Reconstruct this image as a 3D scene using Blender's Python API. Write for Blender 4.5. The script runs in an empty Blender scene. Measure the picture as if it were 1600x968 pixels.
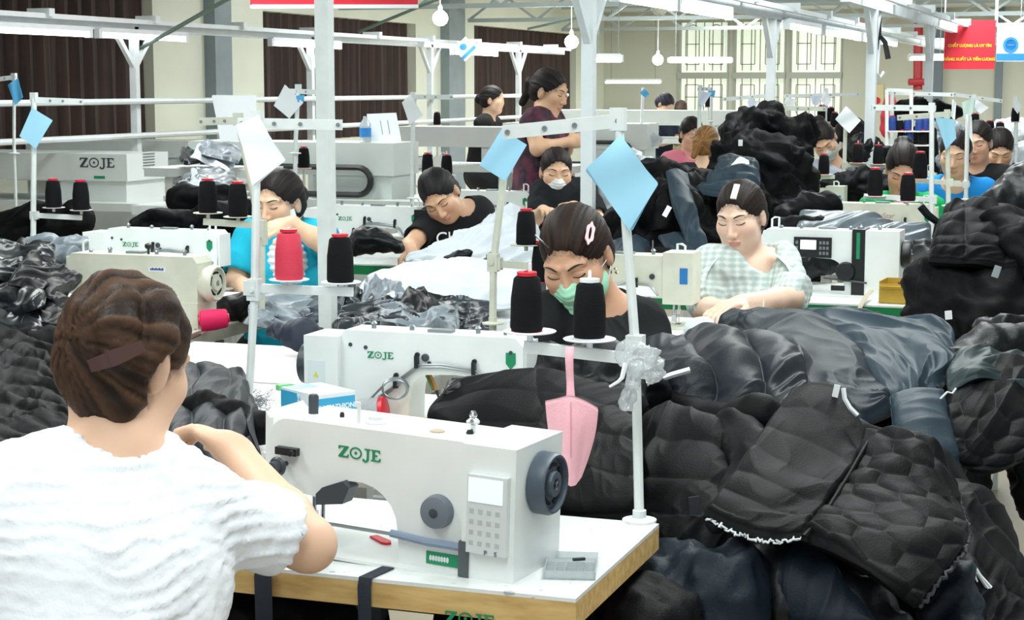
import bpy, bmesh, math, random
import numpy as np
from mathutils import Vector, Matrix, noise
from mathutils.bvhtree import BVHTree
random.seed(7)
PI = math.pi
SC = bpy.context.scene
COL = SC.collection

# ------------------------------------------------------------------ camera
FPX, YAW, PITCH, CAMH = 2760.0, math.radians(19.5), math.atan((484 - 135) / 2760.0), 1.5
cd = bpy.data.cameras.new('camera'); cam = bpy.data.objects.new('camera', cd); COL.objects.link(cam)
cam.location = (0, 0, CAMH); cam.rotation_euler = (PI / 2 - PITCH, 0, YAW)
cd.sensor_fit = 'HORIZONTAL'; cd.sensor_width = 36; cd.lens = FPX / 1600 * 36
cd.clip_start = 0.05; cd.clip_end = 200
SC.camera = cam
# ------------------------------------------------------------------ exposure, daylight, ceiling lamps
SC.view_settings.view_transform = 'Standard'; SC.view_settings.look = 'None'
SC.view_settings.gamma = 1.0; SC.view_settings.exposure = 0.26
try: SC.view_settings.use_curve_mapping = False
except Exception: pass
world = bpy.data.worlds.new('daylight'); SC.world = world; world.use_nodes = True
wb = world.node_tree.nodes['Background']
wb.inputs[0].default_value = (0.86, 0.95, 1.0, 1); wb.inputs[1].default_value = 0.74
def area_light(x, y, z, sx, sy, power, col=(0.94, 1.0, 0.98)):
    l = bpy.data.lights.new('ceiling_tube_light', 'AREA'); l.shape = 'RECTANGLE'
    l.size = sx; l.size_y = sy; l.energy = power; l.color = col
    o = bpy.data.objects.new('ceiling_tube_light', l); COL.objects.link(o); o.location = (x, y, z)
    return o
for (lx, ly, lp) in [(-0.6, 0.8, 30), (-2.4, 2.2, 36), (-0.3, 3.4, 34), (-3.3, 5.2, 44), (-0.6, 6.0, 44),
                     (-4.6, 9.0, 60), (-1.2, 9.6, 60), (-5.0, 14.0, 80), (-1.0, 14.5, 80), (-5.6, 20.0, 100),
                     (-1.5, 20.0, 100), (-5.5, 25.5, 110), (-1.5, 25.5, 110)]:
    area_light(lx, ly, 2.62, 0.5, 2.2, lp)

# ------------------------------------------------------------------ picture -> place helpers
FW = np.array([-math.sin(YAW) * math.cos(PITCH), math.cos(YAW) * math.cos(PITCH), -math.sin(PITCH)])
RT = np.array([math.cos(YAW), math.sin(YAW), 0.0]); UPV = np.cross(RT, FW); CAM = np.array([0, 0, CAMH])
FH = Vector((-math.sin(YAW), math.cos(YAW), 0)); RH = Vector((math.cos(YAW), math.sin(YAW), 0)); ZU = Vector((0, 0, 1))
def ray(px, py): return FW + RT * ((px - 800) / FPX) + UPV * ((484 - py) / FPX)
def at(px, py, d): return Vector(CAM + ray(px, py) * d)
def atz(px, py, z):
    r = ray(px, py); return Vector(CAM + r * ((z - CAMH) / r[2]))
def aty(px, py, y):
    r = ray(px, py); return Vector(CAM + r * (y / r[1]))
def atx(px, py, x):
    r = ray(px, py); return Vector(CAM + r * (x / r[0]))
def A3(p): return np.array(p, float)

# ------------------------------------------------------------------ materials
def lin(h):
    h = h.lstrip('#'); c = [int(h[i:i + 2], 16) / 255 for i in (0, 2, 4)]
    return tuple(x / 12.92 if x <= .04045 else ((x + .055) / 1.055) ** 2.4 for x in c)
MATS = {}
def mat(name, col, rough=.5, metal=0., var=0., vscale=8., bump=0., bscale=60., emit=None, estr=0., trans=0., alpha=1., sheen=0., stretch=None, col2=None, coat=0., sss=0., vcol=False, spec=.5):
    if name in MATS: return MATS[name]
    m = bpy.data.materials.new(name); m.use_nodes = True; MATS[name] = m
    nt = m.node_tree; b = nt.nodes['Principled BSDF']; L = nt.links
    c = lin(col) if isinstance(col, str) else col
    b.inputs['Base Color'].default_value = (*c, 1); b.inputs['Roughness'].default_value = rough
    b.inputs['Metallic'].default_value = metal; b.inputs['Specular IOR Level'].default_value = spec
    if trans: b.inputs['Transmission Weight'].default_value = trans
    if alpha < 1: b.inputs['Alpha'].default_value = alpha
    if sheen:
        b.inputs['Sheen Weight'].default_value = sheen; b.inputs['Sheen Roughness'].default_value = .5
    if coat: b.inputs['Coat Weight'].default_value = coat; b.inputs['Coat Roughness'].default_value = .15
    if sss:
        b.inputs['Subsurface Weight'].default_value = sss; b.inputs['Subsurface Radius'].default_value = (.012, .005, .003)
        b.inputs['Subsurface Scale'].default_value = .5
    if emit is not None:
        e = lin(emit) if isinstance(emit, str) else emit
        b.inputs['Emission Color'].default_value = (*e, 1); b.inputs['Emission Strength'].default_value = estr
    def tex(scale, detail=4):
        tc = nt.nodes.new('ShaderNodeTexCoord'); mp = nt.nodes.new('ShaderNodeMapping')
        if stretch: mp.inputs['Scale'].default_value = stretch
        n = nt.nodes.new('ShaderNodeTexNoise'); n.inputs['Scale'].default_value = scale; n.inputs['Detail'].default_value = detail
        L.new(tc.outputs['Object'], mp.inputs[0]); L.new(mp.outputs[0], n.inputs['Vector']); return n
    src = None
    if vcol:
        a = nt.nodes.new('ShaderNodeAttribute'); a.attribute_name = 'Col'; src = a.outputs['Color']
        L.new(src, b.inputs['Base Color'])
    if var:
        n = tex(vscale); mx = nt.nodes.new('ShaderNodeMix'); mx.data_type = 'RGBA'
        c2 = (lin(col2) if isinstance(col2, str) else col2) if col2 else tuple(x * (1 - var) for x in c)
        rp = nt.nodes.new('ShaderNodeValToRGB'); rp.color_ramp.elements[0].position = .35; rp.color_ramp.elements[1].position = .68
        L.new(n.outputs['Fac'], rp.inputs[0]); L.new(rp.outputs[0], mx.inputs['Factor'])
        mx.inputs[6].default_value = (*c, 1); mx.inputs[7].default_value = (*c2, 1); L.new(mx.outputs[2], b.inputs['Base Color'])
    if bump:
        n = tex(bscale, 3); bp = nt.nodes.new('ShaderNodeBump'); bp.inputs['Strength'].default_value = bump; bp.inputs['Distance'].default_value = .004
        L.new(n.outputs['Fac'], bp.inputs['Height']); L.new(bp.outputs[0], b.inputs['Normal'])
    return m

WHITE = mat('white_enamel', '#eaefee', .32, var=.07, vscale=9, coat=.2)
CREAM = mat('aged_cream_enamel', '#dfe0cf', .38, var=.12, vscale=14)
STEELW = mat('white_painted_steel', '#dfe5e4', .45, var=.10, vscale=18)
STEELC = mat('cream_painted_steel', '#d6d8c9', .5, var=.14, vscale=18)
CHROME = mat('chrome', '#c9cdd0', .18, 1.)
GREYM = mat('grey_metal', '#8f969a', .4, .8)
BLACKP = mat('black_plastic', '#17191b', .4)
DGREY = mat('dark_grey_plastic', '#3a4048', .42)
SLATE = mat('slate_grey_plastic', '#6c7480', .45)
SCREEN = mat('pale_screen', '#dfe9ea', .2, emit='#e4f0f2', estr=.35)
GREEN = mat('logo_green', '#0f8a5c', .4)
PLASTG = mat('light_grey_plastic', '#d5dadb', .4)
RED = mat('red_plastic', '#d21f35', .35)
THREADK = mat('black_thread', '#0d0f12', .8, bump=.5, bscale=90, stretch=(1, 1, 14), spec=.2)
THREADR = mat('red_thread', '#d8344f', .6, bump=.4, bscale=90, stretch=(1, 1, 14))
THREADP = mat('magenta_thread', '#ee1260', .6, bump=.4, bscale=90, stretch=(1, 1, 14))
THREADB = mat('navy_thread', '#173a86', .6, bump=.4, bscale=90, stretch=(1, 1, 14))
PAPERW = mat('white_paper', '#eef2f6', .8)
PAPERB = mat('light_blue_card', '#a2d9f3', .75, var=.06, vscale=5)
PAPERM = mat('mid_blue_card', '#59b2e6', .75)
TOPW = mat('white_laminate', '#e9edec', .35, var=.12, vscale=22)
def speckle(m, col, sc=26., lo=.66, hi=.70, amt=.55):
    nt = m.node_tree; L = nt.links; b = nt.nodes['Principled BSDF']; src = b.inputs['Base Color'].links[0].from_socket
    tc = nt.nodes.new('ShaderNodeTexCoord'); n = nt.nodes.new('ShaderNodeTexNoise'); n.inputs['Scale'].default_value = sc; n.inputs['Detail'].default_value = 5; n.inputs['Distortion'].default_value = 1.5
    r = nt.nodes.new('ShaderNodeMapRange'); r.inputs[1].default_value = lo; r.inputs[2].default_value = hi; r.inputs[4].default_value = amt
    mx = nt.nodes.new('ShaderNodeMix'); mx.data_type = 'RGBA'; L.new(tc.outputs['Object'], n.inputs['Vector']); L.new(n.outputs['Fac'], r.inputs[0]); L.new(r.outputs[0], mx.inputs['Factor'])
    L.new(src, mx.inputs[6]); mx.inputs[7].default_value = (*lin(col), 1); L.new(mx.outputs[2], b.inputs['Base Color'])
speckle(TOPW, '#6f7478')
WOOD = mat('worn_wood_edge', '#d9b87a', .6, var=.4, vscale=14, stretch=(1, 5, 5), col2='#bd975a')
GRNEDGE = mat('green_table_edge', '#0d7a45', .45)

# ------------------------------------------------------------------ object helpers
def link(name, me, parent=None):
    o = bpy.data.objects.new(name, me); COL.objects.link(o)
    if parent is not None:
        o.parent = parent
        # parts are given in world space: undo the parent's transform
        o.matrix_parent_inverse = pmat(parent).inverted()
    return o
def pmat(o):
    return Matrix.LocRotScale(o.location, o.rotation_euler, o.scale) if o.parent is None else pmat(o.parent) @ o.matrix_parent_inverse @ Matrix.LocRotScale(o.location, o.rotation_euler, o.scale)
LABELS = {}
def tag(o, label, cat, group=None, kind=None):
    o['label'] = label; o['category'] = cat
    if group: o['group'] = group
    if kind: o['kind'] = kind
    if label in LABELS: print('DUP LABEL', label)
    LABELS[label] = 1
    return o
def thing(name, loc, label, cat, group=None, rz=0.):
    o = bpy.data.objects.new(name, None); COL.objects.link(o); o.location = loc; o.rotation_euler = (0, 0, rz)
    o.empty_display_size = .05
    return tag(o, label, cat, group)
def kids(o): return [c for c in o.children]
def copy_tree(o, parent=None):
    c = o.copy(); COL.objects.link(c)
    if parent is not None:
        c.parent = parent; c.matrix_parent_inverse = o.matrix_parent_inverse
    for ch in kids(o): copy_tree(ch, c)
    return c
def retag(o, label, group=None):
    o['label'] = label
    if group: o['group'] = group
    if label in LABELS: print('DUP LABEL', label)
    LABELS[label] = 1

class MB:
    """collects shapes into one mesh"""
    def __init__(s, M=None): s.bm = bmesh.new(); s.M = M or Matrix.Identity(4)
    def _v(s, p): return s.bm.verts.new(s.M @ Vector(p))
    def faces(s, vs, fs):
        bv = [s._v(v) for v in vs]; out = []
        for f in fs:
            try: out.append(s.bm.faces.new([bv[i] for i in f]))
            except ValueError: pass
        return bv, out
    def _bev(s, fs, w, seg):
        es = list({e for f in fs for e in f.edges if len(e.link_faces) == 2 and e.calc_face_angle(0) > .35})
        if es and w > 0: bmesh.ops.bevel(s.bm, geom=es, offset=w, segments=seg, profile=.5, affect='EDGES', clamp_overlap=True)
    def box(s, c, size, rot=None, bev=0., seg=2):
        c = Vector(c); h = [x / 2 for x in size]; R = rot or Matrix.Identity(3)
        vs = [c + R @ Vector((sx * h[0], sy * h[1], sz * h[2])) for sz in (-1, 1) for sy in (-1, 1) for sx in (-1, 1)]
        _, f = s.faces(vs, [(0, 2, 3, 1), (4, 5, 7, 6), (0, 1, 5, 4), (2, 6, 7, 3), (0, 4, 6, 2), (1, 3, 7, 5)])
        s._bev(f, bev, seg); return s
    def span(s, a, b, bev=0., seg=2):
        a = Vector(a); b = Vector(b); return s.box((a + b) / 2, [abs(x) for x in (b - a)], None, bev, seg)
    def prism(s, poly, o, ux, uy, depth, bev=0., seg=2):
        """polygon in the plane (ux,uy) at o, extruded by vector depth"""
        o = Vector(o); ux = Vector(ux); uy = Vector(uy); dv = Vector(depth); n = len(poly)
        vs = [o + ux * x + uy * y for x, y in poly] + [o + ux * x + uy * y + dv for x, y in poly]
        fs = [tuple(range(n))[::-1], tuple(range(n, 2 * n))] + [(i, (i + 1) % n, n + (i + 1) % n, n + i) for i in range(n)]
        _, f = s.faces(vs, fs)
        s._bev(f, bev, seg); return s
    def tube(s, pts, r, seg=8, r1=None, closed=False, sq=False):
        pts = [Vector(p) for p in pts]; n = len(pts); rings = []; up = None
        for i, p in enumerate(pts):
            t = (pts[min(i + 1, n - 1)] - pts[max(i - 1, 0)]).normalized()
            if up is None: up = Vector((0, 0, 1)) if abs(t.z) < .9 else Vector((1, 0, 0))
            a = t.cross(up).normalized(); b = a.cross(t).normalized(); up = b
            rr = r if r1 is None else r + (r1 - r) * i / max(1, n - 1)
            off = PI / 4 if sq else 0
            rings.append([s._v(p + (a * math.cos(2 * PI * k / seg + off) + b * math.sin(2 * PI * k / seg + off)) * rr) for k in range(seg)])
        for i in range(n - 1):
            for k in range(seg):
                s.bm.faces.new((rings[i][k], rings[i][(k + 1) % seg], rings[i + 1][(k + 1) % seg], rings[i + 1][k]))
        s.bm.faces.new(rings[0][::-1]); s.bm.faces.new(rings[-1]); return s
    def bar(s, a, b, w, h=None, up=(0, 0, 1), bev=0.):
        """rectangular bar from a to b"""
        a = Vector(a); b = Vector(b); x = (b - a); Lg = x.length; x.normalize(); u = Vector(up)
        if abs(x.dot(u)) > .95: u = Vector((1, 0, 0)) if abs(x.x) < .9 else Vector((0, 1, 0))
        y = u.cross(x).normalized(); z = x.cross(y)
        return s.box((a + b) / 2, (Lg, w, h or w), Matrix((x, y, z)).transposed(), bev)
    def lathe(s, prof, o, axis=(0, 0, 1), seg=24):
        """profile [(radius, height)] about axis through o"""
        o = Vector(o); ax = Vector(axis).normalized(); a = ax.orthogonal().normalized(); b = ax.cross(a); rings = []
        for r, h in prof:
            if r < 1e-6: rings.append([s._v(o + ax * h)])
            else: rings.append([s._v(o + ax * h + (a * math.cos(2 * PI * k / seg) + b * math.sin(2 * PI * k / seg)) * r) for k in range(seg)])
        for i in range(len(rings) - 1):
            A, B = rings[i], rings[i + 1]
            for k in range(seg):
                k2 = (k + 1) % seg
                q = [A[k % len(A)], A[k2 % len(A)], B[k2 % len(B)], B[k % len(B)]]
                q2 = []
                for v in q:
                    if v not in q2: q2.append(v)
                if len(q2) > 2: s.bm.faces.new(q2)
        if len(rings[0]) > 1: s.bm.faces.new(rings[0][::-1])
        if len(rings[-1]) > 1: s.bm.faces.new(rings[-1])
        return s
    def poly(s, pts): s.faces(pts, [tuple(range(len(pts)))]); return s
    def build(s, name, m, parent=None, smooth=True, ang=.6):
        bmesh.ops.recalc_face_normals(s.bm, faces=s.bm.faces[:])
        me = bpy.data.meshes.new(name); s.bm.to_mesh(me); s.bm.free()
        for mm in (m if isinstance(m, (list, tuple)) else [m]): me.materials.append(mm)
        if smooth:
            me.polygons.foreach_set('use_smooth', [True] * len(me.polygons))
            try: me.set_sharp_from_angle(angle=ang)
            except Exception: pass
        return link(name, me, parent)

def build_each(b, name, m, parent=None):
    """every separate piece of the collected shapes becomes an object of its own"""
    bm = b.bm; bm.verts.ensure_lookup_table(); seen = set(); out = []
    for v in list(bm.verts):
        if v in seen: continue
        st = [v]; isl = []; seen.add(v)
        while st:
            q = st.pop(); isl.append(q)
            for e in q.link_edges:
                w = e.other_vert(q)
                if w not in seen: seen.add(w); st.append(w)
        ix = {q: i for i, q in enumerate(isl)}; fs = {f for q in isl for f in q.link_faces}
        c = MB(); c.faces([q.co for q in isl], [[ix[q] for q in f.verts] for f in fs]); out.append(c.build(name, m, parent))
    bm.free(); return out
def raw_mesh(name, V, F, m, parent=None, col=None):
    me = bpy.data.meshes.new(name)
    V = np.asarray(V, np.float32); F = np.asarray(F, np.int32)
    me.vertices.add(len(V)); me.vertices.foreach_set('co', V.ravel())
    me.loops.add(F.size); me.loops.foreach_set('vertex_index', F.ravel())
    me.polygons.add(len(F)); me.polygons.foreach_set('loop_start', np.arange(0, F.size, F.shape[1], dtype=np.int32))
    me.polygons.foreach_set('loop_total', np.full(len(F), F.shape[1], np.int32))
    me.update(calc_edges=True); me.validate()
    me.polygons.foreach_set('use_smooth', np.ones(len(me.polygons), bool))
    if col is not None:
        a = me.color_attributes.new('Col', 'FLOAT_COLOR', 'POINT')
        a.data.foreach_set('color', np.c_[col, np.ones(len(col))].astype(np.float32).ravel())
    for mm in (m if isinstance(m, (list, tuple)) else [m]): me.materials.append(mm)
    return link(name, me, parent)

def text_mesh(txt, size, m, M, name, parent, depth=.0008, bold=0., ax='CENTER'):
    cu = bpy.data.curves.new('lettering', 'FONT'); cu.body = txt; cu.size = size; cu.extrude = depth; cu.align_x = ax; cu.align_y = 'CENTER'; cu.offset = bold
    t = bpy.data.objects.new('lettering', cu); COL.objects.link(t)
    dg = bpy.context.evaluated_depsgraph_get(); me = bpy.data.meshes.new_from_object(t.evaluated_get(dg)); bpy.data.objects.remove(t)
    me.transform(M); me.materials.clear(); me.materials.append(m); me.name = name
    return link(name, me, parent)
def frame(o, x, y):
    x = Vector(x).normalized(); y = Vector(y).normalized(); z = x.cross(y).normalized(); y = z.cross(x)
    M = Matrix((x, y, z)).transposed().to_4x4(); M.translation = Vector(o); return M

# ------------------------------------------------------------------ numpy noise
def _h(i, j, k, sd):
    n = (i * 374761393 + j * 668265263 + k * 1274126177 + sd * 974711) & 0xffffffff
    n = ((n ^ (n >> 13)) * 1103515245) & 0xffffffff
    n = ((n ^ (n >> 16)) * 2246822519) & 0xffffffff
    return ((n ^ (n >> 15)) & 0xffff) / 32767.5 - 1.0
def vnoise(P, sd=0):
    P = np.asarray(P, float); I = np.floor(P).astype(np.int64); f = P - I; f = f * f * f * (f * (f * 6 - 15) + 10); out = 0
    for dx in (0, 1):
        for dy in (0, 1):
            for dz in (0, 1):
                w = (f[..., 0] if dx else 1 - f[..., 0]) * (f[..., 1] if dy else 1 - f[..., 1]) * (f[..., 2] if dz else 1 - f[..., 2])
                out = out + w * _h(I[..., 0] + dx, I[..., 1] + dy, I[..., 2] + dz, sd)
    return out
def fbm(P, o=3, sd=0):
    s = 0; a = 1.; P = np.asarray(P, float)
    for i in range(o): s = s + a * vnoise(P * 2 ** i + 17.3 * i, sd + i); a *= .5
    return s
def ridged(P, o=3, sd=0):
    s = 0; a = 1.; P = np.asarray(P, float)
    for i in range(o):
        s = s + a * (1 - np.abs(vnoise(P * 2 ** i + 9.1 * i, sd + i)) * 2.2); a *= .5
    return s
def warp(P, amt, sc, sd):
    return P + amt * np.stack([vnoise(P * sc, sd + 50 + i) for i in range(3)], -1)

# ------------------------------------------------------------------ signed-distance mesher
class SDF:
    def __init__(s, lo, hi, h):
        s.lo = A3(lo); s.h = h; s.n = np.maximum(4, np.ceil((A3(hi) - s.lo) / h).astype(int) + 1)
        s.D = np.full(s.n, .2, np.float32)
        s.ax = [s.lo[i] + h * np.arange(s.n[i]) for i in range(3)]
    def _sl(s, lo, hi, m):
        a = np.clip(np.floor((A3(lo) - m - s.lo) / s.h).astype(int), 0, s.n); b = np.clip(np.ceil((A3(hi) + m - s.lo) / s.h).astype(int) + 1, 0, s.n)
        if (b <= a).any(): return None, None
        sl = tuple(slice(a[i], b[i]) for i in range(3))
        return sl, np.stack(np.meshgrid(*[s.ax[i][sl[i]] for i in range(3)], indexing='ij'), -1)
    def _comb(s, sl, d, k, op):
        D = s.D[sl]; d = d.astype(np.float32)
        if op < 0: d = -d
        if op > 0:
            r = np.minimum(D, d)
            if k > 0: r = r - np.maximum(k - np.abs(D - d), 0) ** 2 / (4 * k)
        else:
            r = np.maximum(D, d)
            if k > 0: r = r + np.maximum(k - np.abs(D - d), 0) ** 2 / (4 * k)
        s.D[sl] = r
    def cone(s, a, b, ra, rb=None, k=.01, op=1):
        a = A3(a); b = A3(b); rb = ra if rb is None else rb; R = max(ra, rb)
        sl, P = s._sl(np.minimum(a, b) - R, np.maximum(a, b) + R, k + 3 * s.h)
        if sl is None: return s
        ab = b - a; t = np.clip(((P - a) @ ab) / max(1e-9, ab @ ab), 0, 1)
        d = np.linalg.norm(P - a - t[..., None] * ab, axis=-1) - (ra + (rb - ra) * t)
        s._comb(sl, d, k, op); return s
    def chain(s, pts, rs, k=.01, op=1):
        for i in range(len(pts) - 1): s.cone(pts[i], pts[i + 1], rs[i], rs[i + 1], k, op)
        return s
    def ell(s, c, r, R=None, k=.01, op=1):
        c = A3(c); r = A3(r); m = r.max()
        sl, P = s._sl(c - m, c + m, k + 3 * s.h)
        if sl is None: return s
        q = P - c
        if R is not None: q = q @ np.array(R)      # columns of R are local axes
        k0 = np.linalg.norm(q / r, axis=-1); k1 = np.linalg.norm(q / (r * r), axis=-1)
        d = k0 * (k0 - 1) / np.maximum(k1, 1e-6)
        s._comb(sl, d, k, op); return s
    def half(s, o, n, k=0.):
        """cut away everything on the side n points to"""
        n = A3(n) / np.linalg.norm(A3(n)); P = np.stack(np.meshgrid(*s.ax, indexing='ij'), -1)
        d = (P - A3(o)) @ n
        s._comb((slice(None),) * 3, -d, k, -1); return s
    def mesh(s):
        D = s.D.copy()
        for i in range(3):
            for e in (0, -1):
                ix = [slice(None)] * 3; ix[i] = e; D[tuple(ix)] = np.maximum(D[tuple(ix)], .01)
        ins = D < 0; nx, ny, nz = s.n
        cnt = np.zeros((nx - 1, ny - 1, nz - 1), np.int8)
        for i in (0, 1):
            for j in (0, 1):
                for k in (0, 1): cnt += ins[i:nx - 1 + i, j:ny - 1 + j, k:nz - 1 + k]
        act = (cnt > 0) & (cnt < 8); idx = np.argwhere(act); vid = np.full(act.shape, -1, np.int64); vid[act] = np.arange(len(idx))
        cs = [(i, j, k) for i in (0, 1) for j in (0, 1) for k in (0, 1)]
        cv = {c: D[idx[:, 0] + c[0], idx[:, 1] + c[1], idx[:, 2] + c[2]].astype(float) for c in cs}
        acc = np.zeros((len(idx), 3)); n = np.zeros(len(idx))
        for c in cs:
            for a in range(3):
                if c[a] == 0:
                    c2 = list(c); c2[a] = 1; c2 = tuple(c2); u, v = cv[c], cv[c2]; x = (u < 0) != (v < 0)
                    t = np.where(x, u / np.where(x, u - v, 1), 0); p = np.tile(np.array(c, float), (len(idx), 1)); p[:, a] += t
                    acc += p * x[:, None]; n += x
        V = s.lo + (idx + acc / np.maximum(n, 1)[:, None]) * s.h
        F = []
        for a in range(3):
            b, c = (a + 1) % 3, (a + 2) % 3
            sl0 = [slice(None)] * 3; sl1 = [slice(None)] * 3; sl0[a] = slice(0, -1); sl1[a] = slice(1, None)
            x = np.argwhere(ins[tuple(sl0)] != ins[tuple(sl1)])
            x = x[(x[:, b] > 0) & (x[:, c] > 0) & (x[:, b] < s.n[b] - 1) & (x[:, c] < s.n[c] - 1)]
            if not len(x): continue
            q = []
            for db, dc in ((-1, -1), (0, -1), (0, 0), (-1, 0)):
                y = x.copy(); y[:, b] += db; y[:, c] += dc; q.append(vid[y[:, 0], y[:, 1], y[:, 2]])
            q = np.stack(q, 1); fl = ins[x[:, 0], x[:, 1], x[:, 2]]; q[~fl] = q[~fl][:, ::-1]
            F.append(q)
        F = np.concatenate(F) if F else np.zeros((0, 4), int)
        return V, F[(F >= 0).all(1)]
def normals(V, F):
    n = np.cross(V[F[:, 2]] - V[F[:, 0]], V[F[:, 3 % F.shape[1]]] - V[F[:, 1]]); N = np.zeros_like(V)
    for i in range(F.shape[1]): np.add.at(N, F[:, i], n)
    return N / np.maximum(np.linalg.norm(N, axis=1), 1e-9)[:, None]
def smooth_v(V, F, it=2, lam=.5):
    E = np.concatenate([F[:, [i, (i + 1) % F.shape[1]]] for i in range(F.shape[1])])
    for _ in range(it):
        S = np.zeros_like(V); c = np.zeros(len(V)); np.add.at(S, E[:, 0], V[E[:, 1]]); np.add.at(S, E[:, 1], V[E[:, 0]])
        np.add.at(c, E[:, 0], 1); np.add.at(c, E[:, 1], 1); V = V + lam * (S / np.maximum(c, 1)[:, None] - V)
    return V
# ================================================================== room shell
WALLX, BACKY, CEILZ = -8.5, 28.6, 2.72
def hang(p, q=None):
    q = Vector(q or (p[0], p[1], CEILZ)); return [Vector(p), q]
def struct(o, label=None):
    o['kind'] = 'structure'
    if label: o['label'] = label
    return o
M_FLOOR = mat('floor_tile', '#b9ad98', .5, var=.15, vscale=3)
M_WALL = mat('cream_wall', '#dbdfd0', .8, var=.08, vscale=1.2)
M_BACK = mat('beige_wall', '#bfc0b2', .85, var=.07, vscale=.8)
M_CEIL = mat('white_sheeting', '#dbe2e4', .6, var=.06, vscale=2)
M_CURT = mat('dark_brown_curtain', '#43302b', .85, var=.3, vscale=2.5, stretch=(1, 6, .4), col2='#2a2220')
M_PIER = mat('blue_grey_concrete', '#8b979c', .8, var=.15, vscale=3)
struct(MB().span((-9, -3, -.1), (6, 30, 0)).build('floor', M_FLOOR))
struct(MB().span((-9, -3, CEILZ), (6, 30, CEILZ + .08)).build('ceiling', M_CEIL))
def curtains():
    # window openings with dark curtains between cream pillars, measured along the wall line
    yl = [(atx(x0, 100, WALLX).y if x0 > -900 else -3, atx(x1, 100, WALLX).y) for x0, x1 in ((-999, 240), (412, 650), (741, 900))]
    tops = [2.3, atx(414, 17, WALLX).z, atx(742, 39, WALLX).z]; bot = .92
    b = MB(); x0, x1 = WALLX - .35, WALLX
    prev = -3.
    for (a, c), t in zip(yl, tops):
        if a > prev: b.span((x0, prev, 0), (x1, a, CEILZ))
        b.span((x0, a, 0), (x1, c, bot)); b.span((x0, a, t), (x1, c, CEILZ)); prev = c
    b.span((x0, prev, 0), (x1, BACKY + .3, CEILZ))
    struct(b.build('wall_left', M_WALL))
    for n, ((a, c), t) in enumerate(zip(yl, tops)):
        N = int((c - a) / .035); b = MB(); vs = []; fs = []
        for i in range(N + 1):
            y = a + (c - a) * i / N; w = .03 * math.sin(i * .9 + .7 * math.sin(i * .23)) + .012 * math.sin(i * 2.1)
            for z, k in ((bot, 1.2), (t, .8)):
                vs.append((WALLX - .12 + w * k, y, z))
            for z in (bot, t): vs.append((WALLX - .2, y, z))
        for i in range(N):
            q = 4 * i
            fs += [(q, q + 4, q + 5, q + 1), (q + 2, q + 3, q + 7, q + 6), (q, q + 2, q + 6, q + 4), (q + 1, q + 5, q + 7, q + 3)]
        b.faces(vs, fs)
        o = b.build('curtain', M_CURT)
        tag(o, ['dark brown curtain behind the nearest lamp rail, left edge of the room', 'dark brown curtain between the two cream pillars behind the tall white post', 'dark brown curtain behind the standing woman in a floral shirt'][n], 'curtain', 'dark curtains along the left wall')
    # grey conduit piers on the pillars
    for n, (pa, pb) in enumerate(((337, 363), (702, 727))):
        ya, yb = atx(pa, 100, WALLX + .12).y, atx(pb, 100, WALLX + .12).y
        struct(MB().span((WALLX - .05, ya, 0), (WALLX + .12, yb, CEILZ), .01).build('trim_%d' % (n + 1), M_PIER))
curtains()
# back wall with three barred windows
def back_wall():
    wx = [(aty(a, 100, BACKY).x, aty(b, 100, BACKY).x) for a, b in ((1059, 1139), (1145, 1228), (1232, 1316))]
    zb, zt = aty(1100, 188, BACKY).z, aty(1100, 32, BACKY).z
    b = MB(); prev = -9.
    for a, c in wx:
        b.span((prev, BACKY, 0), (a, BACKY + .3, CEILZ)); b.span((a, BACKY, 0), (c, BACKY + .3, zb)); b.span((a, BACKY, zt), (c, BACKY + .3, CEILZ)); prev = c
    b.span((prev, BACKY, 0), (6, BACKY + .3, CEILZ))
    struct(b.build('wall_back', M_BACK))
    glass = mat('frosted_daylit_glass', '#e9efe2', .4, var=.3, vscale=.9, col2='#b7d3a4', emit='#eef3e4', estr=.55)
    fr = mat('grey_window_frame', '#a4a8a0', .6); iron = mat('dark_window_iron', '#77796f', .6)
    for n, (a, c) in enumerate(wx):
        root = MB().span((a, BACKY + .16, zb), (c, BACKY + .2, zt)).build('window_%d' % (n + 1), glass); struct(root)
        b = MB(); w = .028
        b.span((a, BACKY - .02, zb), (a + w, BACKY + .15, zt)); b.span((c - w, BACKY - .02, zb), (c, BACKY + .15, zt))
        zm = zb + (zt - zb) * .42; b.span((a, BACKY - .04, zm), (c, BACKY + .14, zm + .10)); b.span((a, BACKY, zb), (c, BACKY + .14, zb + w)); b.span((a, BACKY, zt - w), (c, BACKY + .14, zt))
        b.build('window_frame', fr, root)
        g = MB(); y = BACKY + .06; W = c - a; r = .008
        for za, zz, up in ((zb + w, zm, -1), (zm + .13, zt - w, 1)):
            Hh = zz - za
            for i in range(1, 6): g.bar((a + W * i / 6, y, za), (a + W * i / 6, y, zz), r * 1.6)
            for cx in (a + W * .27, a + W * .73):
                rr = W * .13; z0 = (zz - rr - .04) if up > 0 else (za + rr + .04)
                pts = [(cx + rr * math.cos(t), y, z0 + up * rr * math.sin(t)) for t in np.linspace(0, PI, 13)]
                g.tube(pts, r, 5); z1 = za + .1 if up > 0 else zz - .1
                for sx in (-1, 1): g.bar((cx + sx * rr, y, z0), (cx + sx * rr, y, z1), r * 1.6)
                g.bar((cx - rr, y, z0 - up * .2), (cx + rr, y, z0 - up * .2), r * 1.6); g.bar((cx - rr, y, z1), (cx + rr, y, z1), r * 1.6)
        g.build('window_bars', iron, root)
back_wall()
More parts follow.
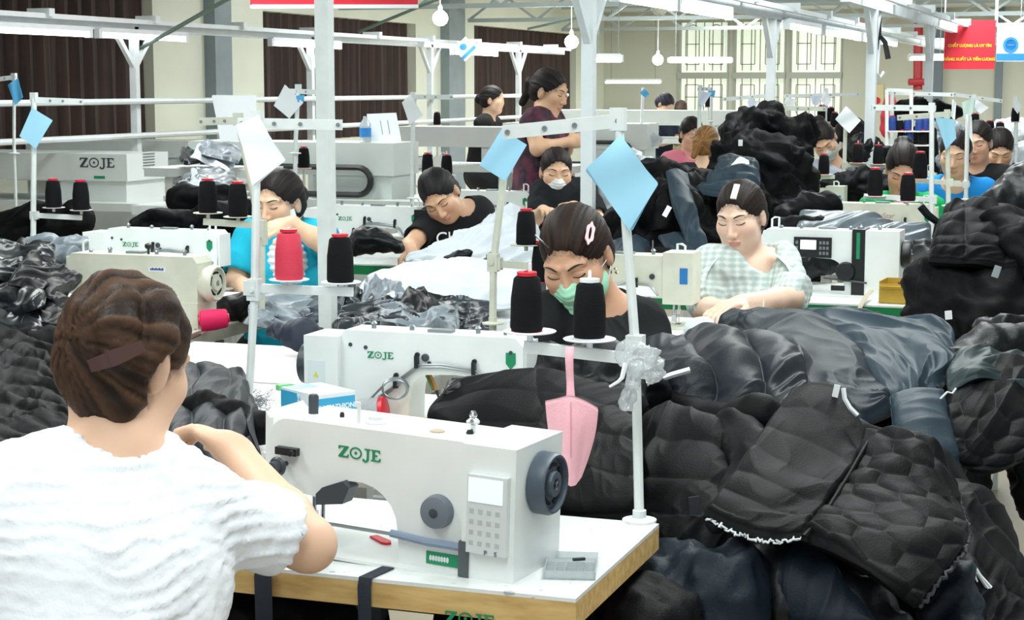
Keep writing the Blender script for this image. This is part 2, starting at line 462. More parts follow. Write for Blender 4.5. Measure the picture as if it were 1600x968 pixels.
# ceiling trusses
def trusses():
    m = mat('grey_truss_steel', '#a6b1b3', .5)
    n = 0
    for y in (11.5, 14.5, 18., 22., 26.):
        b = MB(); z0, z1 = CEILZ - .36, CEILZ - .03
        b.bar((-8.4, y, z0), (5.8, y, z0), .05); b.bar((-8.4, y, z1), (5.8, y, z1), .05)
        for i in range(15):
            x = -8.4 + i * .95; b.bar((x, y, z0), (x + .475, y, z1), .03); b.bar((x + .475, y, z1), (x + .95, y, z0), .03)
        n += 1; struct(b.build('trim_%d' % (2 + n), m))
trusses()
# ================================================================== lamp rails on posts
M_RAIL = mat('white_rail_paint', '#dce3e6', .5, var=.08, vscale=10)
M_TUBE = mat('lit_fluorescent_tube', '#ffffff', .3, emit=(.95, 1., .98), estr=9.)
M_BULB = mat('lit_bulb', '#ffffff', .3, emit=(1., 1., 1.), estr=40.)
def rail_frame(X, y0, y1, z, posts, label, braces=True, pipes=(), pw=.05, rw=.05, rh=.06):
    root = thing('lamp_rail', (X, y0, 0), label, 'lamp rail', 'white steel lamp rails over the rows')
    b = MB(); b.box((X, (y0 + y1) / 2, z), (rw, y1 - y0, rh), None, .004); b.box((X + .09, (y0 + y1) / 2, z + .03), (.03, y1 - y0, .03), None, .003)
    y = y0 + .4
    while y < y1: b.box((X + .05, y, z + .05), (.16, .06, .05), None, .004); y += 1.25
    b.build('rail', M_RAIL, root)
    for yp in posts:
        MB().box((X, yp, z / 2), (pw, pw, z), None, .004).build('post', M_RAIL, root)
        if braces:
            for s in (-1, 1): MB().bar((X, yp, z - .28), (X, yp + s * .25, z - .02), .03).build('brace', M_RAIL, root)
    for zp in pipes: MB().tube([(X + .06, y0, zp), (X + .06, y1, zp)], .02, 8).build('pipe', M_RAIL, root)
    return root
PX = atx(210, 45, -6.45).x
rail_frame(-6.45, 6.5, 20., 1.9, [atx(210, 100, -6.45).y, atx(485, 100, -6.45).y, atx(672, 100, -6.45).y, atx(810, 100, -6.45).y],
           'white lamp rail on braced posts along the dark curtains at left', pipes=(1.40, 1.17))
rail_frame(-2.2, 7.16, 22., 1.95, [7.18, atx(1205, 100, -2.2).y, 15.5], 'white lamp rail on posts running over the middle aisle', pw=.052)
rail_frame(-1.42, 9.0, 23., 1.95, [atx(1362, 100, -1.42).y, atx(1452, 100, -1.42).y], 'white lamp rail on posts left of the red banner', pw=.055)
p = at(510, 300, 5.2)
o = MB().box((p.x, p.y, 1.35), (.042, .042, 2.7), None, .003).box((p.x, p.y, .01), (.12, .12, .02)).build('post', STEELW)
tag(o, 'tall square white post standing in front of the woman in turquoise', 'post')
def tube_lamp(a, b, label, r=.016, body=True, wires=False):
    a = Vector(a); b = Vector(b)
    root = thing('tube_lamp', a, label, 'lamp', 'fluorescent tube lamps')
    if body: MB().bar(a + Vector((0, 0, .035)), b + Vector((0, 0, .035)), .045, .03, bev=.004).build('batten', M_RAIL, root)
    MB().tube([a, b], r, 10).build('tube', M_TUBE, root)
    d = (b - a).normalized(); e = MB()
    for q in (a, b): e.box(q + Vector((0, 0, .01)), (.04, .04, .06), None, .005)
    build_each(e, 'end_cap', M_RAIL, root)
    if wires:
        for q in (a.lerp(b, .1), a.lerp(b, .9)): MB().tube([q + ZU * .05, Vector((q.x, q.y, CEILZ))], .004, 5).build('suspension_wire', GREYM, root)
tl = 'fluorescent tube lamp '
for n, (a, b) in enumerate(((-30, 140), (155, 290), (424, 530), (707, 775))):
    A, B = atx(a, 100, -6.40).y, atx(b, 100, -6.40).y
    tube_lamp((-6.40, A, 1.83), (-6.40, B, 1.83), tl + ['nearest on the rail along the curtains', 'second on the rail along the curtains, by the first post', 'on the curtain rail partly behind the tall white post', 'on the curtain rail beside the small blue and white flag'][n])
for n, (a, b) in enumerate(((960, 1050), (1057, 1138), (1228, 1278), (1285, 1340), (1345, 1398))):
    A, B = atx(a, 100, -2.15).y, atx(b, 100, -2.15).y
    tube_lamp((-2.15, A, 1.88), (-2.15, B, 1.88), tl + 'on the middle rail, ' + ['nearest one at the top edge', 'second one before the barred windows', 'just right of the middle post', 'fourth along the rail', 'last one towards the hanging fan hook'][n])
for n, (x0, y0, x1, y1, d) in enumerate(((1046, 95, 1143, 95, 22), (946, 128, 1032, 128, 28.2), (932, 88, 970, 98, 15), (1421, 91, 1474, 91, 19), (1588, 90, 1640, 90, 19))):
    a, b = at(x0, y0, d), at(x1, y1, d); a.z = b.z = (a.z + b.z) / 2
    tube_lamp(a, b, tl + ['hanging level before the barred windows', 'glowing against the blank back wall', 'just behind the middle post', 'left of the red banner', 'at the right edge by the banner'][n], .025, True, True)
for n, (x, y, d) in enumerate(((688, 28, 17), (893, 65, 19), (1028, 93, 24))):
    c = at(x, y, d); root = thing('light_bulb', c, 'bare glowing bulb ' + ['under the banner end, before the curtains', 'above the standing woman in a floral shirt', 'hanging before the blank back wall'][n], 'light bulb', 'bare glowing bulbs')
    MB().lathe([(0, -.075), (.03, -.07), (.058, -.05), (.075, -.012), (.07, .025), (.045, .055), (.022, .07)], c, seg=20).build('glass_bulb', M_BULB, root)
    MB().lathe([(.02, .07), (.022, .11), (.01, .13)], c, seg=12).tube([c + Vector((0, 0, .12)), Vector((c.x, c.y, CEILZ))], .006, 6).build('socket', PLASTG, root)
    pl = bpy.data.lights.new('bulb_light', 'POINT'); pl.energy = 25; pl.shadow_soft_size = .06; po = bpy.data.objects.new('bulb_light', pl); COL.objects.link(po); po.location = c + Vector((.0, -.12, -.05))
# slanting cable braces at left wall
for n, (x0, y0, x1, y1, X) in enumerate(((215, 78, 360, -4, -6.5), (560, 50, 700, -8, -6.6), (825, 45, 940, 20, -6.6))):
    o = MB().tube([atx(x0, y0, X), atx(x1, y1, X + 1.)], .014, 6).build('diagonal_rod', mat('dull_green_steel', '#5f7468', .5))
    tag(o, ['green steel rod slanting up from the first rail post', 'thin steel rod slanting up to the red banner end', 'thin steel rod slanting above the standing woman'][n], 'rod', 'slanting steel rods')
# ================================================================== banners
M_RED = mat('red_banner_cloth', '#cf2436', .6); M_YEL = mat('yellow_lettering', '#f0c22e', .6); M_BLU = mat('blue_print', '#2f86cf', .6)
def banner_top():
    a = at(392, 8, 10.); b = at(652, 8, 10.55); x = (b - a).normalized(); 
    root = thing('banner', a, 'red banner hanging at the top edge beside the tall white post', 'banner')
    n = x.cross(ZU)
    MB().prism([(0, .0), ((b - a).length, 0), ((b - a).length, .5), (0, .5)], a - n * .008, x, ZU, n * .016).build('cloth', M_RED, root)
    e = MB(); Lb = (b - a).length
    e.box(a + x * Lb / 2 + ZU * -.008, (Lb, .03, .022), Matrix((x, -n, ZU)).transposed(), .002); e.build('batten', PAPERW, root)
    MB().box(a + x * Lb / 2 + ZU * .06 + n * .012, (Lb * .96, .002, .006), Matrix((x, -n, ZU)).transposed()).build('yellow_rule', M_YEL, root)
    build_each(MB().tube([a + ZU * .5, a + ZU * .8 + Vector((0, 0, 0))], .006, 6).tube([b + ZU * .5, b + ZU * .8], .006, 6), 'hanging_cord', STEELW, root)
banner_top()
def banner_right():
    d = 14.; a = at(1474, 108, d); b = at(1553, 108, d); x = RH; Lb = (b - a).length; n = -FH
    root = thing('banner', a, 'red banner with yellow Vietnamese lettering near the right edge', 'banner')
    t = at(1474, 32, d).z - a.z
    MB().prism([(0, 0), (Lb, 0), (Lb, t), (0, t)], a, x, ZU, n * .01).build('cloth', M_RED, root)
    for k, (s, zz, sz) in enumerate((('NĂNG XUẤT LÀ TIỀN LƯƠNG', .26, .048), ('CHẤT LƯỢNG LÀ UY TÍN', .72 - .06, .045))):
        text_mesh(s, .030, M_YEL, frame(a + x * Lb / 2 + ZU * (t * [.2, .48][k]) + n * .013, x, ZU), 'lettering', root, .001, .0012)
    build_each(MB().tube([a + ZU * t, a + ZU * (CEILZ - a.z)], .006, 6).tube([b + ZU * t, b + ZU * (CEILZ - b.z)], .006, 6), 'hanging_cord', STEELW, root)
    a2 = at(1556, 96, d); b2 = at(1604, 96, d); L2 = (b2 - a2).length
    r2 = thing('banner', a2, 'white banner with blue band and round blue emblem, right of the red banner', 'banner')
    t2 = at(1556, 40, d).z - a2.z
    MB().prism([(0, 0), (L2, 0), (L2, t2), (0, t2)], a2, x, ZU, n * .01).build('cloth', PAPERW, r2)
    MB().box(a2 + x * L2 / 2 + ZU * .035 + n * .012, (L2, .002, .055), Matrix((x, n, ZU)).transposed()).build('blue_band', M_BLU, r2)
    c = a2 + x * L2 * .45 + ZU * (t2 * .46) + n * .012; bb = MB()
    bb.lathe([(.042, 0), (.042, .003), (.062, .003), (.062, 0)], c, n, 24); bb.box(c, (.06, .003, .014), Matrix((x, n, ZU)).transposed()); bb.build('emblem', M_BLU, r2)
    MB().tube([a2 + ZU * t2, a2 + ZU * (CEILZ - a2.z)], .006, 6).build('hanging_cord', STEELW, r2)
banner_right()
# small flag hanging from the rail
def flag():
    c = atx(708, 76, -6.40); x = (RH * .95 + ZU * .25).normalized(); u = ZU - x * x.z; u.normalize(); R = Matrix.Rotation(-.5, 3, FH); x = R @ x; u = R @ u; n = -FH
    root = thing('flag', c, 'small white flag with blue band and emblem hanging under the curtain rail', 'flag')
    MB().prism([(0, 0), (.17, 0), (.17, -.17), (0, -.17)], c, x, u, n * .006).build('cloth', PAPERW, root)
    MB().prism([(0, -.115), (.17, -.115), (.17, -.15), (0, -.15)], c + n * .0065, x, u, n * .002).build('blue_band', M_BLU, root)
    MB().lathe([(.022, 0), (.022, .003), (.036, .003), (.036, 0)], c + x * .085 - u * .055 + n * .0065, n, 20).build('emblem', M_BLU, root)
    MB().tube([c + x*.01, Vector((c.x, c.y, 1.9))], .004, 5).build('string', STEELW, root)
flag()
# ================================================================== sewing machines
# local frame: x from needle end to wheel end, operator on -y, z = 0 on the table top
SERIF = {  # wide serif letters in a 1-high box: (outer polygons, width)
    'Z': ([[(0, 1), (.98, 1), (.98, .88), (.38, .13), (.86, .13), (.92, .3), (1.02, .3), (.98, 0), (0, 0), (0, .12), (.6, .87), (.16, .87), (.1, .7), (0, .7)]], 1.05),
    'J': ([[(.2, 1), (.75, 1), (.75, .9), (.62, .88), (.62, .05), (.5, -.14), (.25, -.2), (.0, -.12), (.02, .08), (.15, .1), (.2, -.04), (.34, -.04), (.42, .1), (.42, .88), (.2, .9)]], .8),
    'E': ([[(0, 1), (.85, 1), (.88, .74), (.78, .74), (.72, .88), (.36, .88), (.36, .56), (.6, .56), (.6, .44), (.36, .44), (.36, .12), (.76, .12), (.84, .3), (.94, .3), (.9, 0), (0, 0), (0, .1), (.13, .12), (.13, .88), (0, .9)]], .98)}
def zoje(M, h, m, parent, name='logo'):
    """the maker's mark: Z, O with a dot, J, E in wide serif capitals"""
    b = MB(M); x = 0; t = .0012
    for ch in 'ZOJE':
        if ch == 'O':
            n = 20; out = [(x + .62 * h + .6 * h * math.cos(2 * PI * i / n), .5 * h + .52 * h * math.sin(2 * PI * i / n)) for i in range(n)]
            inn = [(x + .62 * h + .47 * h * math.cos(2 * PI * i / n), .5 * h + .40 * h * math.sin(2 * PI * i / n)) for i in range(n)]
            vs = [(p[0], p[1], z) for z in (0, t) for q in (out, inn) for p in q]; fs = []
            for i in range(n):
                j = (i + 1) % n; fs += [(i, j, n + j, n + i), (2 * n + i, 3 * n + i, 3 * n + j, 2 * n + j), (i, 2 * n + i, 2 * n + j, j), (n + i, n + j, 3 * n + j, 3 * n + i)]
            b.faces(vs, fs); b.lathe([(.13 * h, 0), (.13 * h, t)], (x + .62 * h, .5 * h, 0), seg=12); x += 1.3 * h
        else:
            ps, w = SERIF[ch]
            for p in ps: b.prism([(x + a * h, c * h) for a, c in p], (0, 0, 0), (1, 0, 0), (0, 1, 0), (0, 0, t))
            x += (w + .05) * h
    return b.build(name, m, parent, smooth=False)
def arc(cx, cz, r, a0, a1, n=6): return [(cx + r * math.cos(math.radians(a0 + (a1 - a0) * i / n)), cz + r * math.sin(math.radians(a0 + (a1 - a0) * i / n))) for i in range(n + 1)]
def wheel(root, c, r, m, m2, holes=True, thick=.034):
    b = MB(); b.lathe([(0, 0), (r * .8, 0), (r, .006), (r, thick - .006), (r * .93, thick), (r * .86, thick), (r * .82, thick - .01), (r * .45, thick - .008), (r * .40, thick), (r * .2, thick), (r * .16, thick - .006), (0, thick - .006)], c, (1, 0, 0), 36)
    w = b.build('handwheel', m, root)
    if holes:
        s = MB()
        for k in range(5):
            a0 = k * 72
            for j in range(5):
                t = math.radians(a0 + j * 9); s.box(Vector(c) + Vector((thick - .007, math.cos(t) * r * .62, math.sin(t) * r * .62)), (.003, r * .11, r * .16), Matrix.Rotation(t, 3, 'X'), .001)
        s.build('wheel_slot', m2, w)
    MB().lathe([(r * .1, thick - .006), (r * .1, thick + .002), (0, thick + .003)], c, (1, 0, 0), 12).build('wheel_screw', CHROME, w)
    return w
def needle_gear(root, x=.055, y=0., dark=False):
    b = MB(); b.tube([(x, y, .10), (x, y, .045)], .0045, 8); b.tube([(x, y, .045), (x, y, .012)], .0012, 6); b.box((x, y, .048), (.011, .011, .014), None, .002)
    b.build('needle_bar', CHROME, root)
    b = MB(); b.tube([(x + .017, y, .10), (x + .017, y, .03)], .004, 8); b.box((x + .015, y, .026), (.014, .012, .02), None, .002); b.box((x + .004, y - .006, .006), (.016, .035, .004), None, .001).bar((x + .013, y, .02), (x + .006, y - .004, .008), .008, .004)
    b.build('presser_foot', CHROME, root)
    MB().box((x, y, .001), (.09, .05, .003), None, .001).build('needle_plate', CHROME, root)
def machine(style, M):
    """M: body material; builds under an untagged Empty at the origin"""
    root = bpy.data.objects.new('sewing_machine', None); COL.objects.link(root); root.empty_display_size = .05
    if style == 'panel':
        T = .214; y0, y1 = -.05, .078
        prof = [(.004, .10), (.0, .18)] + arc(.035, T - .035, .035, 170, 90, 5) + [(.20, T), (.36, T), (.36, 0), (.245, 0), (.243, .05)] + arc(.17, .055, .072, 0, 85, 5) + [(.15, .126), (.128, .118), (.105, .098), (.09, .092)]
        MB().prism(prof, (0, y0, 0), (1, 0, 0), (0, 0, 1), (0, y1 - y0, 0), .014, 4).build('arm_body', M, root)
        MB().span((.362, -.062, .004), (.452, .104, T + .001), .012, 4).build('motor_housing', M, root)
        MB().span((.0, -.07, .0005), (.36, .085, .006), .002).build('bed', M, root)
        fc = MB().prism([(0, .1), (0, .22), (.03, T - .004), (.05, T - .002), (.05, .1)], (-.012, -.044, 0), (.3, 0, 0), (0, 0, 1), (0, .11, 0), .004, 2); fc.build('face_plate', M, root)
        # control panel
        p = MB().span((.376, -.074, .050), (.444, -.06, .172), .004, 3).build('control_panel', PLASTG, root)
        MB().span((.379, -.0755, .130), (.437, -.0735, .167), .001).build('display', SCREEN, p)
        for r in range(4):
            for c in range(4): MB().span((.381 + c * .0148, -.0746, .112 - r * .0165), (.388 + c * .0148, -.0735, .119 - r * .0165)).build('key', mat('key_grey', '#b4bcbf', .5), p)
        text_mesh('P', .011, SLATE, frame((.410, -.0745, .0525), (1, 0, 0), (0, 0, 1)), 'key_letter', p)
        text_mesh('S', .011, SLATE, frame((.427, -.0745, .0525), (1, 0, 0), (0, 0, 1)), 'key_letter', p)
        w = wheel(root, (.448, .02, .150), .049, mat('blue_grey_wheel', '#46525f', .4), BLACKP)
        b = MB(); b.lathe([(0, -.018), (.017, -.018), (.025, -.015), (.027, -.004), (.027, 0)], (.315, y0, .100), (0, 1, 0), 28)
        k = b.build('stitch_dial', SLATE, root); MB().lathe([(.006, -.0195), (.0075, -.019), (.0075, -.0175)], (.315, y0, .100), (0, 1, 0), 14).build('dial_center', DGREY, k)
        zoje(frame((.132, y0 - .0005, .164), (1, 0, 0), (0, 0, 1)), .0185, GREEN, root)
        # tension assembly
        b = MB(); b.lathe([(.004, 0), (.004, -.02), (.013, -.021), (.013, -.024), (.016, -.026), (.013, -.03), (.010, -.031), (.010, -.046), (.0, -.047)], (.033, y0, .140), (0, 1, 0), 20)
        b.build('tension_knob', DGREY, root)
        b = MB(); b.box((.038, y0 - .006, .162), (.04, .012, .012), None, .003); b.lathe([(.005, 0), (.005, -.02), (0, -.02)], (.052, y0, .162), (0, 1, 0), 12); b.build('thread_guide', BLACKP, root)
        MB().prism([(0, 0), (.05, .008), (.062, .035), (.05, .045), (.012, .03), (0, .018)], (.098, y0 - .014, .083), (1, 0, 0), (0, 0, 1), (0, .03, 0), .004, 2).build('reverse_lever', DGREY, root)
        # gauge rail with padded sleeve, sticker, slot
        MB().tube([(.10, y0 - .012, .055), (.235, y0 - .012, .055)], .003, 8).build('guide_rod', GREYM, root)
        MB().tube([(.235, y0 - .008, .055), (.30, y0 - .008, .05), (.37, y0 - .006, .05)], .0065, 8).build('blue_sleeve', mat('dusty_blue_foam', '#7f8fa5', .7), root)
        s = MB().span((.295, y0 - .0015, .014), (.352, y0, .034)).build('badge', GREEN, root)
        g = MB()
        for k in range(7): g.span((.301 + k * .005, y0 - .0021, .021), (.305 + k * .005, y0 - .0015, .0275)).span((.3024 + k * .005, y0 - .0021, .0195), (.3036 + k * .005, y0 - .0015, .029))
        g.build('badge_lettering', PAPERW, s)
        MB().span((.358, -.064, .0), (.376, -.055, .062), .002).build('dark_slot', mat('dark_recess_metal', '#50575c', .5), root)
        # top fittings
        for (x, r, hh, m_) in ((.045, .0085, .03, DGREY), (.10, .004, .006, BLACKP), (.335, .006, .004, BLACKP)):
            MB().lathe([(r, 0), (r, hh), (r * .7, hh + .004), (0, hh + .004)], (x, .01, T - .002), seg=14).build('top_screw', m_, root)
        MB().lathe([(.018, 0), (.018, .004), (.012, .008), (.011, .013), (.006, .016), (0, .016)], (.170, 0, T - .002), seg=20).build('oil_window', PLASTG, root)
        MB().lathe([(.012, 0), (.012, .004), (.006, .006), (0, .006)], (.285, -.005, T - .002), seg=16).build('oil_cap', mat('tan_cap', '#b9a894', .6), root)
        MB().tube([(.335, .02, T), (.335, .02, T + .02)], .0045, 6).lathe([(.004, .012), (.011, .016), (.011, .019), (.005, .024), (.007, .028), (.004, .034), (0, .036)], (.335, .02, T), seg=16).build('thread_post', CHROME, root)
        MB().tube([(.15, -.02, T), (.15, -.02, T + .035)], .003, 6).build('clear_pin', PLASTG, root)
        needle_gear(root, .055)
        MB().box((.085, -.035, .03), (.022, .02, .03), None, .003).build('edge_guide', BLACKP, root)
        return root
    # classic lockstitch body
    T = .225; L = .47; y0, y1 = -.05, .05
    prof = [(.004, .10), (.0, .14), (.0, T - .02), (.02, T), (.2, T), (.455, T), (L, T - .02), (L, .005), (.29, .005), (.288, .07)] + arc(.235, .075, .052, 0, 85, 5) + [(.17, .130), (.115, .126), (.10, .10), (.085, .09), (.02, .09)]
    MB().prism(prof, (0, y0, 0), (1, 0, 0), (0, 0, 1), (0, y1 - y0, 0), .013, 3).build('arm_body', M, root)
    MB().span((.0, -.075, .0005), (L, .085, .006), .002).build('bed', M, root)
    MB().span((-.006, -.042, .095), (.0, .042, T - .012), .003).build('face_plate', M, root)
    needle_gear(root, .045)
    b = MB()
    for x, hh in ((.06, .012), (.13, .02), (.30, .015), (.40, .02)): b.lathe([(.006, 0), (.006, hh * .6), (.009, hh * .7), (.004, hh), (0, hh)], (x, .0, T - .002), seg=10)
    b.box((.22, .01, T + .003), (.06, .03, .008), None, .002); build_each(b, 'top_fitting', GREYM, root)
    MB().tube([(.025, .01, T - .01), (.025, .01, T + .03), (.035, .01, T + .036), (.05, .01, T + .036), (.05, .01, T - .01)], .004, 6).build('take_up_guard', WHITE, root)
    b = MB(); b.lathe([(.004, 0), (.004, -.014), (.012, -.015), (.012, -.022), (.008, -.024), (.008, -.036), (0, -.037)], (.05, y0, .14), (0, 1, 0), 16); b.build('tension_knob', GREYM, root)
    if style in ('back', 'back_plain', 'sun'):
        MB().span((L - .005, -.055, .03), (L + .085, .07, T - .015), .01, 3).build('motor_box', M, root)
        MB().lathe([(0, -.02), (.045, -.02), (.05, -.012), (.05, .016), (.04, .02), (0, .02)], (L + .1, .0, .13), (1, 0, 0), 24).build('handwheel', DGREY, root)
        MB().lathe([(0, -.014), (.02, -.013), (.024, 0)], (.36, y0, .11), (0, 1, 0), 20).build('stitch_dial', DGREY, root)
        # back side (+y): cables in black clips, screws, seams
        c = MB()
        for k in range(2):
            dz = .006 * k
            c.tube([(.08, y1 + .006, .10 + dz), (.095, y1 + .007, .125 + dz), (.12, y1 + .006, .14 + dz), (.2, y1 + .006, .148 + dz), (.26, y1 + .006, .145 + dz), (.30, y1 + .008, .115 + dz), (.33, y1 + .008, .085 + dz), (.38, y1 + .012, .05 + dz), (.44, y1 + .012, .035)], .0028, 6)
        build_each(c, 'cable', GREYM, root)
        for x, z in ((.12, .143), (.265, .152), (.32, .10)): MB().box((x, y1 + .007, z + .006), (.009, .012, .03), None, .003).lathe([(.006, 0), (.006, .006), (0, .007)], (x, y1, z + .022), (0, 1, 0), 10).build('cable_clip', BLACKP, root)
        b = MB()
        for x, z in ((.02, .06 + .05), (.03, .19), (.235, .155), (.40, .185), (.44, .04), (.44, .19)): b.lathe([(.005, 0), (.005, .002), (0, .0025)], (x, y1, z), (0, 1, 0), 10)
        b.lathe([(.0095, 0), (.0095, .004), (.006, .006), (0, .006)], (.245, y1, .168), (0, 1, 0), 14); build_each(b, 'screw', DGREY, root)
        if style == 'back': zoje(frame((.395, y1 + .0004, .160), (-1, 0, 0), (0, 0, 1)), .016, GREEN, root)
        if style == 'sun': text_mesh('SunStar', .03, mat('faded_red_print', '#b98e86', .6), frame((.21, y1 + .0004, .185 - .01), (-1, 0, 0), (0, 0, 1)), 'logo', root)
        s = MB().prism([(-.012, .02), (.012, .02), (.012, -.006), (0, -.02), (-.012, -.006)], (.03, y1 + .0003, .17), (1, 0, 0), (0, 0, 1), (0, .0015, 0)).build('badge', GREEN, root)
        w = MB().span((L + .03, .0702, .06), (L + .075, .0712, .15)).build('warning_sticker', mat('pale_sticker', '#d5dfe2', .6), root)
        MB().prism([(-.007, 0), (.007, 0), (0, .013)], (L + .053, .0714, .11), (1, 0, 0), (0, 0, 1), (0, .0006, 0)).build('warning_triangle', mat('warning_yellow', '#d9d83c', .5), w)
    elif style == 'old':
        MB().lathe([(.05, 0), (.05, .03), (.0, .03)], (L - .01, 0, .14), (1, 0, 0), 28).build('wheel_collar', M, root)
        wheel(root, (L + .012, 0, .14), .056, M, BLACKP)
        MB().lathe([(.004, -.004), (.004, .014), (.011, .02), (.012, .03), (0, .036)], (.27, .0, T), seg=12).build('thread_post', BLACKP, root)
        s = MB().span((.30, y0 - .0012, .176), (.36, y0, .190)).build('badge', PAPERW, root); g = MB()
        for k in range(8): g.span((.306 + k * .006, y0 - .002, .180), (.3105 + k * .006, y0 - .001, .186 + .002 * (k % 2)))
        g.build('badge_lettering', mat('navy_print', '#27408f', .5), s)
        MB().box((L - .03, 0, .04), (.07, .12, .085), None, .012, 3).build('wheel_housing', M, root)
    elif style == 'display':
        MB().span((.36, -.06, .0), (.475, .075, T + .002), .012, 3).build('motor_housing', M, root)
        st = MB().span((.315, -.058, .0), (.358, .06, T + .006), .006, 2).build('black_band', BLACKP, root)
        MB().span((.33, -.0595, .13), (.342, -.0575, T - .005)).build('green_stripe', GREEN, st)
        p = MB().span((.115, -.056, .13), (.245, -.049, .2), .003).build('control_panel', BLACKP, root)
        MB().span((.138, -.0575, .158), (.192, -.0555, .19)).build('display', mat('bright_screen', '#e8f0ef', .3, emit='#ffffff', estr=.8), p)
        for r in range(3):
            for c in range(3): MB().span((.203 + c * .012, -.0575, .14 + r * .018), (.211 + c * .012, -.0555, .151 + r * .018)).build('key', GREYM, p)
        for r in range(3): MB().span((.121, -.0575, .14 + r * .018), (.130, -.0555, .151 + r * .018)).build('key', GREYM, p)
        wheel(root, (.475, .01, .145), .048, BLACKP, DGREY)
        MB().lathe([(0, -.024), (.03, -.022), (.034, -.012), (.034, 0)], (.295, y0, .085), (0, 1, 0), 24).build('stitch_dial', BLACKP, root)
        g = MB()
        for k in range(6): g.span((.052 + k * .0085, y0 - .001, .168), (.0595 + k * .0085, y0 + .0, .177))
        g.build('badge', mat('teal_print', '#a8dfe2', .5), root)
        b_ = MB().span((.245, y0 - .0015, .018), (.292, y0, .036)).build('badge', BLACKP, root)
        MB().tube([(.22, y0 - .01, .062), (.37, y0 - .02, .05)], .004, 6).build('guide_rod', DGREY, root)
        MB().tube([(.335, .0, T), (.335, 0, T + .02)], .004, 6).lathe([(.012, .006), (.012, .01), (.005, .016), (0, .022)], (.335, 0, T), seg=12).build('thread_post', GREYM, root)
    elif style == 'boxy':   # tall square head seen from behind
        MB().span((-.01, -.055, .075), (.085, .056, T + .012), .01, 3).build('head_box', M, root)
        MB().lathe([(0, -.014), (.02, -.013), (.024, 0)], (.36, y0, .11), (0, 1, 0), 20).build('stitch_dial', DGREY, root)
        MB().lathe([(.045, 0), (.05, .01), (.05, .03), (0, .03)], (L, 0, .14), (1, 0, 0), 24).build('handwheel', DGREY, root)
        b = MB()
        for x, z in ((.12, .16), (.26, .17), (.4, .16)): b.lathe([(.009, 0), (.009, .005), (0, .006)], (x, y1, z), (0, 1, 0), 12)
        build_each(b, 'screw', DGREY, root); MB().box((.17, y1 + .004, .14), (.008, .012, .03), None, .002).build('cable_clip', BLACKP, root)
        MB().tube([(.10, y1 + .004, .1), (.13, y1 + .006, .135), (.2, y1 + .006, .14), (.26, y1 + .006, .12), (.29, y1 + .006, .03)], .003, 6).build('cable', GREYM, root)
        MB().span((.005, .056, .14), (.03, .0575, .19), .006).build('badge', mat('blue_badge', '#2c79c0', .4), root)
        MB().tube([(.13, .01, T), (.13, .01, T + .045)], .0022, 6).build('thread_post', GREYM, root)
    return root
def put(root, loc, rz, label, group=None):
    root.location = loc; root.rotation_euler = (0, 0, rz); tag(root, label, 'sewing machine', group or 'sewing machines on the tables'); return root
PROTO = {}
def place_machine(style, m, loc, rz, label, s=1.):
    key = (style, m.name)
    if key not in PROTO: PROTO[key] = machine(style, m); r = PROTO[key]
    else: r = copy_tree(PROTO[key])
    r.scale = (s, s, s)
    return put(r, loc, rz, label)
# ================================================================== tables
def table(x0, x1, y0, y1, label, edge=WOOD, z=.75, eh=.045, legs=True):
    root = thing('sewing_table', ((x0 + x1) / 2, y0, 0), label, 'table', 'sewing tables')
    MB().span((x0, y0, z - .006), (x1, y1, z)).build('tabletop', TOPW, root)
    MB().span((x0, y0, z - eh), (x1, y1, z - .0062), .002).build('edge_band', edge, root)
    if legs:
        for sx in (x0 + .12, x1 - .12):
            b = MB()
            for sy in (y0 + .06, y1 - .06): b.span((sx - .02, sy - .02, 0), (sx + .02, sy + .02, z - eh))
            b.span((sx - .02, y0 + .06, .1), (sx + .02, y1 - .06, .14)); b.build('leg', STEELW, root)
        MB().span((x0 + .12, (y0 + y1) / 2 - .02, .1), (x1 - .12, (y0 + y1) / 2 + .02, .14)).build('stretcher', STEELW, root)
    return root
# ================================================================== thread stands
def spool_mesh(h=.098, r0=.0295, r1=.0235, m=THREADK, core=RED):
    r = bpy.data.objects.new('thread_spool', None); COL.objects.link(r); r.empty_display_size = .03
    MB().lathe([(r0 * .9, .002), (r0, .008), (r0 * .98, h * .3), (r0 * .8 + r1 * .2, h * .6), (r1, h - .004), (r1 * .85, h), (.008, h), (.008, .002)], (0, 0, 0), seg=28).build('thread', m, r)
    MB().lathe([(r0 * .95, 0), (r0 * .95, .002), (.007, .002), (.007, h + .002), (r1 * .75, h + .002), (r1 * .75, h + .008), (.006, h + .009), (.006, 0)], (0, 0, 0), seg=20).build('core', core, r)
    return r
SPOOLS = {}
def spool(loc, label, m=THREADK, core=RED, s=1., lean=0.):
    k = (m.name, core.name)
    if k not in SPOOLS: SPOOLS[k] = spool_mesh(m=m, core=core); r = SPOOLS[k]
    else: r = copy_tree(SPOOLS[k])
    r.location = loc; r.scale = (s, s, s); r.rotation_euler = (0, lean, random.random() * 6)
    return tag(r, label, 'spool of thread', 'thread spools on the stands')
T0 = .75
def ch_bar(b, a, c, h=.024, w=.014):
    b.bar(a, c, w, h, bev=.002)
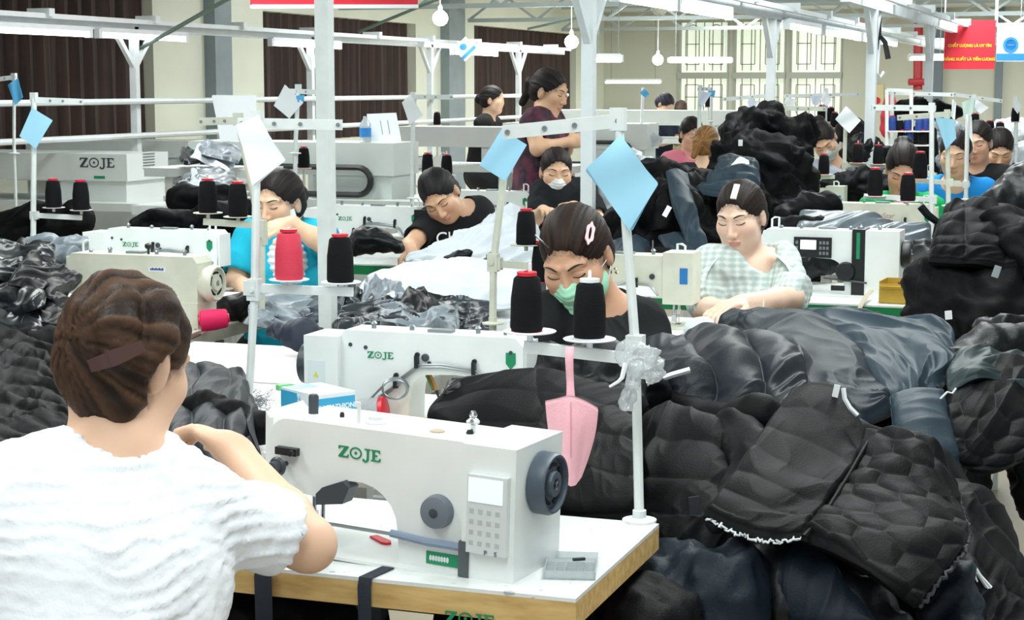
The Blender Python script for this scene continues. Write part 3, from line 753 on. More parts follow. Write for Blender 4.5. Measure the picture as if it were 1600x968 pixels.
def stand(base, top, label, m=STEELW, arm=None, tray=None, discs=(), r=.008, kink=None, sleeve=None, loc=None):
    """pole with a top guide arm (arm = end points) and a spool tray (tray = end points); discs = spool plate centres"""
    root = thing('thread_stand', base, label, 'thread stand', 'thread stands')
    if base.z > T0 + .01:
        MB().tube([base, (base.x, base.y, .0)], r, 10).build('lower_pole', m, root)
    pts = [base] + ([kink] if kink else []) + [top]
    MB().tube(pts, r, 10).lathe([(.03, 0), (.03, .004), (.012, .008), (.012, .02), (r, .02)], base, seg=16).build('pole', m, root)
    if kink: MB().box(kink, (.03, .026, .05), None, .004).tube([Vector(kink) + Vector((0, -.02, 0)), Vector(kink) + Vector((0, .02, 0))], .006, 8).build('clamp', m, root)
    if arm:
        b = MB(); a, c = Vector(arm[0]), Vector(arm[1]); ch_bar(b, a, c); b.box(top, (.026, .022, .04), None, .003); b.build('guide_arm', m, root)
        e = MB()
        n = (c - a).cross(ZU).normalized(); n = n if n.dot(FH) < 0 else -n
        for t in (.04, .35, .6, .96): e.lathe([(.005, 0), (.005, .003), (.0025, .003), (.0025, .001)], a.lerp(c, t) + n * .007, n, 10)
        build_each(e, 'thread_eye', GREYM, root)
    if tray:
        b = MB(); a, c = Vector(tray[0]), Vector(tray[1]); ch_bar(b, a, c, .02, .016); b.build('spool_arm', m, root)
        t = min(1, max(0, (Vector(base) - a).dot(c - a) / (c - a).length_squared)); MB().box(a.lerp(c, t), (.03, .026, .034), None, .004).build('clamp', m, root)
        for q in discs:
            q = Vector(q); MB().lathe([(0, .001), (.045, .004), (.047, .006), (.045, .007), (.006, .004), (.0035, .006), (.003, .125), (0, .128)], q, seg=28).tube([q, q - ZU * .012], .006, 8).build('spool_plate', PAPERW if m is STEELW else STEELC, root)
    return root
def card(c, corners, m, label, n=3, sheets=True, lean=0.):
    """a small pad of paper given by its four corners (world); thin stack turned a little sheet by sheet"""
    P = [Vector(p) for p in corners]; ce = sum(P, Vector()) / 4
    nn = (P[1] - P[0]).cross(P[3] - P[0]).normalized(); nn = nn if nn.dot(FH) < 0 else -nn
    root = thing('paper_pad', ce, label, 'paper', 'paper pads on the thread stands')
    for k in range(n):
        R = Matrix.Rotation(math.radians((k - .5) * 1.4), 3, nn); b = MB(); N = 8
        off = -nn * .0022 * k
        vs = []
        for i in range(N + 1):
            for j in range(N + 1):
                u, v = i / N, j / N; p = P[0].lerp(P[1], u).lerp(P[3].lerp(P[2], u), v)
                bend = .006 * math.sin(PI * u) * (1 - v) + .004 * math.sin(2 * PI * (u + .3 * v))
                vs.append(ce + R @ (p - ce) + off + nn * bend)
        M_ = (N + 1) ** 2; vs += [v - nn * .0014 for v in vs]; fs = []
        for i in range(N):
            for j in range(N):
                q = i * (N + 1) + j; fs += [(q, q + 1, q + N + 2, q + N + 1), (M_ + q, M_ + q + N + 1, M_ + q + N + 2, M_ + q + 1)]
        rim = [i * (N + 1) for i in range(N + 1)] + [N * (N + 1) + j for j in range(1, N + 1)] + [i * (N + 1) + N for i in range(N - 1, -1, -1)] + [j for j in range(N - 1, 0, -1)]
        for a, bb in zip(rim, rim[1:] + rim[:1]): fs.append((a, bb, M_ + bb, M_ + a))
        b.faces(vs, fs); b.build('sheet', m, root)
    return root
def card_px(pts, d, m, label, n=3, tilt=None):
    if not isinstance(d, (list, tuple)): d = [d] * 4
    return card(None, [at(x, y, dd) for (x, y), dd in zip(pts, d)], m, label, n)
# ================================================================== near tables and machines
T = .75
GEDGE = mat('grey_worn_edge', '#b9bab0', .6, var=.25, vscale=14)
table(-2.35, -.757, 2.42, 2.90, 'nearest sewing table with worn wooden edge in front of the woman in white')
zt = [o for o in COL.objects if o.name == 'edge_band'][0]
zoje(frame(aty(696, 968, 2.4195) - ZU * .004, (1, 0, 0), (0, 0, 1)), .019, GREEN, zt, 'edge_logo')
MB().prism([(0, 0), (.075, 0), (.072, -.02), (.003, -.018)], aty(607, 952, 2.4195), (1, 0, 0), (0, 0, 1), (0, -.0008, 0)).build('tape_strip', mat('pale_tape', '#dcd3bd', .6), zt)
table(-2.95, -.95, 3.16, 3.97, 'white table under the second machine, before the woman in a green mask', GEDGE)
table(-2.68, -1.72, 3.99, 4.58, 'plain white table behind the second machine, left of the tall white post', GEDGE)
table(-4.6, -2.72, 4.55, 5.75, 'table at left carrying the old cream machine', GEDGE)
table(-2.55, -.5, 5.0, 5.6, 'table under the cream machine of the woman in plaid', GEDGE)
table(-2.6, -.35, 6.13, 6.8, 'green edged table with the white display machine', GRNEDGE)
table(-4.3, -2.55, 6.85, 7.5, 'green edged table of the woman leaning in a black shirt', GRNEDGE)
table(-1.4, .6, 7.7, 8.3, 'table under the faded red lettered machine', GEDGE)
table(-3.6, -1.9, 8.2, 8.8, 'table of the woman in a white mask', GEDGE)
mw = WHITE
pm = place_machine('panel', mw, (-1.312, 2.578, T), -.12, 'nearest white machine with control panel and green lettering, right of the woman in white')
pm.rotation_euler.y = .03; pm.location.z = T + .006
Y2 = 3.62
place_machine('back', mw, (aty(828, 560, Y2).x, Y2, T), PI, 'white machine seen from behind with green lettering, behind the blue and white box', .93)
place_machine('old', CREAM, (-3.21, 4.86, T), 0, 'old cream machine with a slotted cream wheel behind the brown-haired head', 1.0)
place_machine('back', mw, (aty(350, 420, 5.75).x, 5.75, T), PI, 'white machine seen from behind at left, needle end by the woman in turquoise', 1.0)
place_machine('boxy', CREAM, (aty(1083, 470, 5.38).x, 5.38, T), PI, 'cream machine with square head in front of the woman in plaid', 1.0)
place_machine('display', mw, (aty(1193, 430, 6.42).x, 6.42, T), 0, 'white machine with black display panel, black wheel and a green stripe', 1.05)
place_machine('back', mw, (aty(664, 380, 7.2).x, 7.2, T), PI, 'white machine seen from behind under the hands of the woman leaning in black', 1.0)
bx = MB(); p = aty(672, 380, 7.25); bx.span((p.x - .03, 7.14, .79), (p.x + .055, 7.26, .965), .012)
o = bx.build('machine_head_cover', BLACKP); tag(o, 'black head cover with green shield at the needle end of the leaning woman\'s machine', 'machine cover')
place_machine('sun', CREAM, (aty(1462, 350, 7.95).x, 7.95, T), PI, 'cream machine with faded red lettering right of the woman in green', 1.05)
place_machine('back_plain', mw, (aty(834, 320, 8.45).x, 8.45, T), PI, 'white machine seen from behind in front of the masked woman in black')
# ---- near stand (right)
D0 = 3.11
def pp(x, y, d=D0): return at(x, y, d)
b0 = atz(999, 814, T); d0 = (np.array(b0) - CAM) @ FW
stand(b0, pp(966, 186), 'near white thread stand with two black spools and a pink bag on its arm', STEELW,
      arm=(pp(785, 207), pp(972, 188)), tray=(pp(818, 541), pp(1004, 562)), discs=(pp(828, 522), pp(921, 534)), r=.0085, kink=pp(993, 545))
spool(pp(823, 521) + ZU * .004, 'black spool on the left plate of the near stand, red core showing', lean=-.05)
spool(pp(921, 532) + ZU * .004, 'black spool on the right plate of the near stand, before the green mask', core=PAPERW)
card_px([(970, 213), (1028, 288), (984, 360), (916, 263)], [D0 - .03, D0 - .03, D0 - .02, D0 - .03], PAPERB, 'large light blue paper pad on the near stand, above the pink hair clip', 4)
# ---- second stand behind (770)
D1 = 5.0
stand(pp(770, 506, D1), pp(796, 204, D1), 'thin cream thread stand with one black spool, left of the pink-clip woman', STEELC, tray=(pp(762, 411, D1), pp(858, 417, D1)), discs=(pp(822, 385, D1),), r=.0105, kink=pp(771, 410, D1))
spool(pp(822, 383, D1), 'black spool on the cream stand above the pink-clip woman\'s left', s=.98)
spool(pp(848, 440, D1), 'black spool half hidden behind the pink-clip woman\'s head', s=1.1)
card_px([(784, 202), (823, 226), (790, 283), (749, 258)], 4.9, PAPERB, 'creased light blue paper pad left of the near stand\'s arm', 2)
# ---- left stands
D2 = 4.1
stand(atz(388, 640, T), pp(402, 186, D2), 'white thread stand with red and black spools, before the woman in turquoise', STEELW,
      arm=(pp(372, 192, D2), pp(535, 195, D2)), tray=(pp(388, 449, D2), pp(552, 456, D2)), discs=(pp(452, 440, D2), pp(533, 444, D2)), r=.0095, kink=pp(398, 452, D2))
spool(pp(452, 438, D2), 'tall red spool on the stand before the woman in turquoise', THREADR, RED, 1.13)
spool(pp(532, 442, D2), 'black spool with red top beside the tall white post', s=1.08)
D3 = 5.55
stand(pp(409, 512, D3), pp(372, 186, D3), 'second white thread stand behind, holding two black spools at left', STEELC,
      arm=(pp(312, 190, D3), pp(378, 188, D3)), tray=(pp(318, 346, D3), pp(408, 352, D3)), discs=(pp(325, 335, D3), pp(372, 341, D3)), r=.011, kink=pp(409, 370, D3))
spool(pp(325, 333, D3), 'left of the two black spools beside the white paper pad', s=1.03)
spool(pp(372, 339, D3), 'right of the two black spools beside the white paper pad', s=1.06)
card_px([(404, 180), (444, 252), (395, 290), (369, 195)], D2 - .04, PAPERW, 'big white paper pad hanging on the stand before the woman in turquoise', 4)
card_px([(331, 149), (400, 149), (402, 215), (345, 222)], 8., PAPERW, 'white paper standing behind the big white pad, before the cream pillar', 2)
# ---- far left stands
D4 = 7.3
stand(pp(52, 372, D4), pp(53, 152, D4), 'white thread stand at far left with two black spools', STEELW, arm=(pp(52, 156, D4), pp(130, 159, D4)), tray=(pp(52, 336, D4), pp(128, 340, D4)), discs=(pp(84, 326, D4), pp(127, 330, D4)), r=.012)
spool(pp(84, 325, D4), 'left black spool on the far left stand', s=1.15)
spool(pp(127, 329, D4), 'right black spool on the far left stand', s=1.2)
card_px([(50, 168), (82, 188), (56, 232), (31, 213)], D4 - .03, PAPERB, 'light blue paper pad on the far left stand', 2)
stand(pp(22, 240, 9.5), pp(22, 120, 9.5), 'thin thread stand at the left picture edge', STEELW, arm=(pp(-20, 126, 9.5), pp(26, 120, 9.5)), r=.009)
card_px([(12, 133), (28, 122), (36, 152), (24, 164)], 9.45, PAPERM, 'mid blue paper pad at the left picture edge', 2)
# ---- stands further back: (pole bottom, top, arm, tray, spools, card)
def far_stand(d, bx, by, tx, ty, label, arm=None, tray=None, spools=(), cards=(), m=STEELW, r=.011, ss=1.):
    f = lambda q: at(q[0], q[1], d)
    stand(at(bx, by, d), at(tx, ty, d), label, m, arm=[f(q) for q in arm] if arm else None, tray=[f(q) for q in tray] if tray else None, discs=[f((x, y + 2)) for x, y, _ in spools] if tray else (), r=r)
    for x, y, l in spools: spool(at(x, y, d), l, s=ss)
    for pts, mm, l in cards: card_px(pts, d - .04, mm, l, 2)
far_stand(8.6, 461, 240, 466, 138, 'thread stand beside the tall post holding a white pad', arm=((445, 142), (500, 144)), cards=[([(445, 132), (474, 160), (452, 185), (428, 165)], PAPERW, 'white paper pad left of the tall white post'), ([(462, 150), (476, 148), (475, 158), (466, 160)], PAPERM, 'small blue paper behind the white pad by the tall post')])
far_stand(9.0, 644, 310, 646, 150, 'thread stand behind the leaning woman with a white pad', arm=((640, 151), (708, 152)), cards=[([(641, 147), (661, 180), (640, 195), (628, 160)], PAPERW, 'white paper pad behind the leaning woman in black')])
far_stand(9.0, 690, 300, 697, 270, 'short stand with two black spools behind the leaning woman', tray=((655, 277), (712, 277)), spools=[(668, 271, 'left black spool behind the leaning woman\'s head'), (698, 273, 'right black spool behind the leaning woman\'s head')], ss=1.)
far_stand(9.2, 1222, 330, 1226, 168, 'cream thread stand at the big black heap with a pale blue pad', arm=((1222, 169), (1290, 170)), tray=((1220, 279), (1304, 276)), spools=[(1248, 273, 'left black spool by the black heap, pink top'), (1287, 272, 'right black spool by the black heap')], cards=[([(1193, 175), (1222, 171), (1231, 204), (1206, 212)], mat('pale_blue_card', '#b9e2f0', .7), 'pale blue paper pad against the big black heap')], m=STEELC)
far_stand(9.6, 1318, 300, 1322, 168, 'thread stand with a white pad before the woman in grey', tray=((1320, 258), (1400, 259)), spools=[(1340, 254, 'left black spool right of the woman in grey'), (1372, 256, 'right black spool right of the woman in grey')], cards=[([(1322, 166), (1345, 188), (1327, 208), (1305, 186)], PAPERW, 'white paper pad right of the woman in grey')], m=STEELC)
far_stand(7.4, 1455, 372, 1456, 168, 'white thread stand before the woman in blue, at the black heap', arm=((1362, 168), (1462, 169)), tray=((1350, 306), (1462, 312)), spools=[(1367, 306, 'leaning black spool at left before the woman in green', ), (1418, 314, 'black spool in front of the woman in green\'s chin')], r=.0105, ss=1.12)
far_stand(7.9, 1482, 322, 1480, 178, 'cream thread stand with a looped blue pad before the woman in blue', arm=((1402, 184), (1486, 178)), tray=((1430, 282), (1500, 286)), spools=[(1437, 279, 'black spool right of the woman in green\'s head')], cards=[([(1462, 184), (1490, 186), (1494, 216), (1478, 234)], PAPERB, 'light blue paper pad before the woman in blue')], m=STEELC, ss=1.15)
far_stand(8.8, 1509, 312, 1512, 180, 'thin white thread stand left of the woman in a black t-shirt', tray=((1485, 288), (1515, 288)), cards=[([(1510, 178), (1518, 182), (1520, 225), (1512, 205)], PAPERW, 'narrow white paper hanging left of the woman in a black t-shirt')])
far_stand(11., 1393, 240, 1394, 143, 'white frame stand left of the paper cluster', arm=((1394, 145), (1490, 148)), r=.013)
far_stand(14., 1002, 200, 1005, 137, 'distant stand with a small blue pad before the blank wall', cards=[([(1007, 138), (1015, 147), (1008, 153), (1000, 145)], PAPERM, 'small blue paper before the blank back wall')], r=.012)
far_stand(12., 1092, 215, 1094, 137, 'distant stand behind the woman in pink with a pale pad', arm=((1090, 139), (1113, 139)), cards=[([(1093, 142), (1112, 145), (1098, 167), (1092, 160)], mat('pale_lilac_paper', '#d5deee', .8), 'pale paper pad above the woman in pink')], r=.014)
far_stand(14., 1111, 190, 1112, 140, 'distant stand left of the big black heap', cards=[([(1106, 141), (1118, 141), (1116, 152), (1108, 150)], PAPERM, 'small blue paper above the brown-blond head')], r=.012)
far_stand(11.5, 1171, 195, 1173, 157, 'distant stand over the black heap with a folded pad', arm=((1130, 155), (1205, 149)), cards=[([(1168, 158), (1187, 157), (1178, 170), (1172, 178)], mat('pale_lilac_paper', '#d5deee', .8), 'folded pale paper above the big black heap')], r=.013)
far_stand(12.5, 1291, 220, 1291, 142, 'distant stand with a white pad before the barred windows', arm=((1225, 150), (1345, 147)), cards=[([(1286, 143), (1300, 155), (1292, 166), (1283, 158)], PAPERW, 'white paper pad before the barred windows'), ([(1266, 150), (1285, 150), (1278, 165), (1270, 163)], mat('pale_lilac_paper', '#d5deee', .8), 'pale grey paper left of the white pad at the windows'), ([(1228, 152), (1245, 155), (1240, 168), (1224, 163)], PAPERW, 'white paper right above the big black heap')], r=.013)
far_stand(11.5, 1520, 270, 1522, 152, 'distant stand with white pads near the red banner', arm=((1488, 147), (1566, 158)), cards=[([(1525, 155), (1545, 168), (1532, 178), (1522, 168)], PAPERW, 'white paper pad below the red banner'), ([(1503, 160), (1522, 152), (1520, 180), (1506, 186)], mat('pale_green_paper', '#cfe5dc', .8), 'pale green paper below the red banner'), ([(1488, 155), (1494, 160), (1492, 188), (1486, 182)], PAPERW, 'narrow white paper below the red banner')], r=.012)
far_stand(12.5, 1588, 225, 1589, 150, 'distant stand at the right edge with a white pad', cards=[([(1585, 150), (1597, 165), (1590, 178), (1582, 165)], PAPERW, 'white paper pad at the right picture edge')], r=.012)
# loose distant spools on small shelves
for n, (x, y, d, l) in enumerate(((475, 262, 8.8, 'black spool left of the tall post behind the turquoise woman'), (683, 195, 14, 'black spool on the machine left of the far woman in black'), (1262, 208, 12., 'distant black spool above the woman in grey'), (1283, 187, 12.5, 'distant black spool high behind the woman in grey'), (1298, 190, 12.5, 'distant black spool beside the highest one'), (1304, 199, 12., 'distant black spool lowest of the three at the windows'), (1523, 202, 11.3, 'distant black spool under the pale green paper'), (1586, 190, 12.5, 'distant black spool at the right edge'), (1107, 167, 15, 'distant black spool above the brown-blond head'), (1546, 214, 11., 'distant black spool above the right group'), (1562, 216, 11, 'distant black spool right above the right group'))):
    c = at(x, y, d); spool(c, l, s=1.)
    zb = min(c.z - .03, .95)
    o = MB().tube([(c.x, c.y, 0), (c.x, c.y, c.z)], .007, 6).lathe([(.036, -.006), (.04, 0), (.0, 0)], c, seg=16).build('spool_post', STEELC); tag(o, 'thin post and plate under the ' + l.replace(' behind the turquoise woman','').replace(' on the machine',''), 'spool holder')
for n, (x, y, d, m) in enumerate(((1394, 204, 10.5, THREADB), (1405, 204, 10.5, THREADK), (1418, 204, 10.5, THREADB), (1436, 207, 10.5, THREADB), (1408, 226, 10.5, THREADK), (1420, 226, 10.5, THREADB), (1441, 226, 10.5, THREADK), (1446, 204, 10.5, THREADB))):
    spool(at(x, y, d), ['navy spool leftmost on the upper shelf of the white frame', 'black spool second on the upper shelf of the white frame', 'navy spool third on the upper shelf of the white frame', 'navy spool fourth on the upper shelf of the white frame', 'black spool left on the lower shelf of the white frame', 'navy spool middle on the lower shelf of the white frame', 'black spool right on the lower shelf of the white frame', 'navy spool rightmost on the upper shelf of the white frame'][n], m, s=.85)
b = MB(); f = lambda x, y: at(x, y, 10.5)
for y in (205, 227): b.bar(f(1386, y), f(1455, y), .09, .008)
for x in (1386, 1424): b.bar(f(x, 300), f(x, 140), .02)
b.bar(f(1386, 140), f(1424, 142), .02)
o = b.build('spool_rack', STEELW); tag(o, 'white frame rack holding navy and black spools above the woman in green', 'rack')
# ================================================================== long-armed template machines
GBODY = mat('pale_grey_enamel', '#d3dad8', .4, var=.06, vscale=6)
def template_machine(x0, x1, y, z0, label, logo=False, loop=True, depth=.34, hh=.2, vent=False, legs=True):
    """broad arm over a long bed; x1 = right end"""
    root = thing('template_machine', ((x0 + x1) / 2, y, 0), label, 'sewing machine', 'long-armed machines further back')
    MB().span((x0, y - depth / 2, z0 + .13), (x1, y + depth / 2, z0 + .13 + hh), .04 if not vent else .012, 3).build('arm', GBODY, root)
    MB().span((x0 - .1, y - depth / 2 - .12, z0 - .05), (x1 + .25, y + depth / 2 + .12, z0), .01).build('bed', GBODY, root)
    MB().span((x1 - .5, y - depth / 2 + .02, z0), (x1 - .02, y + depth / 2 - .02, z0 + .14), .02).build('column', GBODY, root)
    if loop:
        yy = y - depth / 2 - .03; r = hh * .42; zc = z0 + .10
        pts = [(x0 + .1, yy, zc + r), (x1 - .2, yy, zc + r)] + [(x1 - .2 + r * math.sin(t), yy, zc + r * math.cos(t)) for t in np.linspace(.3, PI - .3, 8)] + [(x1 - .2, yy, zc - r), (x1 - .6, yy, zc - r)]
        MB().tube(pts, .018, 6).build('cable_chain', BLACKP, root)
        MB().span((x0 + .3, y - depth / 2 - .003, z0 + .17), (x0 + .37, y - depth / 2 + .003, z0 + .13 + hh - .03)).build('green_band', mat('dark_green_band', '#0f4a38', .5), root)
    if vent:
        b = MB()
        for k in range(7): b.span((x1 - .001, y - .06, z0 + .2 + k * .018), (x1 + .003, y + .08, z0 + .208 + k * .018))
        b.build('vent', GREYM, root)
    if logo:
        zoje(frame((x1 - .34, y - depth / 2 - .0005, z0 + .215), (1, 0, 0), (0, 0, 1)), .06, DGREY, root)
        MB().span((x1 - .24, y - depth / 2 - .002, z0 + .145), (x1 - .16, y - depth / 2, z0 + .162)).build('badge', GREEN, root)
    b = MB()
    b.span((x0 - .08, y - depth / 2, .05), (x1 + .2, y + depth / 2, z0 - .28))
    for x in (x0, x1 + .1): b.span((x - .03, y - .2, 0), (x + .03, y + .2, z0 - .05))
    b.build('stand', GBODY, root)
    return root
p = at(228, 300, 11.3)
template_machine(p.x - 1.9, p.x + .02, p.y, .78, 'long grey machine with dark lettering at far left', True, False, .5, .17, True)
p = at(640, 270, 9.9)
template_machine(p.x - 1.3, p.x - .02, p.y, .88, 'grey long-armed machine with black cable loop behind the leaning woman', depth=.36, hh=.18)
p = at(840, 235, 13.2)
template_machine(p.x - 1.1, p.x + .1, p.y, .92, 'white long-armed machine beside the standing woman', depth=.3, hh=.15, loop=False)
p = at(1020, 230, 14.)
template_machine(p.x - 1.2, p.x, p.y, .88, 'grey long-armed machine with cable loop left of the woman in pink', depth=.36, hh=.2)
p = at(1090, 190, 18.)
template_machine(p.x - 1.7, p.x + .5, p.y, .98, 'pale long machine below the far bowed woman', depth=.5, hh=.15, loop=False)
p = at(140, 225, 13.5)
template_machine(p.x - .4, p.x + 1.2, p.y, .85, 'long pale machine behind the lettered one at far left', depth=.5, hh=.12, loop=False)
# ================================================================== people
HAIRB = dict()
def hair_mat(name, c1, c2):
    if name in MATS: return MATS[name]
    m = mat(name, c1, .55, vcol=True, bump=.3, bscale=260, stretch=(1, 1, .15), spec=.22); return m
SKIN = mat('skin', '#e0b59a', .5, vcol=True, sss=.12, bump=.05, bscale=300)
def hdir(az, pitch, roll):
    """head axes: az 0 faces the camera, + turns towards the right of the picture; pitch + looks down; roll + tilts to picture right"""
    a = math.radians(az); f = (-FH * math.cos(a) + RH * math.sin(a)); z = ZU.copy(); x = f.cross(z).normalized()   # x = the person's right... (viewer side)
    R = Matrix.Rotation(-math.radians(pitch), 3, x); f = R @ f; z = R @ z
    R = Matrix.Rotation(-math.radians(roll), 3, -FH); f = R @ f; z = R @ z; x = f.cross(z).normalized()
    return Matrix((x, f, z)).transposed()
def head_prims(S, c, R, s, neck_to, k=.012, detail=True):
    P = lambda x, y, z: Vector(c) + R @ (Vector((x, y, z)) * s)
    E = lambda q, r, k_, op=1: S.ell(P(*q), [v * s for v in r], np.array(R), k_ * s, op)
    E((0, -.015, .03), (.073, .092, .082), .01)
    E((0, .022, -.03), (.058, .062, .080), .03)
    E((0, .050, -.086), (.028, .026, .022), .035)
    for sx in (-1, 1):
        E((.038 * sx, .056, -.018), (.026, .024, .026), .03)
        E((.036 * sx, .032, -.062), (.024, .03, .03), .03)
        E((.074 * sx, -.012, -.010), (.009, .018, .030), .008)
    if detail:
        for sx in (-1, 1): E((.031 * sx, .096, .010), (.017, .017, .010), .012, -1)
        for sx in (-1, 1):
            E((.031 * sx, .0695, .009), (.0165, .0135, .0115), .004)
            S.cone(P(.012 * sx, .081, .030), P(.046 * sx, .066, .032), .007 * s, .006 * s, .014 * s)
        S.cone(P(0, .083, .012), P(0, .102, -.026), .0065 * s, .0105 * s, .012 * s)
        for sx in (-1, 1): E((.0115 * sx, .094, -.031), (.0085, .0095, .0075), .007)
        E((0, .083, -.0545), (.021, .011, .0065), .006); E((0, .081, -.0655), (.0175, .0115, .0075), .006)
        E((0, .097, -.0600), (.022, .009, .0013), .002, -1)
    S.cone(P(0, -.022, -.045), neck_to, .052 * s, .056 * s, .03 * s)
def hand(S, w, d, n, side=1, s=1., curl=.5, thumb=.6):
    """palm from wrist w along d, palm facing n; side +1 puts the thumb on d x n"""
    d = Vector(d).normalized(); n = (Vector(n) - d * Vector(n).dot(d)).normalized(); t = d.cross(n) * side
    W = Vector(w); R = Matrix((d, t, n)).transposed()
    S.ell(W + d * .045 * s, (.047 * s, .036 * s, .015 * s), np.array(R), .012)
    S.cone(W - d * .01 * s, W + d * .02 * s, .022 * s, .024 * s, .015)
    tips = []
    for i, (o, L) in enumerate(((.026, .068), (.009, .076), (-.009, .071), (-.026, .055))):
        p = W + d * (.080 - .004 * abs(i - 1.2)) * s + t * o * s; q = d.copy(); ax = d.cross(n)
        c = curl * (.85 + .12 * i); pts = [p]
        for j, f in enumerate((.45, .31, .24)):
            q = (Matrix.Rotation(c * (.55 + .35 * j), 3, ax) @ q).normalized(); q = (q + t * (o * 1.5)).normalized()
            pts.append(pts[-1] + q * L * f * s)
        S.chain(pts, [.0092 * s, .0085 * s, .0078 * s, .0068 * s], .003); tips.append(pts[-1])
    p = W + d * .022 * s + t * .026 * s; q = (d * .62 + t * .65 + n * .35 * thumb).normalized(); p2 = p + q * .036 * s; q2 = (d * .85 + t * .1 + n * .45 * thumb).normalized()
    S.chain([p, p2, p2 + q2 * .03 * s, p2 + q2 * .05 * s], [.0125 * s, .0105 * s, .0095 * s, .0075 * s], .005)
    return tips
def skin_colors(V, c, R, s, tone, lipc=(.62, .22, .2), blush=True):
    base = np.array(lin(tone)); C = np.tile(base, (len(V), 1))
    L = (V - A3(c)) @ np.array(R) / s; x, y, z = L.T; f = y > .03
    def mixc(m, col): C[:] = C * (1 - m[:, None]) + np.array(col) * m[:, None]
    if blush:
        for sx in (-1, 1):
            m = np.exp(-(((x - .038 * sx) / .022) ** 2 + ((z + .02) / .022) ** 2)) * f * .30; mixc(m, base * np.array([1.0, .72, .68]))
        m = np.exp(-((x / .014) ** 2 + ((z + .028) / .012) ** 2)) * f * .25; mixc(m, base * np.array([1., .75, .7]))
    lw = np.sqrt(np.clip(1 - (x / .0225) ** 2, 0, 1))
    m = ((z > -.060 - .0115 * lw) & (z < -.060 + .0085 * lw) & (y > .066) & (y < .11) & (np.abs(x) < .0225)) * .75; mixc(m, lipc)
    return C
def face_lines(parent, me_obj, c, R, s, hairc, open_eye=.0, brow=True):
    """eyebrows and lash lines laid on the face surface"""
    me = me_obj.data; V = [v.co for v in me.vertices]; F = [tuple(p.vertices) for p in me.polygons]; T = BVHTree.FromPolygons(V, F)
    Pw = lambda x, y, z: Vector(c) + R @ (Vector((x, y, z)) * s); f = R @ Vector((0, -1, 0))
    def on(x, z, off=.0012):
        h = T.ray_cast(Pw(x, .2, z), f)
        return (h[0] - f * off * s) if h[0] else None
    dark = mat('brow_brown', '#2a1d1a', .7); lash = mat('lash_black', '#120d0d', .6)
    for sx in (-1, 1):
        if brow:
            pts = [on(sx * (.013 + .036 * t), .0285 + .0075 * math.sin(t * 2.3) - .002 * t, .0002) for t in np.linspace(0, 1, 9)]; pts = [p for p in pts if p]
            if len(pts) > 3:
                b = MB(); rs = [.0016, .0023, .0026, .0026, .0024, .0021, .0017, .0012, .0006]
                for i in range(len(pts) - 1): b.tube([pts[i], pts[i + 1]], rs[i] * s, 6, rs[i + 1] * s)
                b.build('eyebrow', dark, parent)
        pts = [on(sx * (.0165 + .030 * t), .0055 - .0045 * math.sin(PI * (t * .9 + .05)) + .004 * t * (1 if open_eye < .5 else 0), .0002) for t in np.linspace(0, 1, 10)]; pts = [p for p in pts if p]
        if len(pts) > 3:
            b = MB()
            for i in range(len(pts) - 1): b.tube([pts[i], pts[i + 1]], (.0010 + .0009 * i / 9) * s, 6)
            b.build('eyelashes', lash, parent)
        pts = [on(sx * (.0165 + .028 * t), .0165 + .0035 * math.sin(PI * t), .0) for t in np.linspace(0, 1, 8)]; pts = [p for p in pts if p]
        if len(pts) > 3:
            b = MB()
            for i in range(len(pts) - 1): b.tube([pts[i], pts[i + 1]], .0006 * s, 5)
            b.build('eyelid_crease', mat('lid_crease', '#8c5c4a', .7), parent)
def strands(V, F, c, R, s, pole, amp=.0022, freq=26, sd=1):
    """comb fine grooves into a hair surface; they run towards pole (head-local)"""
    N = normals(V, F); L = (V - A3(c)) @ np.array(R) / s; q = L - A3(pole)
    ax = A3(pole) / max(1e-6, np.linalg.norm(pole)); e1 = np.cross(ax, [0.31, .2, .93]); e1 /= np.linalg.norm(e1); e2 = np.cross(ax, e1)
    th = np.arctan2(q @ e2, q @ e1); r = np.linalg.norm(q, axis=1); 
    P = np.stack([np.cos(th) * freq * .35, np.sin(th) * freq * .35, r * 9], -1)
    n = vnoise(P, sd) + .6 * vnoise(P * [2.3, 2.3, 1.2], sd + 3) + .35 * vnoise(P * [5, 5, 1.5], sd + 5)
    return V + N * (n * amp * s)[:, None], n
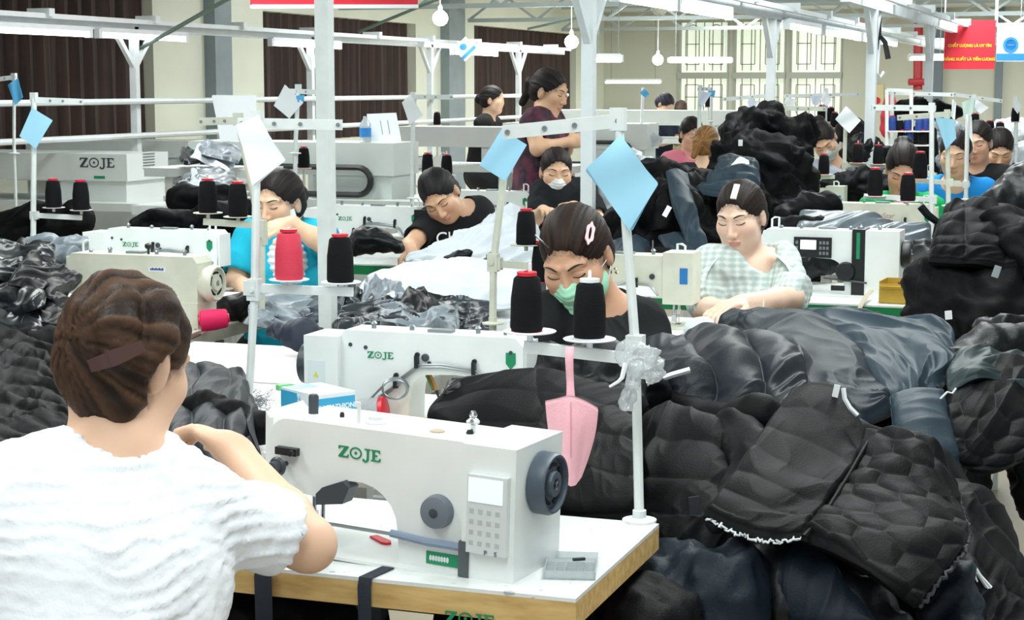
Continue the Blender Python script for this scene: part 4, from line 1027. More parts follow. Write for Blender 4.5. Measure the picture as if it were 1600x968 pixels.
def person(label, H, az=0, pitch=15, roll=0, s=1., tone='#e3b99f', h=.006, hh=None, chest=None, pelvis=None, shL=None, shR=None, elL=None, wrL=None, elR=None, wrR=None,
           top='#222', top_mat=None, sleeve=.55, hair=('#1b1512', '#3a2a22'), style='tied', hands=True, handL=None, handR=None, neck_open=.055, hood=None,
           legs=None, extra=None, detail=True, folds=.006, group=None, nb=None, sleeveR=None, face=True, shw=1., torso=1., collar=None, thumbflip=(1, 1), fold_sc=9, pole=(0, -.09, .02), garment='shirt', hamp=.0021, nfw=.045):
    """H: head centre; the other joints are world points (L = left in the picture)"""
    R = hdir(az, pitch, roll); H = Vector(H); hs = s
    root = thing('person', (pelvis.x, pelvis.y, 0), label, 'person', group or 'women at work')
    nb = nb or (shL + shR) / 2 + ZU * .035
    pts = [p for p in (H, chest, pelvis, shL, shR, elL, wrL, elR, wrR) if p is not None]
    lo = np.min([A3(p) for p in pts], 0) - .24; hi = np.max([A3(p) for p in pts], 0) + .24
    across = (shR - shL).normalized(); upv = (nb - pelvis).normalized(); fw = across.cross(upv).normalized()
    if fw.dot(R @ Vector((0, 1, 0))) < 0: fw = -fw
    TR = np.array(Matrix((across, fw, upv)).transposed())
    arms = [(shL, elL, wrL), (shR, elR, wrR)]
    def torso_prims(S, g):
        S.ell(chest, ((.140 * shw + g) * torso, (.098 + g) * torso, .150 + g), TR, .04)
        S.cone(chest - upv * .05, pelvis, (.118 * torso + g), (.135 * torso + g), .05)
        S.cone(shL.lerp(shR, .1), shR.lerp(shL, .1), .052 + g, None, .05)
        for p in (shL, shR): S.cone(nb.lerp(p, .12) + ZU * .0, p.lerp(nb, .12), .042 + g * .8, .048 + g * .8, .035)
        if garment != 'vest' : pass
    # --- body
    S = SDF(lo, hi, hh or h)
    torso_prims(S, 0.)
    for a, b, w in arms:
        if b is None: continue
        S.cone(a, b, .046, .037, .03)
        if w is not None:
            m = b.lerp(w, .3); S.chain([b, m, w], [.037, .036, .024], .02)
    if hands:
        for i, (hd, (a, b, w)) in enumerate(zip((handL, handR), arms)):
            if w is None: continue
            d, n, cu = hd if hd else ((w - b).normalized() + ZU * -.2, -ZU, .5)
            hand(S, w, d, n, thumbflip[i], s=.98, curl=cu)
    head_prims(S, H, R, hs, nb - ZU * .02, detail=detail)
    V, F = S.mesh(); C = skin_colors(V, H, R, hs, tone, blush=detail)
    # --- hair
    P = lambda x, y, z: H + R @ (Vector((x, y, z)) * hs)
    Sh = SDF(A3(H) - .19 * hs, A3(H) + .19 * hs, min(h, .005))
    EH = lambda q, r, k=.01, op=1, rot=None: Sh.ell(P(*q), [v * hs for v in r], np.array(R @ rot) if rot else np.array(R), k * hs, op)
    EH((0, -.02, .034), (.0785, .0975, .0855)); EH((0, -.045, -.02), (.074, .07, .07) if style != 'none' else (.066, .062, .060), .03)
    EH((0, .118, -.012), (.069, .086, .098), .016, -1)
    for sx in (-1, 1): EH((.085 * sx, .012, -.045), (.022, .036, .055), .008, -1)
    EH((0, -.02, -.13), (.2, .2, .055), .01, -1)
    if style == 'tied':
        EH((0, -.125, .0), (.034, .034, .04), .015); Sh.cone(P(0, -.12, 0), P(.01, -.135, -.11), .028 * hs, .02 * hs, .02)
    elif style == 'bun': EH((0, -.105, .065), (.045, .042, .04), .012)
    elif style == 'lowbun': EH((0, -.12, -.01), (.042, .036, .042), .012)
    elif style == 'short': EH((0, -.06, -.02), (.08, .07, .075), .02)
    elif style == 'sidepony': EH((-.02, -.12, -.01), (.032, .036, .045), .012); Sh.cone(P(-.02, -.125, -.01), P(-.045, -.13, -.09), .03 * hs, .018 * hs, .02)
    if extra: extra(Sh, P, EH)
    # roots of the hair darken the scalp just outside the hairline
    ii = np.round((V - Sh.lo) / Sh.h).astype(int); ok = ((ii >= 0) & (ii < Sh.n)).all(1); dd = np.full(len(V), .2); dd[ok] = Sh.D[tuple(ii[ok].T)]
    L_ = (V - A3(H)) @ np.array(R) / hs; wr = np.clip(1 - (dd - .001) / .011, 0, 1) * .8 * (.65 + .5 * vnoise(V * 260, 2)) * (L_[:, 2] > -.06); wr = np.clip(wr, 0, .85)[:, None]
    C = C * (1 - wr) + np.array(lin(hair[0])) * 1.3 * wr
    body = raw_mesh('body', V, F, SKIN, root, C)
    if face: face_lines(root, body, H, R, hs, hair[0])
    V, F = Sh.mesh(); V, n = strands(V, F, H, R, hs, pole, amp=hamp)
    a, b = np.array(lin(hair[0])), np.array(lin(hair[1])); t = np.clip(n * .5 + .35, 0, 1)[:, None]
    hm = hair_mat('combed_hair', hair[0], hair[1]); raw_mesh('hair', V, F, hm, root, a * (1 - t) + b * t)
    # --- top garment
    Sg = SDF(lo, hi, h)
    torso_prims(Sg, .013)
    for i, (a, b, w) in enumerate(arms):
        sl = sleeve if i == 0 or sleeveR is None else sleeveR
        if b is None or sl <= 0: continue
        if sl <= 1:
            e = a.lerp(b, sl); Sg.cone(a, e, .056, .056 + .006 * sl, .03)
            ex = (b - a).normalized()
            Sg.cone(e + ex * .004, e + ex * .12, .050, .05, .004, -1) if False else None
            Sg.cone(a.lerp(b, sl) + ex * .045, b + ex * .03, .062, .06, .006, -1) if sl < .8 else None
        else:
            f = sl - 1; Sg.cone(a, b, .056, .050, .03); Sg.cone(b, b.lerp(w, f), .050, .042, .02)
    npos = nb + fw * nfw + ZU * .03
    Sg.ell(npos, (neck_open, neck_open, neck_open), None, .008, -1)
    Sg.cone(nb + ZU * .02, H, .064, .08, .006, -1)
    V, F = Sg.mesh(); N = normals(V, F); Wn = ridged(warp(V * fold_sc * np.array([1, 1, .6]), .7, .8, 3), 2, 11)
    V = V + N * (np.clip(Wn, -1, 2) * folds)[:, None]
    tm = top_mat or mat('top_' + top, top, .85, bump=.15, bscale=150, spec=.25)
    g = raw_mesh(garment, V, F, tm, root)
    if collar:
        b = MB(); n0 = (H - nb).normalized(); b.lathe([(.058, .0), (.068, .004), (.064, .03), (.056, .028)], nb + ZU * .012, n0, 24); b.build('collar', mat('collar_' + collar, collar, .8), root)
    if not legs:
        kf = fw.copy(); kf.z = 0; kf.normalize(); zz = max(.3, min(pelvis.z, .62)); K = [Vector((q.x, q.y, zz - .04)) for q in (pelvis + kf * .36 - across * .09, pelvis + kf * .36 + across * .09)]
        legs = (K[0], K[1], Vector((K[0].x, K[0].y, .08)), Vector((K[1].x, K[1].y, .08)), '#26282e')
    if legs:
        k1, k2, f1, f2, lc = legs
        Sl = SDF(np.min([A3(p) for p in (k1, k2, f1, f2, pelvis)], 0) - .2, np.max([A3(p) for p in (k1, k2, f1, f2, pelvis)], 0) + .2, .012)
        for sd, k, f in ((-1, k1, f1), (1, k2, f2)):
            hp = pelvis + across * .085 * sd; Sl.chain([hp, k, f], [.095, .068, .05], .03)
        Sl.cone(pelvis - across * .06, pelvis + across * .06, .125, None, .03)
        V, F = Sl.mesh(); raw_mesh('trousers', V, F, mat('trousers_' + lc, lc, .8), root)
        for k, f in ((k1, f1), (k2, f2)):
            b = SDF(A3(f) - .25, A3(f) + .25, .01); fx = (k - pelvis); fx.z = 0; fx.normalize(); b.cone(Vector((f.x, f.y, .035)), Vector((f.x, f.y, .03)) + fx * .15, .035, .03, .02); V, F = b.mesh(); raw_mesh('shoe', V, F, mat('dark_shoe', '#2b2a2c', .6), root)
    return dict(root=root, body=body, H=H, R=R, s=hs, P=P, nb=nb, fw=fw, across=across)
def mask_on(p, colr, name='face_mask', loops=True):
    H, R, s = p['H'], p['R'], p['s']
    P = lambda x, y, z: H + R @ (Vector((x, y, z)) * s)
    S = SDF(A3(H) - .16, A3(H) + .16, .004); E = lambda q, r, k, op=1: S.ell(P(*q), [v * s for v in r], np.array(R), k * s, op)
    E((0, .030, -.052), (.069, .068, .062), .01); E((0, .088, -.030), (.022, .027, .024), .02); E((0, .075, -.088), (.03, .025, .02), .02)
    S.half(P(0, 0, .0), R @ Vector((0, -.42, 1)), .004 * s) if False else None
    S.half(P(0, .1, -.006), R @ Vector((0, .12, 1)), .004 * s); S.half(P(0, .005, 0), R @ Vector((0, -1, .25)), .004 * s)
    V, F = S.mesh(); L = (V - A3(H)) @ np.array(R); N = normals(V, F); V = V + N * (.0012 * np.sin(L[:, 2] / s * 420) * (np.abs(L[:, 0]) < .05))[:, None]
    m = raw_mesh(name, V, F, mat('mask_' + colr, colr, .75), p['root'])
    if loops:
        b = MB()
        for sx in (-1, 1):
            for z0 in (-.02, -.075): b.tube([P(.06 * sx, .03, z0), P(.073 * sx, .008, z0 * .6), P(.079 * sx, -.018, -.008 + (z0 + .05) * .3)], .0012 * s, 5)
        build_each(b, 'ear_loop', PAPERW, m)
    return m
def clip_on(p, a, n, w, l, colr, kind='oval'):
    """hair clip centred at head-local a, lying along direction l"""
    H, R, s = p['H'], p['R'], p['s']; c = H + R @ (Vector(a) * s); nn = (R @ Vector(n)).normalized(); ll = (R @ Vector(l)); ll = (ll - nn * ll.dot(nn)).normalized(); tt = nn.cross(ll)
    b = MB(); Ln = .058 * s if kind != 'bar' else .11 * s
    m = mat('clip_' + colr, colr, .4)
    if kind == 'wavy':
        N = 32; out = []; inn = []
        for i in range(N):
            t = 2 * PI * i / N; wv = 1 + .10 * math.cos(6 * t); out.append((math.cos(t) * Ln / 2 * wv, math.sin(t) * w / 2 * wv)); inn.append((math.cos(t) * Ln * .30, math.sin(t) * w * .16))
        vs = [c + ll * x + tt * y + nn * z for z in (0, .004) for q in (out, inn) for x, y in q]; fs = []
        for i in range(N):
            j = (i + 1) % N; fs += [(i, j, N + j, N + i), (2 * N + i, 3 * N + i, 3 * N + j, 2 * N + j), (i, 2 * N + i, 2 * N + j, j), (N + i, N + j, 3 * N + j, 3 * N + i)]
        b.faces(vs, fs)
    else:
        b.box(c + nn * .004, (Ln, w, .006), Matrix((ll, tt, nn)).transposed(), .0028, 3)
    o = b.build('hair_clip', m, p['root']); return o
# ------------------------------------------------------------------ the woman in white (nearest, seen from behind)
def woman_white():
    d = 2.36
    crinkle = mat('white_crinkle_cotton', '#edf0f6', .85, bump=.25, bscale=120)
    def twist(Sh, P, EH):
        # French twist: a thick roll up the back of the head, closed by rolled locks on top
        q = lambda x, y, o: at(x, y, d + .03 - o)
        Sh.chain([q(120, 575, .045), q(128, 535, .055), q(144, 492, .065), q(168, 456, .05), q(203, 446, .02)], [.014, .022, .030, .030, .022], .004)
        Sh.chain([q(192, 470, .075), q(184, 510, .092), q(186, 552, .098), q(196, 590, .09)], [.024, .031, .026, .014], .004)
        Sh.chain([q(222, 462, .03), q(246, 488, .05), q(246, 530, .065), q(226, 575, .085)], [.022, .030, .028, .016], .006)
        Sh.chain([q(130, 600, .05), q(148, 626, .062), q(188, 632, .07), q(226, 612, .07)], [.022, .024, .022, .014], .02)
        Sh.chain([q(250, 480, .02), q(264, 520, .01), q(268, 548, .0)], [.026, .024, .018], .02)
        EH((.088, -.012, -.014), (.034, .030, .042), .006, -1)
    H = at(196, 566, d + .03)
    p = person('woman in a white crinkled blouse with brown twisted-up hair, seen from behind', H, az=150, pitch=24, roll=2, s=.98, tone='#e4bb9f', h=.0055, hh=.005,
               chest=at(140, 880, d - .02), pelvis=at(125, 1160, d - .08), shL=at(-10, 800, d - .06), shR=at(312, 796, d + .06), nb=at(184, 696, d - .01),
               elL=at(-40, 980, d + .10), wrL=at(120, 900, d + .35), elR=at(482, 850, 2.52), wrR=at(366, 704, 2.68),
               handR=((at(310, 672, 2.72) - at(366, 704, 2.68)), (-RH * .6 - ZU * .75), 1.0), top_mat=crinkle, sleeve=.66, hair=('#21150f', '#5e4331'), style='none', extra=twist, face=False,
               folds=.004, neck_open=.03, pole=(-.01, -.11, .0), shw=1.12, torso=1.12, garment='blouse', thumbflip=(1, -1), hamp=.0019,
               legs=(at(230, 1180, 2.8), at(430, 1180, 2.75), at(230, 1500, 2.75), at(430, 1500, 2.72), '#2a2c33'))
    o = [c for c in p['root'].children if c.name.startswith('blouse')][0]
    # crinkled horizontal ridges in the cloth
    me = o.data; n = len(me.vertices); V = np.empty(n * 3, np.float32); me.vertices.foreach_get('co', V); V = V.reshape(-1, 3).astype(float); N = np.empty(n * 3, np.float32); me.vertices.foreach_get('normal', N); N = N.reshape(-1, 3)
    ph = V[:, 2] / .020 + .9 * vnoise(V * 7, 4) + .35 * vnoise(V * 30, 5)
    rid = np.abs((ph % 1) - .5) * 2; amp = .5 + .7 * vnoise(V * 16, 6)
    V2 = V + N * (.0060 * (1 - np.minimum(1, rid * 2.6)) * np.clip(amp, 0.1, 1.2) + .0012 * vnoise(V * [60, 60, 160], 8))[:, None]
    me.vertices.foreach_set('co', V2.astype(np.float32).ravel()); me.update()
    P = p['P']
    b = MB(); a0, a1 = P(.075, -.115, -.02), P(-.06, -.118, -.045)
    # barrette: gently bowed brown strip across the twist
    s0, s1 = at(140, 572, d - .112), at(224, 540, d - .092); x = (s1 - s0).normalized(); nn = -FH; u = nn.cross(x).normalized(); N_ = 14
    vs = []; 
    for i in range(N_ + 1):
        t = i / N_; c = s0.lerp(s1, t) + nn * (.012 * math.sin(PI * t)); w = .0105 * (1 - .25 * abs(t - .5) * 2); rip = .0008 * math.sin(i * 2.4)
        for uu, nz in ((-w, 0), (-w, .003 + rip), (w, .003 + rip), (w, 0)): vs.append(c + u * uu + nn * nz)
    fs = []
    for i in range(N_):
        q = 4 * i
        for k in range(4): fs.append((q + k, q + (k + 1) % 4, q + 4 + (k + 1) % 4, q + 4 + k))
    fs += [(0, 3, 2, 1), (4 * N_, 4 * N_ + 1, 4 * N_ + 2, 4 * N_ + 3)]
    b.faces(vs, fs); b.build('barrette', mat('brown_satin', '#4a2f2b', .4), p['root'])
woman_white()
# ------------------------------------------------------------------ woman with a pink clip and green mask
def woman_pink_clip():
    d = 4.42
    p = person('woman in a black t-shirt with a light green mask and pink hair clip', at(900, 402, d), az=-24, pitch=30, roll=-8, s=1.08, tone='#d6a688', h=.005, hh=.004,
               chest=at(935, 600, d + .06), pelvis=at(960, 800, d + .12), shL=at(838, 500, d + .02), shR=at(1010, 505, d + .14), nb=at(935, 470, d + .10),
               elL=at(812, 625, d - .12), wrL=at(878, 600, d - .34), elR=at(1030, 620, d + .0), wrR=at(900, 592, d - .30),
               top='#1d1f22', sleeve=.72, hair=('#110c0b', '#3a271d'), style='tied', pole=(0, -.12, .0), neck_open=.075,
               legs=(at(860, 800, d - .2), at(990, 800, d - .2), at(860, 1040, d - .15), at(990, 1040, d - .15), '#23252b'))
    mask_on(p, '#a6e3c4'); clip_on(p, (-.068, .026, .082), (-.62, .25, .75), .022, (.25, .65, -.55), '#f3b7bf', 'wavy')
    P = p['P']; b = MB()
    b.lathe([(0, -.004), (.004, 0), (0, .004)], P(-.081, -.006, -.047), seg=10); b.lathe([(0, -.005), (.005, 0), (0, .005)], P(-.081, -.006, -.058), seg=10); b.build('earring', mat('gold', '#d8b35a', .25, 1.), p['root'])
    b = MB(); b.box(P(.035, .06, .098), (.05, .003, .003), hdir(-24, 30, 40), .001); b.build('hair_pin', CHROME, p['root'])
woman_pink_clip()
# ------------------------------------------------------------------ woman in plaid
def woman_plaid():
    d = 6.0
    nm = bpy.data.materials.new('green_grey_plaid'); nm.use_nodes = True; nt = nm.node_tree; bs = nt.nodes['Principled BSDF']; L = nt.links
    tc = nt.nodes.new('ShaderNodeTexCoord'); mp = nt.nodes.new('ShaderNodeMapping'); mp.inputs['Rotation'].default_value = (.2, .1, .35); L.new(tc.outputs['Object'], mp.inputs[0]); fac = None
    for ax, sc in (('X', 15.), ('Z', 15.)):
        w = nt.nodes.new('ShaderNodeTexWave'); w.bands_direction = ax; w.inputs['Scale'].default_value = sc; w.inputs['Distortion'].default_value = 2.; w.inputs['Detail'].default_value = 2; w.inputs['Detail Scale'].default_value = .8; L.new(mp.outputs[0], w.inputs[0])
        if fac is None: fac = w.outputs['Fac']
        else:
            ad = nt.nodes.new('ShaderNodeMath'); ad.operation = 'ADD'; L.new(fac, ad.inputs[0]); L.new(w.outputs['Fac'], ad.inputs[1]); fac = ad.outputs[0]
    rp = nt.nodes.new('ShaderNodeValToRGB'); rp.color_ramp.elements[0].position = .25; rp.color_ramp.elements[0].color = (*lin('#b4c4c1'), 1); rp.color_ramp.elements[1].position = .9; rp.color_ramp.elements[1].color = (*lin('#dde6e4'), 1)
    dv = nt.nodes.new('ShaderNodeMath'); dv.operation = 'MULTIPLY'; dv.inputs[1].default_value = .5; L.new(fac, dv.inputs[0]); L.new(dv.outputs[0], rp.inputs[0]); L.new(rp.outputs[0], bs.inputs['Base Color']); bs.inputs['Roughness'].default_value = .85
    p = person('woman in a pale grey-green plaid blouse with a cream hair clip', at(1157, 338, d), az=-30, pitch=17, roll=-4, s=1.02, tone='#ecc9b4', h=.006, hh=.0045,
               chest=at(1160, 468, d + .07), pelvis=at(1165, 600, d + .1), shL=at(1106, 419, d - .02), shR=at(1226, 413, d + .10), nb=at(1166, 403, d + .08),
               elL=at(1098, 482, d - .05), wrL=at(1134, 482, d - .40), elR=at(1238, 464, d - .12), wrR=at(1160, 472, d - .38),
               handR=((at(1105, 482, d - .50) - at(1160, 472, d - .38)), -ZU, .35), handL=((at(1108, 492, d - .50) - at(1134, 482, d - .40)), -ZU, .5),
               top_mat=nm, sleeve=.86, hair=('#120e0d', '#2f221d'), style='tied', neck_open=.088, nfw=.06, folds=.010, garment='blouse', pole=(0, -.12, .0),
               legs=(at(1110, 600, d - .35), at(1215, 600, d - .35), at(1110, 780, d - .3), at(1215, 780, d - .3), '#3a4350'))
    # ruffles falling from the shoulders
    for sx, a, c in ((-1, at(1128, 394, d - .05), at(1120, 478, d - .12)), (1, at(1198, 390, d + .02), at(1215, 452, d - .09))):
        N = 40; vs = []; fs = []
        for i in range(N + 1):
            t = i / N; base = a.lerp(c, t) + RH * (.05 * sx * math.sin(PI * t)) - FH * (.02 * math.sin(PI * t))
            for j in range(5):
                v = j / 4; q = base + RH * (sx * .055 * v) + ZU * (-.035 * v * v) - FH * (.012 * math.sin(i * 1.1) * v + .02 * (1 - v))
                vs.append(q)
        M_ = len(vs); vs += [v + FH * .003 for v in vs]
        for i in range(N):
            for j in range(4):
                q = i * 5 + j; fs += [(q, q + 1, q + 6, q + 5), (M_ + q, M_ + q + 5, M_ + q + 6, M_ + q + 1)]
            fs += [(i * 5, i * 5 + 5, M_ + i * 5 + 5, M_ + i * 5), (i * 5 + 4, M_ + i * 5 + 4, M_ + i * 5 + 9, i * 5 + 9)]
        fs += [(j, M_ + j, M_ + j + 1, j + 1) for j in range(4)] + [(N * 5 + j, N * 5 + j + 1, M_ + N * 5 + j + 1, M_ + N * 5 + j) for j in range(4)]
        b = MB(); b.faces(vs, fs); b.build('ruffle', nm, p['root'])
    clip_on(p, (-.022, .055, .108), (-.2, .5, .85), .020, (.0, .9, -.5), '#e8dccb', 'rect')
    b = MB(); n = p['nb']; b.tube([n + p['across'] * x + p['fw'] * (.075 + .03 * (1 - abs(x) / .06)) + ZU * (-.005 - .045 * (1 - (x / .06) ** 2)) for x in np.linspace(-.06, .06, 15)], .0012, 5); b.build('necklace', mat('gold', '#d8b35a', .25, 1.), p['root'])
    b = MB(); w = at(1180, 474, d - .31); b.lathe([(.031, -.003), (.034, 0), (.031, .003), (.029, 0)], w, (at(1238, 470, d - .12) - at(1160, 478, d - .38)), 20); b.build('bracelet', mat('ivory_bead', '#e9e0d0', .4), p['root'])
woman_plaid()
# ------------------------------------------------------------------ woman in turquoise
def woman_turquoise():
    d = 6.75
    p = person('woman in a turquoise top with a white vest panel, hand raised to her chin', at(436, 316, d), az=-28, pitch=16, roll=2, s=1.04, tone='#e6bd9f', h=.006, hh=.0045,
               chest=at(440, 425, d + .05), pelvis=at(440, 560, d + .1), shL=at(385, 372, d), shR=at(505, 372, d + .06), nb=at(448, 362, d + .06),
               elL=at(368, 440, d - .05), wrL=at(400, 470, d - .32), elR=at(505, 380, d - .18), wrR=at(455, 348, d - .20),
               handR=((at(418, 358, d - .24) - at(455, 348, d - .2)), FH * .6 - ZU * .5, .75), top='#1fb0cf', sleeve=.70, hair=('#141112', '#2c2422'), style='lowbun', neck_open=.06, garment='cardigan')
    q = at(448, 418, d - .055); R3 = Matrix((RH, -FH, ZU)).transposed()
    S = SDF(A3(q) - .2, A3(q) + .2, .007); S.ell(at(450, 415, d + .0), (.085, .10, .14), None, .01); S.half(at(450, 415, d - .02), FH, .01); V, F = S.mesh(); N = normals(V, F); V = V + N * (.003 * np.sin(V[:, 2] * 240))[:, None]
    raw_mesh('vest_panel', V, F, mat('white_knit', '#e8edf2', .85), p['root'])
    P = p['P']
    MB().prism([(0, 0), (.03, .01), (.055, -.09), (.06, -.19), (.035, -.15), (.012, -.08)], P(-.05, .03, -.02), RH, ZU, -FH * .006, .002).build('hanging_mask', PAPERW, p['root'])
woman_turquoise()
# ------------------------------------------------------------------ leaning woman in black
def woman_leaning():
    d = 7.75
    p = person('woman leaning over her machine in a black t-shirt with white script', at(688, 306, d - .05), az=-20, pitch=34, roll=-24, s=1.02, tone='#e2b595', h=.0065, hh=.005,
               chest=at(716, 368, d + .12), pelvis=at(742, 470, d + .3), shL=at(672, 348, d + .02), shR=at(752, 330, d + .12), nb=at(712, 332, d + .10),
               elL=at(640, 385, d - .15), wrL=at(642, 388, d - .30), elR=at(776, 385, d + .05), wrR=at(700, 382, d - .26),
               handL=((ZU * -.7 - FH * .3 + RH * .1), -FH, .6), top='#1b1c20', sleeve=.6, hair=('#101012', '#2a2728'), style='lowbun', neck_open=.07, pole=(0, -.12, .0))
    text_mesh('Char', .075, mat('white_print', '#e8ecef', .7), frame(at(708, 372, d - .055), RH * 1 + ZU * .05, ZU), 'script_print', p['root'], .004)
woman_leaning()
# ------------------------------------------------------------------ masked woman in black
def woman_masked():
    d = 8.9
    p = person('woman in a black top with a white face mask behind the pink-clip woman', at(869, 268, d), az=8, pitch=14, roll=2, s=1.02, tone='#e8bd9d', h=.007, hh=.005,
               chest=at(878, 325, d + .05), pelvis=at(880, 420, d + .1), shL=at(846, 302, d), shR=at(916, 302, d + .02), nb=at(875, 296, d + .05),
               elL=at(832, 345, d - .1), wrL=at(848, 328, d - .3), elR=at(934, 345, d - .1), wrR=at(898, 322, d - .3), top='#1e2125', sleeve=.75, hair=('#151213', '#332a27'), style='tied', pole=(0, -.12, 0))
    mask_on(p, '#eef2f5')
woman_masked()
# ------------------------------------------------------------------ standing woman in a floral shirt
FLORAL = mat('navy_floral_print', '#20202e', .8, var=1., vscale=24, col2='#6b2a40')
person('woman standing in a dark floral shirt, black hair tied back', at(860, 143, 9.2), az=58, pitch=20, roll=0, s=1.0, tone='#e3b694', h=.007, hh=.0055,
       chest=at(846, 222, 9.2), pelvis=at(842, 330, 9.2), shL=at(830, 192, 9.06), shR=at(864, 190, 9.34), nb=at(850, 180, 9.2), elL=at(840, 232, 8.98), wrL=at(885, 222, 9.02), elR=at(880, 240, 9.4), wrR=at(895, 218, 9.25),
       top_mat=FLORAL, sleeve=.45, hair=('#131112', '#2e2725'), style='tied', face=True, pole=(0, -.12, 0), handL=(RH + ZU * .1, FH, .4),
       legs=(at(836, 420, 9.15), at(850, 420, 9.3), atz(836, 600, .05) * 0 + Vector((at(836, 400, 9.15).x, at(836, 400, 9.15).y, .06)), Vector((at(850, 400, 9.3).x, at(850, 400, 9.3).y, .06)), '#202228'))
# ------------------------------------------------------------------ the far women
def far(label, hx, hy, d, az, pitch, roll=0, top='#222', style='tied', hair=('#141112', '#2e2725'), tone='#e3b99b', sleeve=.6, mask=None, shw=36, sy=48, s=1., lean=0., arms='down', **kw):
    u = d / FPX; k = 1 / u   # px per metre
    H = at(hx, hy, d); a = math.radians(az); side = RH * math.cos(a) + FH * math.sin(a); f = -FH * math.cos(a) + RH * math.sin(a)
    nb = H - ZU * .155 - f * .05 + RH * lean; shc = nb - ZU * .04
    shL, shR = shc - side * .155, shc + side * .155
    chest = shc - ZU * .13 - f * .02; pel = shc - ZU * .42 - f * .05
    eL, eR = shL - ZU * .22 + f * .08, shR - ZU * .22 + f * .08; wL, wR = eL + f * .2 + side * .08 + ZU * .03, eR + f * .2 - side * .08 + ZU * .03
    p = person(label, H, az, pitch, roll, s, tone, .008, .006, chest, pel, shL, shR, eL, wL, eR, wR, top=top, sleeve=sleeve, hair=hair, style=style, face=(abs(az) < 75 and d < 13), detail=(d < 14), pole=(0, -.12, 0), nb=nb, **kw)
    if mask: mask_on(p, mask, loops=False)
    return p
far('woman in a black lace top seated by the curtains in the distance', 771, 156, 14.5, 75, 8, top='#1d1b1d', style='lowbun', sleeve=.4)
far('woman in navy bowing low before the blank back wall', 1040, 163, 19., 40, 45, top='#232c3d', style='short', hair=('#1d1a26', '#3a3344'))
far('person with dark curly hair behind a machine, below the windows', 1064, 171, 22., 170, 5, top='#6d6a4e', style='short', hair=('#2a1e1b', '#4b342d'))
far('woman in a pink polo shirt looking down', 1081, 209, 12.5, 18, 22, top='#e9879b', style='tied', collar='#ef9fb0')
far('person with brown-blond hair in a low knot, seen from behind', 1104, 226, 11.6, 160, 10, top='#2a2b30', style='sidepony', hair=('#6b4a2a', '#a37a48'), s=1.05)
far('woman in a pale grey t-shirt with a bun and a grey mask', 1287, 219, 11., -20, 38, roll=-22, top='#b9c4d4', style='bun', mask='#b6c2bb', lean=.12)
far('woman in black half hidden behind a white paper pad', 1334, 210, 12., 120, 20, top='#1d1e22', style='tied')
far('woman in a bright green top looking down at her machine', 1411, 264, 8.8, -12, 34, top='#17ad62', style='bun', s=1.08, tone='#e0b093', sleeve=.7)
far('woman in a sleeveless blue top at the right', 1493, 240, 9., -22, 20, top='#1f86d2', style='tied', s=1.02, sleeve=.22, neck_open=.08)
far('woman in a black t-shirt beside the woman in blue', 1527, 222, 9.8, -30, 16, top='#19191c', style='tied', tone='#dcae93', sleeve=.62)
far('woman in a dark floral top bowing at the right edge', 1562, 232, 10.4, -10, 40, top='#332a22', style='short', top_mat=mat('brown_floral_print', '#2b2622', .8, var=1., vscale=22, col2='#c49a66'))
# ================================================================== garments
BLACKF = mat('black_quilted_nylon', '#0a0b0d', .6, var=.3, vscale=3, bump=.25, bscale=240, spec=.12)
BLACKS = mat('black_shiny_nylon', '#0d1013', .44, bump=.2, bscale=120, spec=.26)
NAVYF = mat('navy_nylon', '#14202b', .55, var=.25, vscale=4, bump=.2, bscale=200, spec=.22)
SLATEF = mat('slate_lining', '#263743', .54, spec=.24, var=.25, vscale=5, bump=.15, bscale=200)
GREYF = mat('grey_sheer_lining', '#87929b', .42, var=.25, vscale=5, col2='#5d6870', bump=.2, bscale=90)
WHITEF = mat('white_padding', '#ccd3da', .75, var=.12, vscale=6, bump=.25, bscale=50)
THREADW = mat('white_thread_ends', '#d9dfe2', .7)
def crm(P, t):
    """Catmull-Rom along axis 0 of control array P at parameters t in 0..1"""
    n = P.shape[0]; x = np.clip(t, 0, 1) * (n - 1); i = np.clip(np.floor(x).astype(int), 0, n - 2); f = (x - i)[:, None, None]
    g = lambda k: P[np.clip(k, 0, n - 1)]
    p0, p1, p2, p3 = g(i - 1), g(i), g(i + 1), g(i + 2)
    p0 = np.where((i == 0)[:, None, None], 2 * p1 - p2, p0); p3 = np.where((i == n - 2)[:, None, None], 2 * p2 - p1, p3)
    return .5 * (2 * p1 + (p2 - p0) * f + (2 * p0 - 5 * p1 + 4 * p2 - p3) * f ** 2 + (3 * p1 - p0 - 3 * p2 + p3) * f ** 3)
def channels(cell, amp, along='v', wob=.2):
    def f(u, v, sd):
        w = (v if along == 'v' else u) / cell + wob * vnoise(np.stack([u * 6, v * 6, u * 0], -1), sd)
        return amp * np.abs(np.sin(PI * w)) ** .7 * (.8 + .4 * vnoise(np.stack([u * 9, v * 9, u * 0], -1), sd + 2))
    return f
def hexq(cell, amp):
    def f(u, v, sd):
        x, y = u / cell + .12 * vnoise(np.stack([u * 8, v * 8, u * 0], -1), sd), v / cell
        d1 = np.full(x.shape, 9.); d2 = d1.copy()
        for ox, oy in ((0, 0), (.5, .866)):
            cx = np.round(x - ox) + ox; cy = np.round((y - oy) / 1.732) * 1.732 + oy
            for ax in (-1, 0, 1):
                for ay in (-1.732, 0, 1.732):
                    d = np.hypot(x - cx - ax, y - cy - ay); lo = np.minimum(d1, d); d2 = np.minimum(np.maximum(d1, d), d2); d1 = lo
        q = np.clip((d2 - d1) * 1.25, 0, 1); return amp * (1 - (1 - q) ** 2.2) * (.75 + .35 * vnoise(np.stack([x * .7, y * .7, x * 0], -1), sd + 3))
    return f
